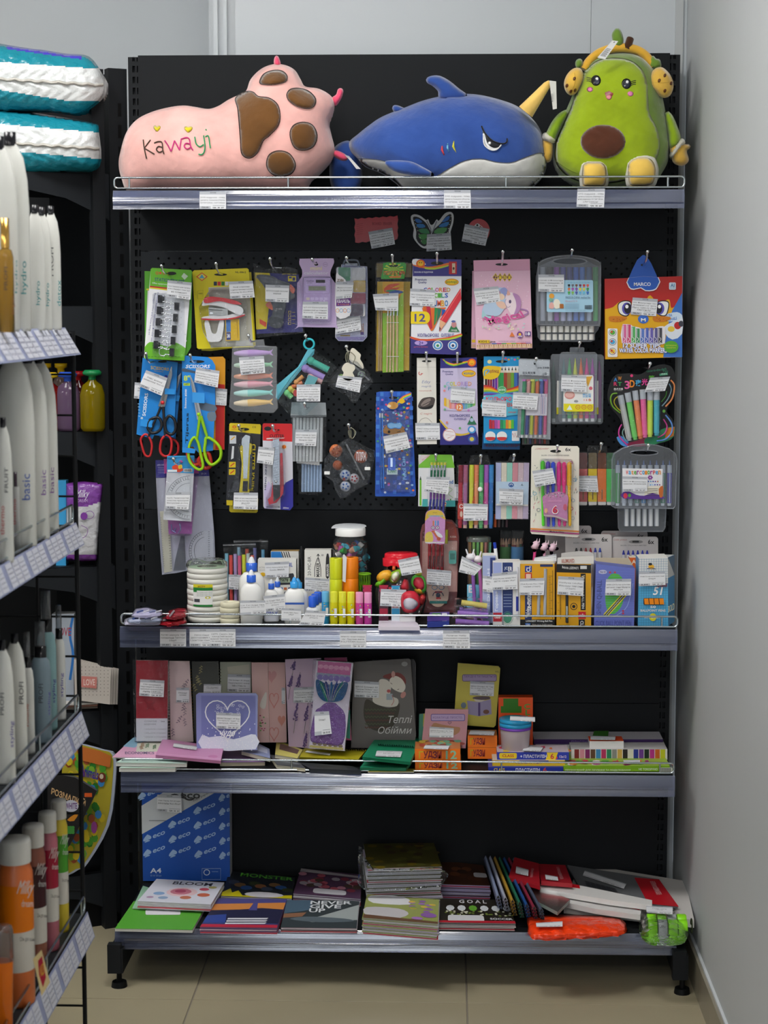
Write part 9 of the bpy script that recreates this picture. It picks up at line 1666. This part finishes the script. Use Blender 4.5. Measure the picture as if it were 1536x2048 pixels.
for i,(o,lim,lab)in enumerate((([(-60,92),(60,97),(130,107),(178,113),(205,148),(212,165),(206,197),(160,229),(90,223),(-60,212)],lambda x:(124+.07*x,180+.16*min(x,130)),'upper teal and white plastic pack on the top left shelf'),([(-60,224),(30,222),(110,232),(190,246),(198,262),(199,335),(140,344),(-60,340)],lambda x:(248+.085*x,300+.09*x),'lower teal and white plastic pack on the top left shelf'))):
 T=Thing('plastic_pack',lab,'package','plastic packs on the top left shelf');b=T.part('pack')
 hf=b.pf_(VP(-.02),smo(o,4),.10,'1c8ca0','n',2.5,.08,colfn=lambda x,y:'4a42c8' if(i==0 and y<96+.14*x and 12<x<162)else('dfe2e2' if lim(x)[0]<y<lim(x)[1]else '1c8ca0'),wr=.02,power=.35)
 s_=T.part('seam');ys=(158,285)[i];s_.tube([VP(-.02).raw(x,ys+.06*x+1.5*math.sin(x),hf(x,ys+.06*x)+.003)for x in range(-50,212-13*i,8)],.0035,'c8c4bc','n',5,flat=.5);T.done()
def bot(name,lab,cat,x,Y,z,w,yt,parts,grp=None,txt=(),ry=.7,done=True):
 """parts: (part, colour, material, [(r 0..1, h 0..1), ...])"""
 T=Thing(name,lab,cat,grp);h=BY(Y,z,x)-yt
 for n,c,m,pf in parts:btl(T,x,Y,z,[(a*w/2,b*h)for a,b in pf],c,m,ry if n!='cap' else .9,22,n)
 if txt:
  p=T.part('print');pl=VP(Y-w/2*mpp(Y)*ry-.001)
  for t,(x0,y0,x1,y1),f in txt:p.tx(QM(pl,[(x0,y1),(x0,y0),(x1,y0),(x1,y1)]),t,(0,0,1,1),f)
 if done:T.done()
 return T
def soap(lab,x,w,yt,f,cf,Y):bot('soap_bottle',lab,'bottle',x,Y,ZL[2],w,yt,[('body',f,'l',[(0,0),(.85,0),(1,.06),(1,.6),(.8,.75),(.35,.82),(.3,.86)]),('cap',cf,'g',[(.3,.84),(.3,.9),(.72,.92),(.78,.96),(.6,1),(0,1)])],'liquid soap bottles',[])
soap('yellow liquid soap bottle with green mushroom cap',186,50,740,'d8c010','1c8048',-.04);soap('pale violet soap bottle with blue cap behind the wire grid',137,50,744,'b090b8','3058c0',-.03);soap('red soap bottle with yellow cap, partly hidden by the white bottles',100,48,745,'c02820','e0c020',-.03);soap('dark red soap bottle with red cap behind the violet one',158,44,742,'8c1c28','b02028',.06)
for x,l_ in((92,'left'),(124,'right')):bot('soap_bottle','yellow-topped soap bottle in the back row, '+l_,'bottle',x,.08,ZL[2],36,727,[('body','c8a8a0','l',[(0,0),(1,0),(1,.7),(.4,.85)]),('cap','d8b018','g',[(.4,.85),(.4,.92),(.7,.94),(.7,1),(0,1)])],'liquid soap bottles')
view(0,680,3.94)
T=Thing('milk_pouch','purple and white stand-up pouch with cursive lettering','pouch');p=T.part('pouch');pl=VP(-.03);q=smo([(520,1130),(660,1112),(812,1130),(790,1400),(765,1738),(640,1745),(520,1735)],1);hf=p.pf_(pl,q,.018,'c4c4c8','n',3,.01,colfn=lambda X,Y:'7c3c98' if Y<680+(1310-.35*max(0,X*3.94-690))/3.94 or Y>680+1690/3.94 else 'c4c4c8',wr=.05)
p=T.part('print');z=VP(-.052);p.tx(z,'Milky',(598,1180,700,1260),'e4dcec',shear=.3,res=3);p.tx(z,'DREAM',(612,1255,690,1278),'c8a8d8');p.line(z,ell(705,1378,36,30),4,'7c3c98',closed=True);p.A(z,ell(662,1388,28,30),'7c3c98');p.line(z,smo([(640,1460),(690,1490),(680,1540),(650,1560)],4,False),4,'7c3c98');T.done()
view()
T,pl,c=carton('blue_carton','light blue carton edge behind the white bottles','box',(112,132,961),-.02,ZL[3],.03,('3ca0d8','58b0e0','2c88b8'));T.done()
for i in range(4):
 T,pl,c=carton('gift_bag',('pale dotted gift bag with pink panel reading LOVE','second dotted gift bag behind the LOVE one','third dotted gift bag, further back','rearmost dotted gift bag, right end')[i],'gift bag',[(148,1325-3*i),(222+5*i,1338),(220+5*i,1409),(150,1400)],-.05+.012*i,ZL[4],.004,('c4bcb4','d0c8c0','a8a098'))
 if not i:
  for a in range(9):[c.A(pl,ell(156+7.5*a,1334+7*k,1,1,5),'6c6460')for k in range(9)]
  c.A(pl,[(163,1352),(194,1354),(193,1377),(162,1374)],'c87c74');c.tx(pl,'LOVE',(167,1358,190,1371),'e0c8c0',bold=True)
 T.done()
for i in range(3):T=Thing('greeting_card',('red-lined card on top of the flat pile','card in the middle of the flat pile','card at the bottom of the flat pile')[i],'card','cards in a flat pile');c=T.part('card');c.sl(HP(ZL[4]+.022-.008*i),[(125,1388+4*i),(170,1380+4*i),(205,1394+4*i),(195,1405+4*i),(125,1408+4*i)],.004,('c8c4be','a87868','b0a090')[i]);T.done()
T,pl,c=carton('picture_bag','light gift bag with blue splashes seen through the wire grid','gift bag',(104,148,1228),-.02,ZL[4],.04,('a8b0bc','c0c0c0','909498'));c.line(pl,smo([(146,1232),(140,1270),(146,1310),(140,1360)],4,False),5,'2c70b8');c.tx(pl,'LOVE',(112,1255,142,1272),'a04858',bold=True);T.done()
zb=ZL[5]
T=Thing('animals_book','big curved colourful animals picture book standing on the base shelf','book');pl=VP(-.05);c=T.part('cover');Q=smo([(150,1488),(200,1500),(224,1510),(225,1560),(212,1650),(170,1725),(152,1738),(120,1740),(120,1600),(130,1500)],3);c.sl(PLo(pl,-.001),[(x+6,y+1)for x,y in Q],.012,'b0b8cc');c.sl(pl,Q,.001,'b8a830')
for k in range(110):x,y=135+rn.random()*75,1510+rn.random()*210;(x<214-max(0,y-1640)*.6)and c.A(pl,ell(x,y,7,9,7),('4c9c30','d8c028','2c7c28','b05830','3c88c8','7cb030')[k%6])
c.A(pl,[(150,1490),(200,1502),(222,1512),(220,1535),(160,1520)],'c87030');c.tx(QM(pl,[(162,1528),(198,1540),(196,1560),(160,1552)]),'Animals',(0,0,1,1),'3c2c90',bold=True);c.A(pl,ell(204,1555,8,10),'703020');c.A(pl,ell(203,1553,4,5),'d8c8b0');c.A(pl,ell(188,1655,6,12),'a04898');T.done()
T=Thing('paint_game_book','black activity book leaning in front of the animals book','book');pl=VP(-.09);c=T.part('cover');c.sl(pl,[(95,1545),(150,1555),(194,1582),(140,1690),(95,1740)],.012,'1c1a1c',side='50505c');c.tx(QM(pl,[(104,1572),(172,1598),(170,1614),(102,1588)]),'РОЗМАЛЮЙ',(0,0,1,1),'d0a878',bold=True);c.A(pl,rect(169,1586,184,1594),'d05820');c.A(pl,ell(142,1612,15,12),'b8b8c8');c.tx(pl,'WHITE',(130,1606,154,1618),'603070',bold=True);c.A(pl,smo([(134,1640),(150,1628),(158,1625),(148,1642)],2),'c88020');[c.A(pl,ell(136+5*(k%3),1655+5*(k//3),3.4,3.4,8),'3c8438')for k in range(9)];T.done()
# ================================================================ foreground aisle shelving, running towards the camera
V1=VP(-1.0).raw;LV=[(130,655,162,709),(152,1045,169,1089),(163,1422,179,1471),(175,1823,190,1873)]
T=Thing('aisle_shelving','black aisle shelving in the left foreground with wire grid end','shelving');XG=V1(145,700)[0];GY=-.995
def gw(a,b,r=.003):w=T.part('grid_wire');w.tube([a,b],r,'1a1b1d','b',6)
gw((XG,GY,.03),(XG,GY,1.46),.0045)
for k in range(1,9):gw((XG-.075*k,GY,.03),(XG-.075*k,GY,1.44))
for k in range(20):gw((XG,GY-.002,.03+.075*k),(XG-.62,GY-.002,.03+.075*k),.0022)
w=T.part('base_rail');w.cube((XG-.65,-3.9,0),(XG-.06,-1.02,.10),'141517','b');w=T.part('centre_panel');w.cube((XG-.50,-3.9,.1),(XG-.48,-1.02,1.46),'202226','b');T.done()
ZS=[]
for i,(xa,ya,xb,yb)in enumerate(LV):
 a=V1(xa,ya);b=V1(xb,yb);nm=('top','second','third','lowest')[i];T=Thing('aisle_shelf',nm+' shelf of the foreground aisle unit with ticket rail','shelf');zs=a[2]-.004;ZS.append(zs+.0005)
 t=T.part('tray');t.cube((a[0]-.36,-3.6,zs-.025),(a[0]-.004,-1.0,zs),'2a2d30','b');r=T.part('price_rail');dn=b-a;y0,y1=-1.0,-3.6
 n_=np.array([dn[2],0,-dn[0]]);n_=n_/np.linalg.norm(n_)*(1 if dn[2]>0 else-1)
 r.add([(a[0],y0,a[2]),(b[0],y0,b[2]),(b[0],y1,b[2]),(a[0],y1,a[2])],[(0,1,2,3)],'9aa2c4','s')
 r.add([(a[0]-.001,y0,a[2]),(b[0]-.001,y0,b[2]),(b[0]-.001,y1,b[2]),(a[0]-.001,y1,a[2])],[(3,2,1,0)],'9aa2c4','s')
 n=np.array([-n_[0],0,-n_[2]]);n=n if n[0]>0 else-n
 for k in range(20):
  y=-1.006-.042*k-(.02*(k//3));p=T.part('price_ticket');f=lambda u,v,h=0.:a+dn*(.06+.88*v)+np.array([0,y-a[1]-.038+.038*u,0])+n*(h+.0008)
  class F_:
   n=n
   def __call__(s_,u,v,h=0.):return f(u,v,h)
  q=F_();p.add([q(0,0),q(1,0),q(1,1),q(0,1)],[(0,1,2,3)],'d4d6e2')
  for j in range(4):p.tx(q,('Шампунь для','волосся догляд','зволожуючий','ГРН  ЗА  ШТ')[j],(.12,.2+.19*j,.9,.28+.19*j),'5c6080',res=1)
 if i:
  g=T.part('guard_rail');x=a[0]-.004;z0,z1=a[2]+.004,a[2]+.034;g.tube([(x,y1,z0),(x,-1.018,z0),(x,-1.01,z0+.006),(x,-1.01,z1-.006),(x,-1.018,z1),(x,y1,z1)],.0024,'b8c4c8','k',8)
  for k in range(4):w=T.part('wire',sub=g);yy=-1.04-.30*k;w.tube([(x,yy,z0),(x,yy,z1)],.002,'b8c4c8','k',6)
 if i==3:
  c=T.part('sale_card');pl=VP(-1.5);c.sl(pl,[(66,1918),(83,1900),(100,1965),(83,1992)],.0008,'e0c890');c.A(pl,[(76,1922),(84,1912),(92,1955),(86,1975),(78,1950)],'b01c38');c.tx(QM(pl,[(78,1935),(87,1925),(90,1950),(82,1958)]),'АКЦІЯ',(0,0,1,1),'e0b030',bold=True)
 T.done()
WB=[(0,0),(.92,0),(1,.02),(1,.62),(.92,.76),(.72,.87),(.4,.93),(.35,.94)];CP=[(.33,.93),(.33,1),(0,1)]
def wb(lab,x,Y,k,w,yt,txt=(),f='dcdcd6',cf='15151a',grp='white haircare bottles'):bot('haircare_bottle',lab,'bottle',x,Y,ZS[k],w,yt,[('body',f,'s',WB),('cap',cf,'g',CP)],grp,txt,.6)
D,PB_,TL='3c3c42','5848a8','3c9498'
wb('small white bottle, farthest right on the top aisle shelf',106,-1.10,0,36,416,[('PROFI',(99,495,107,552),D),('detox',(114,560,122,612),TL)])
wb('white bottle second from the right on the top aisle shelf',88,-1.16,0,36,418,[('hydro',(92,566,100,612),TL)]);wb('white bottle third from the right on the top aisle shelf',74,-1.22,0,38,414,[('hydro',(72,562,82,610),TL)])
wb('large white bottle on the top aisle shelf, tall dark cap',28,-1.34,0,72,272,[('hydro',(42,522,56,588),TL)]);wb('second large white bottle at the left frame edge',4,-1.42,0,74,280,[('hydro',(30,520,36,586),TL)])
bot('amber_bottle','amber glass oil bottle with clear cap, lower left of the top aisle shelf','bottle',14,-1.50,ZS[0],32,440,[('body','d8b868','l',[(0,0),(1,0),(1,.66),(.8,.72),(.4,.74)]),('cap','d8a858','k',[(.55,.74),(.55,1),(0,1)])],None,[('PROFI',(8,534,15,580),D),('argan',(24,592,30,630),'8c6038')])
wb('large white bottle, farthest right on the second aisle shelf',82,-1.14,1,74,700,[('basic',(100,935,108,986),'8c58a8')]);wb('large white bottle, second from right on the second aisle shelf',62,-1.24,1,78,698,[('basic',(82,940,92,990),'7848a0')]);wb('large white bottle, third from right on the second aisle shelf',34,-1.34,1,82,690,[('basic',(44,948,60,1000),'4868c0')])
wb('small white bottle with dark cap, front left of the second aisle shelf',12,-1.52,1,34,832,[('FRUIT',(9,935,16,985),D),('thermo',(0,1012,9,1070),'c04848')]);bot('white_tube','slim white tube beside the front bottle, dark cap','tube',34,-1.40,ZS[1],14,942,[('body','d4d4d4','s',[(0,0),(1,0),(1,.82)]),('cap','3c2c38','g',[(.5,.82),(.5,1),(0,1)])],None,[('thermo',(26,998,32,1050),'c85050')])
SP=lambda f,m='s':[('body',f,m,[(0,0),(.95,0),(1,.02),(1,.60),(.85,.68),(.5,.72)]),('collar','18181a','g',[(.6,.70),(.6,.80),(.4,.80)]),('cap','c8ccd0','t',[(.5,.8),(.48,1),(0,1)])]
def sp(lab,x,Y,w,yt,f,txt=(),m='s'):bot('spray_bottle',lab,'bottle',x,Y,ZS[2],w,yt,SP(f,m),'spray bottles',txt)
sp('slim white spray bottle, farthest right on the third aisle shelf',121,-1.06,24,1204,'d0d0cc',[('styling',(121,1346,128,1394),PB_)]);sp('tall pale teal spray bottle with clear overcap',96,-1.14,40,1174,'9cc4c8',[('styling',(105,1358,112,1406),PB_)],'u');sp('grey-blue spray bottle with clear overcap',84,-1.24,42,1236,'8ca0ac',[('PROFI',(77,1368,86,1406),D),('styling',(96,1384,101,1430),PB_)],'u')
sp('short white spray bottle with orange lettering',58,-1.32,26,1256,'d8d8d4',[('volume',(51,1408,57,1455),'d86838')]);wb('white bottle with black cap on the third aisle shelf',34,-1.42,2,46,1258,[('PROFI',(38,1364,47,1408),D)]);wb('white bottle at the left frame edge of the third aisle shelf',10,-1.52,2,46,1270,[('PROFI',(0,1386,8,1430),D),('styling',(20,1442,29,1495),PB_)])
for x,Y,w,yt,f,f2,lab in((122,-1.10,34,1585,'d8c038','4c9c30','yellow and green label'),(100,-1.20,40,1608,'b86878','a01c38','pink and red label'),(72,-1.32,48,1632,'8c5040','3c1a20','dark brown label'),(36,-1.46,72,1656,'d87038','e07810','bright orange label')):
 T=bot('bath_salt_jar','clear jar of bath salt with white lid and '+lab,'jar',x,Y,ZS[3],w,yt,[('body',f,'s',[(0,0),(.9,0),(1,.02),(1,.80),(.82,.85),(.8,.87)]),('paper_label',f2,'g',[(1.02,.46),(1.02,.74)]),('lower_label','d0ccc4','s',[(1.02,.22),(1.02,.46)]),('lid','d4d2cc','s',[(.92,.86),(.92,.98),(.86,1),(0,1)])],'jars of bath salt',(),1,False)
 p=T.part('print');pl=VP(Y-w*.52*mpp(Y)-.002);h=BY(Y,ZS[3],x)-yt;p.tx(pl,'Milky',(x,yt+h*.30,x+w*.42,yt+h*.40),'e8e4e0',shear=.3,res=3);p.tx(pl,'dream',(x+w*.1,yt+h*.41,x+w*.42,yt+h*.45),'e8e4e0');p.tx(pl,'Сіль для ванн',(x+w*.05,yt+h*.62,x+w*.46,yt+h*.65),'5c5450');T.done()
T=bot('orange_tub','small orange tub with clear lid, bottom left corner','tub',6,-1.62,ZS[3],50,1835,[('body','e07018','g',[(0,0),(.8,0),(1,.7)]),('lid','d8c8c0','t',[(1.05,.7),(1.05,.96),(.9,1),(0,1)])])
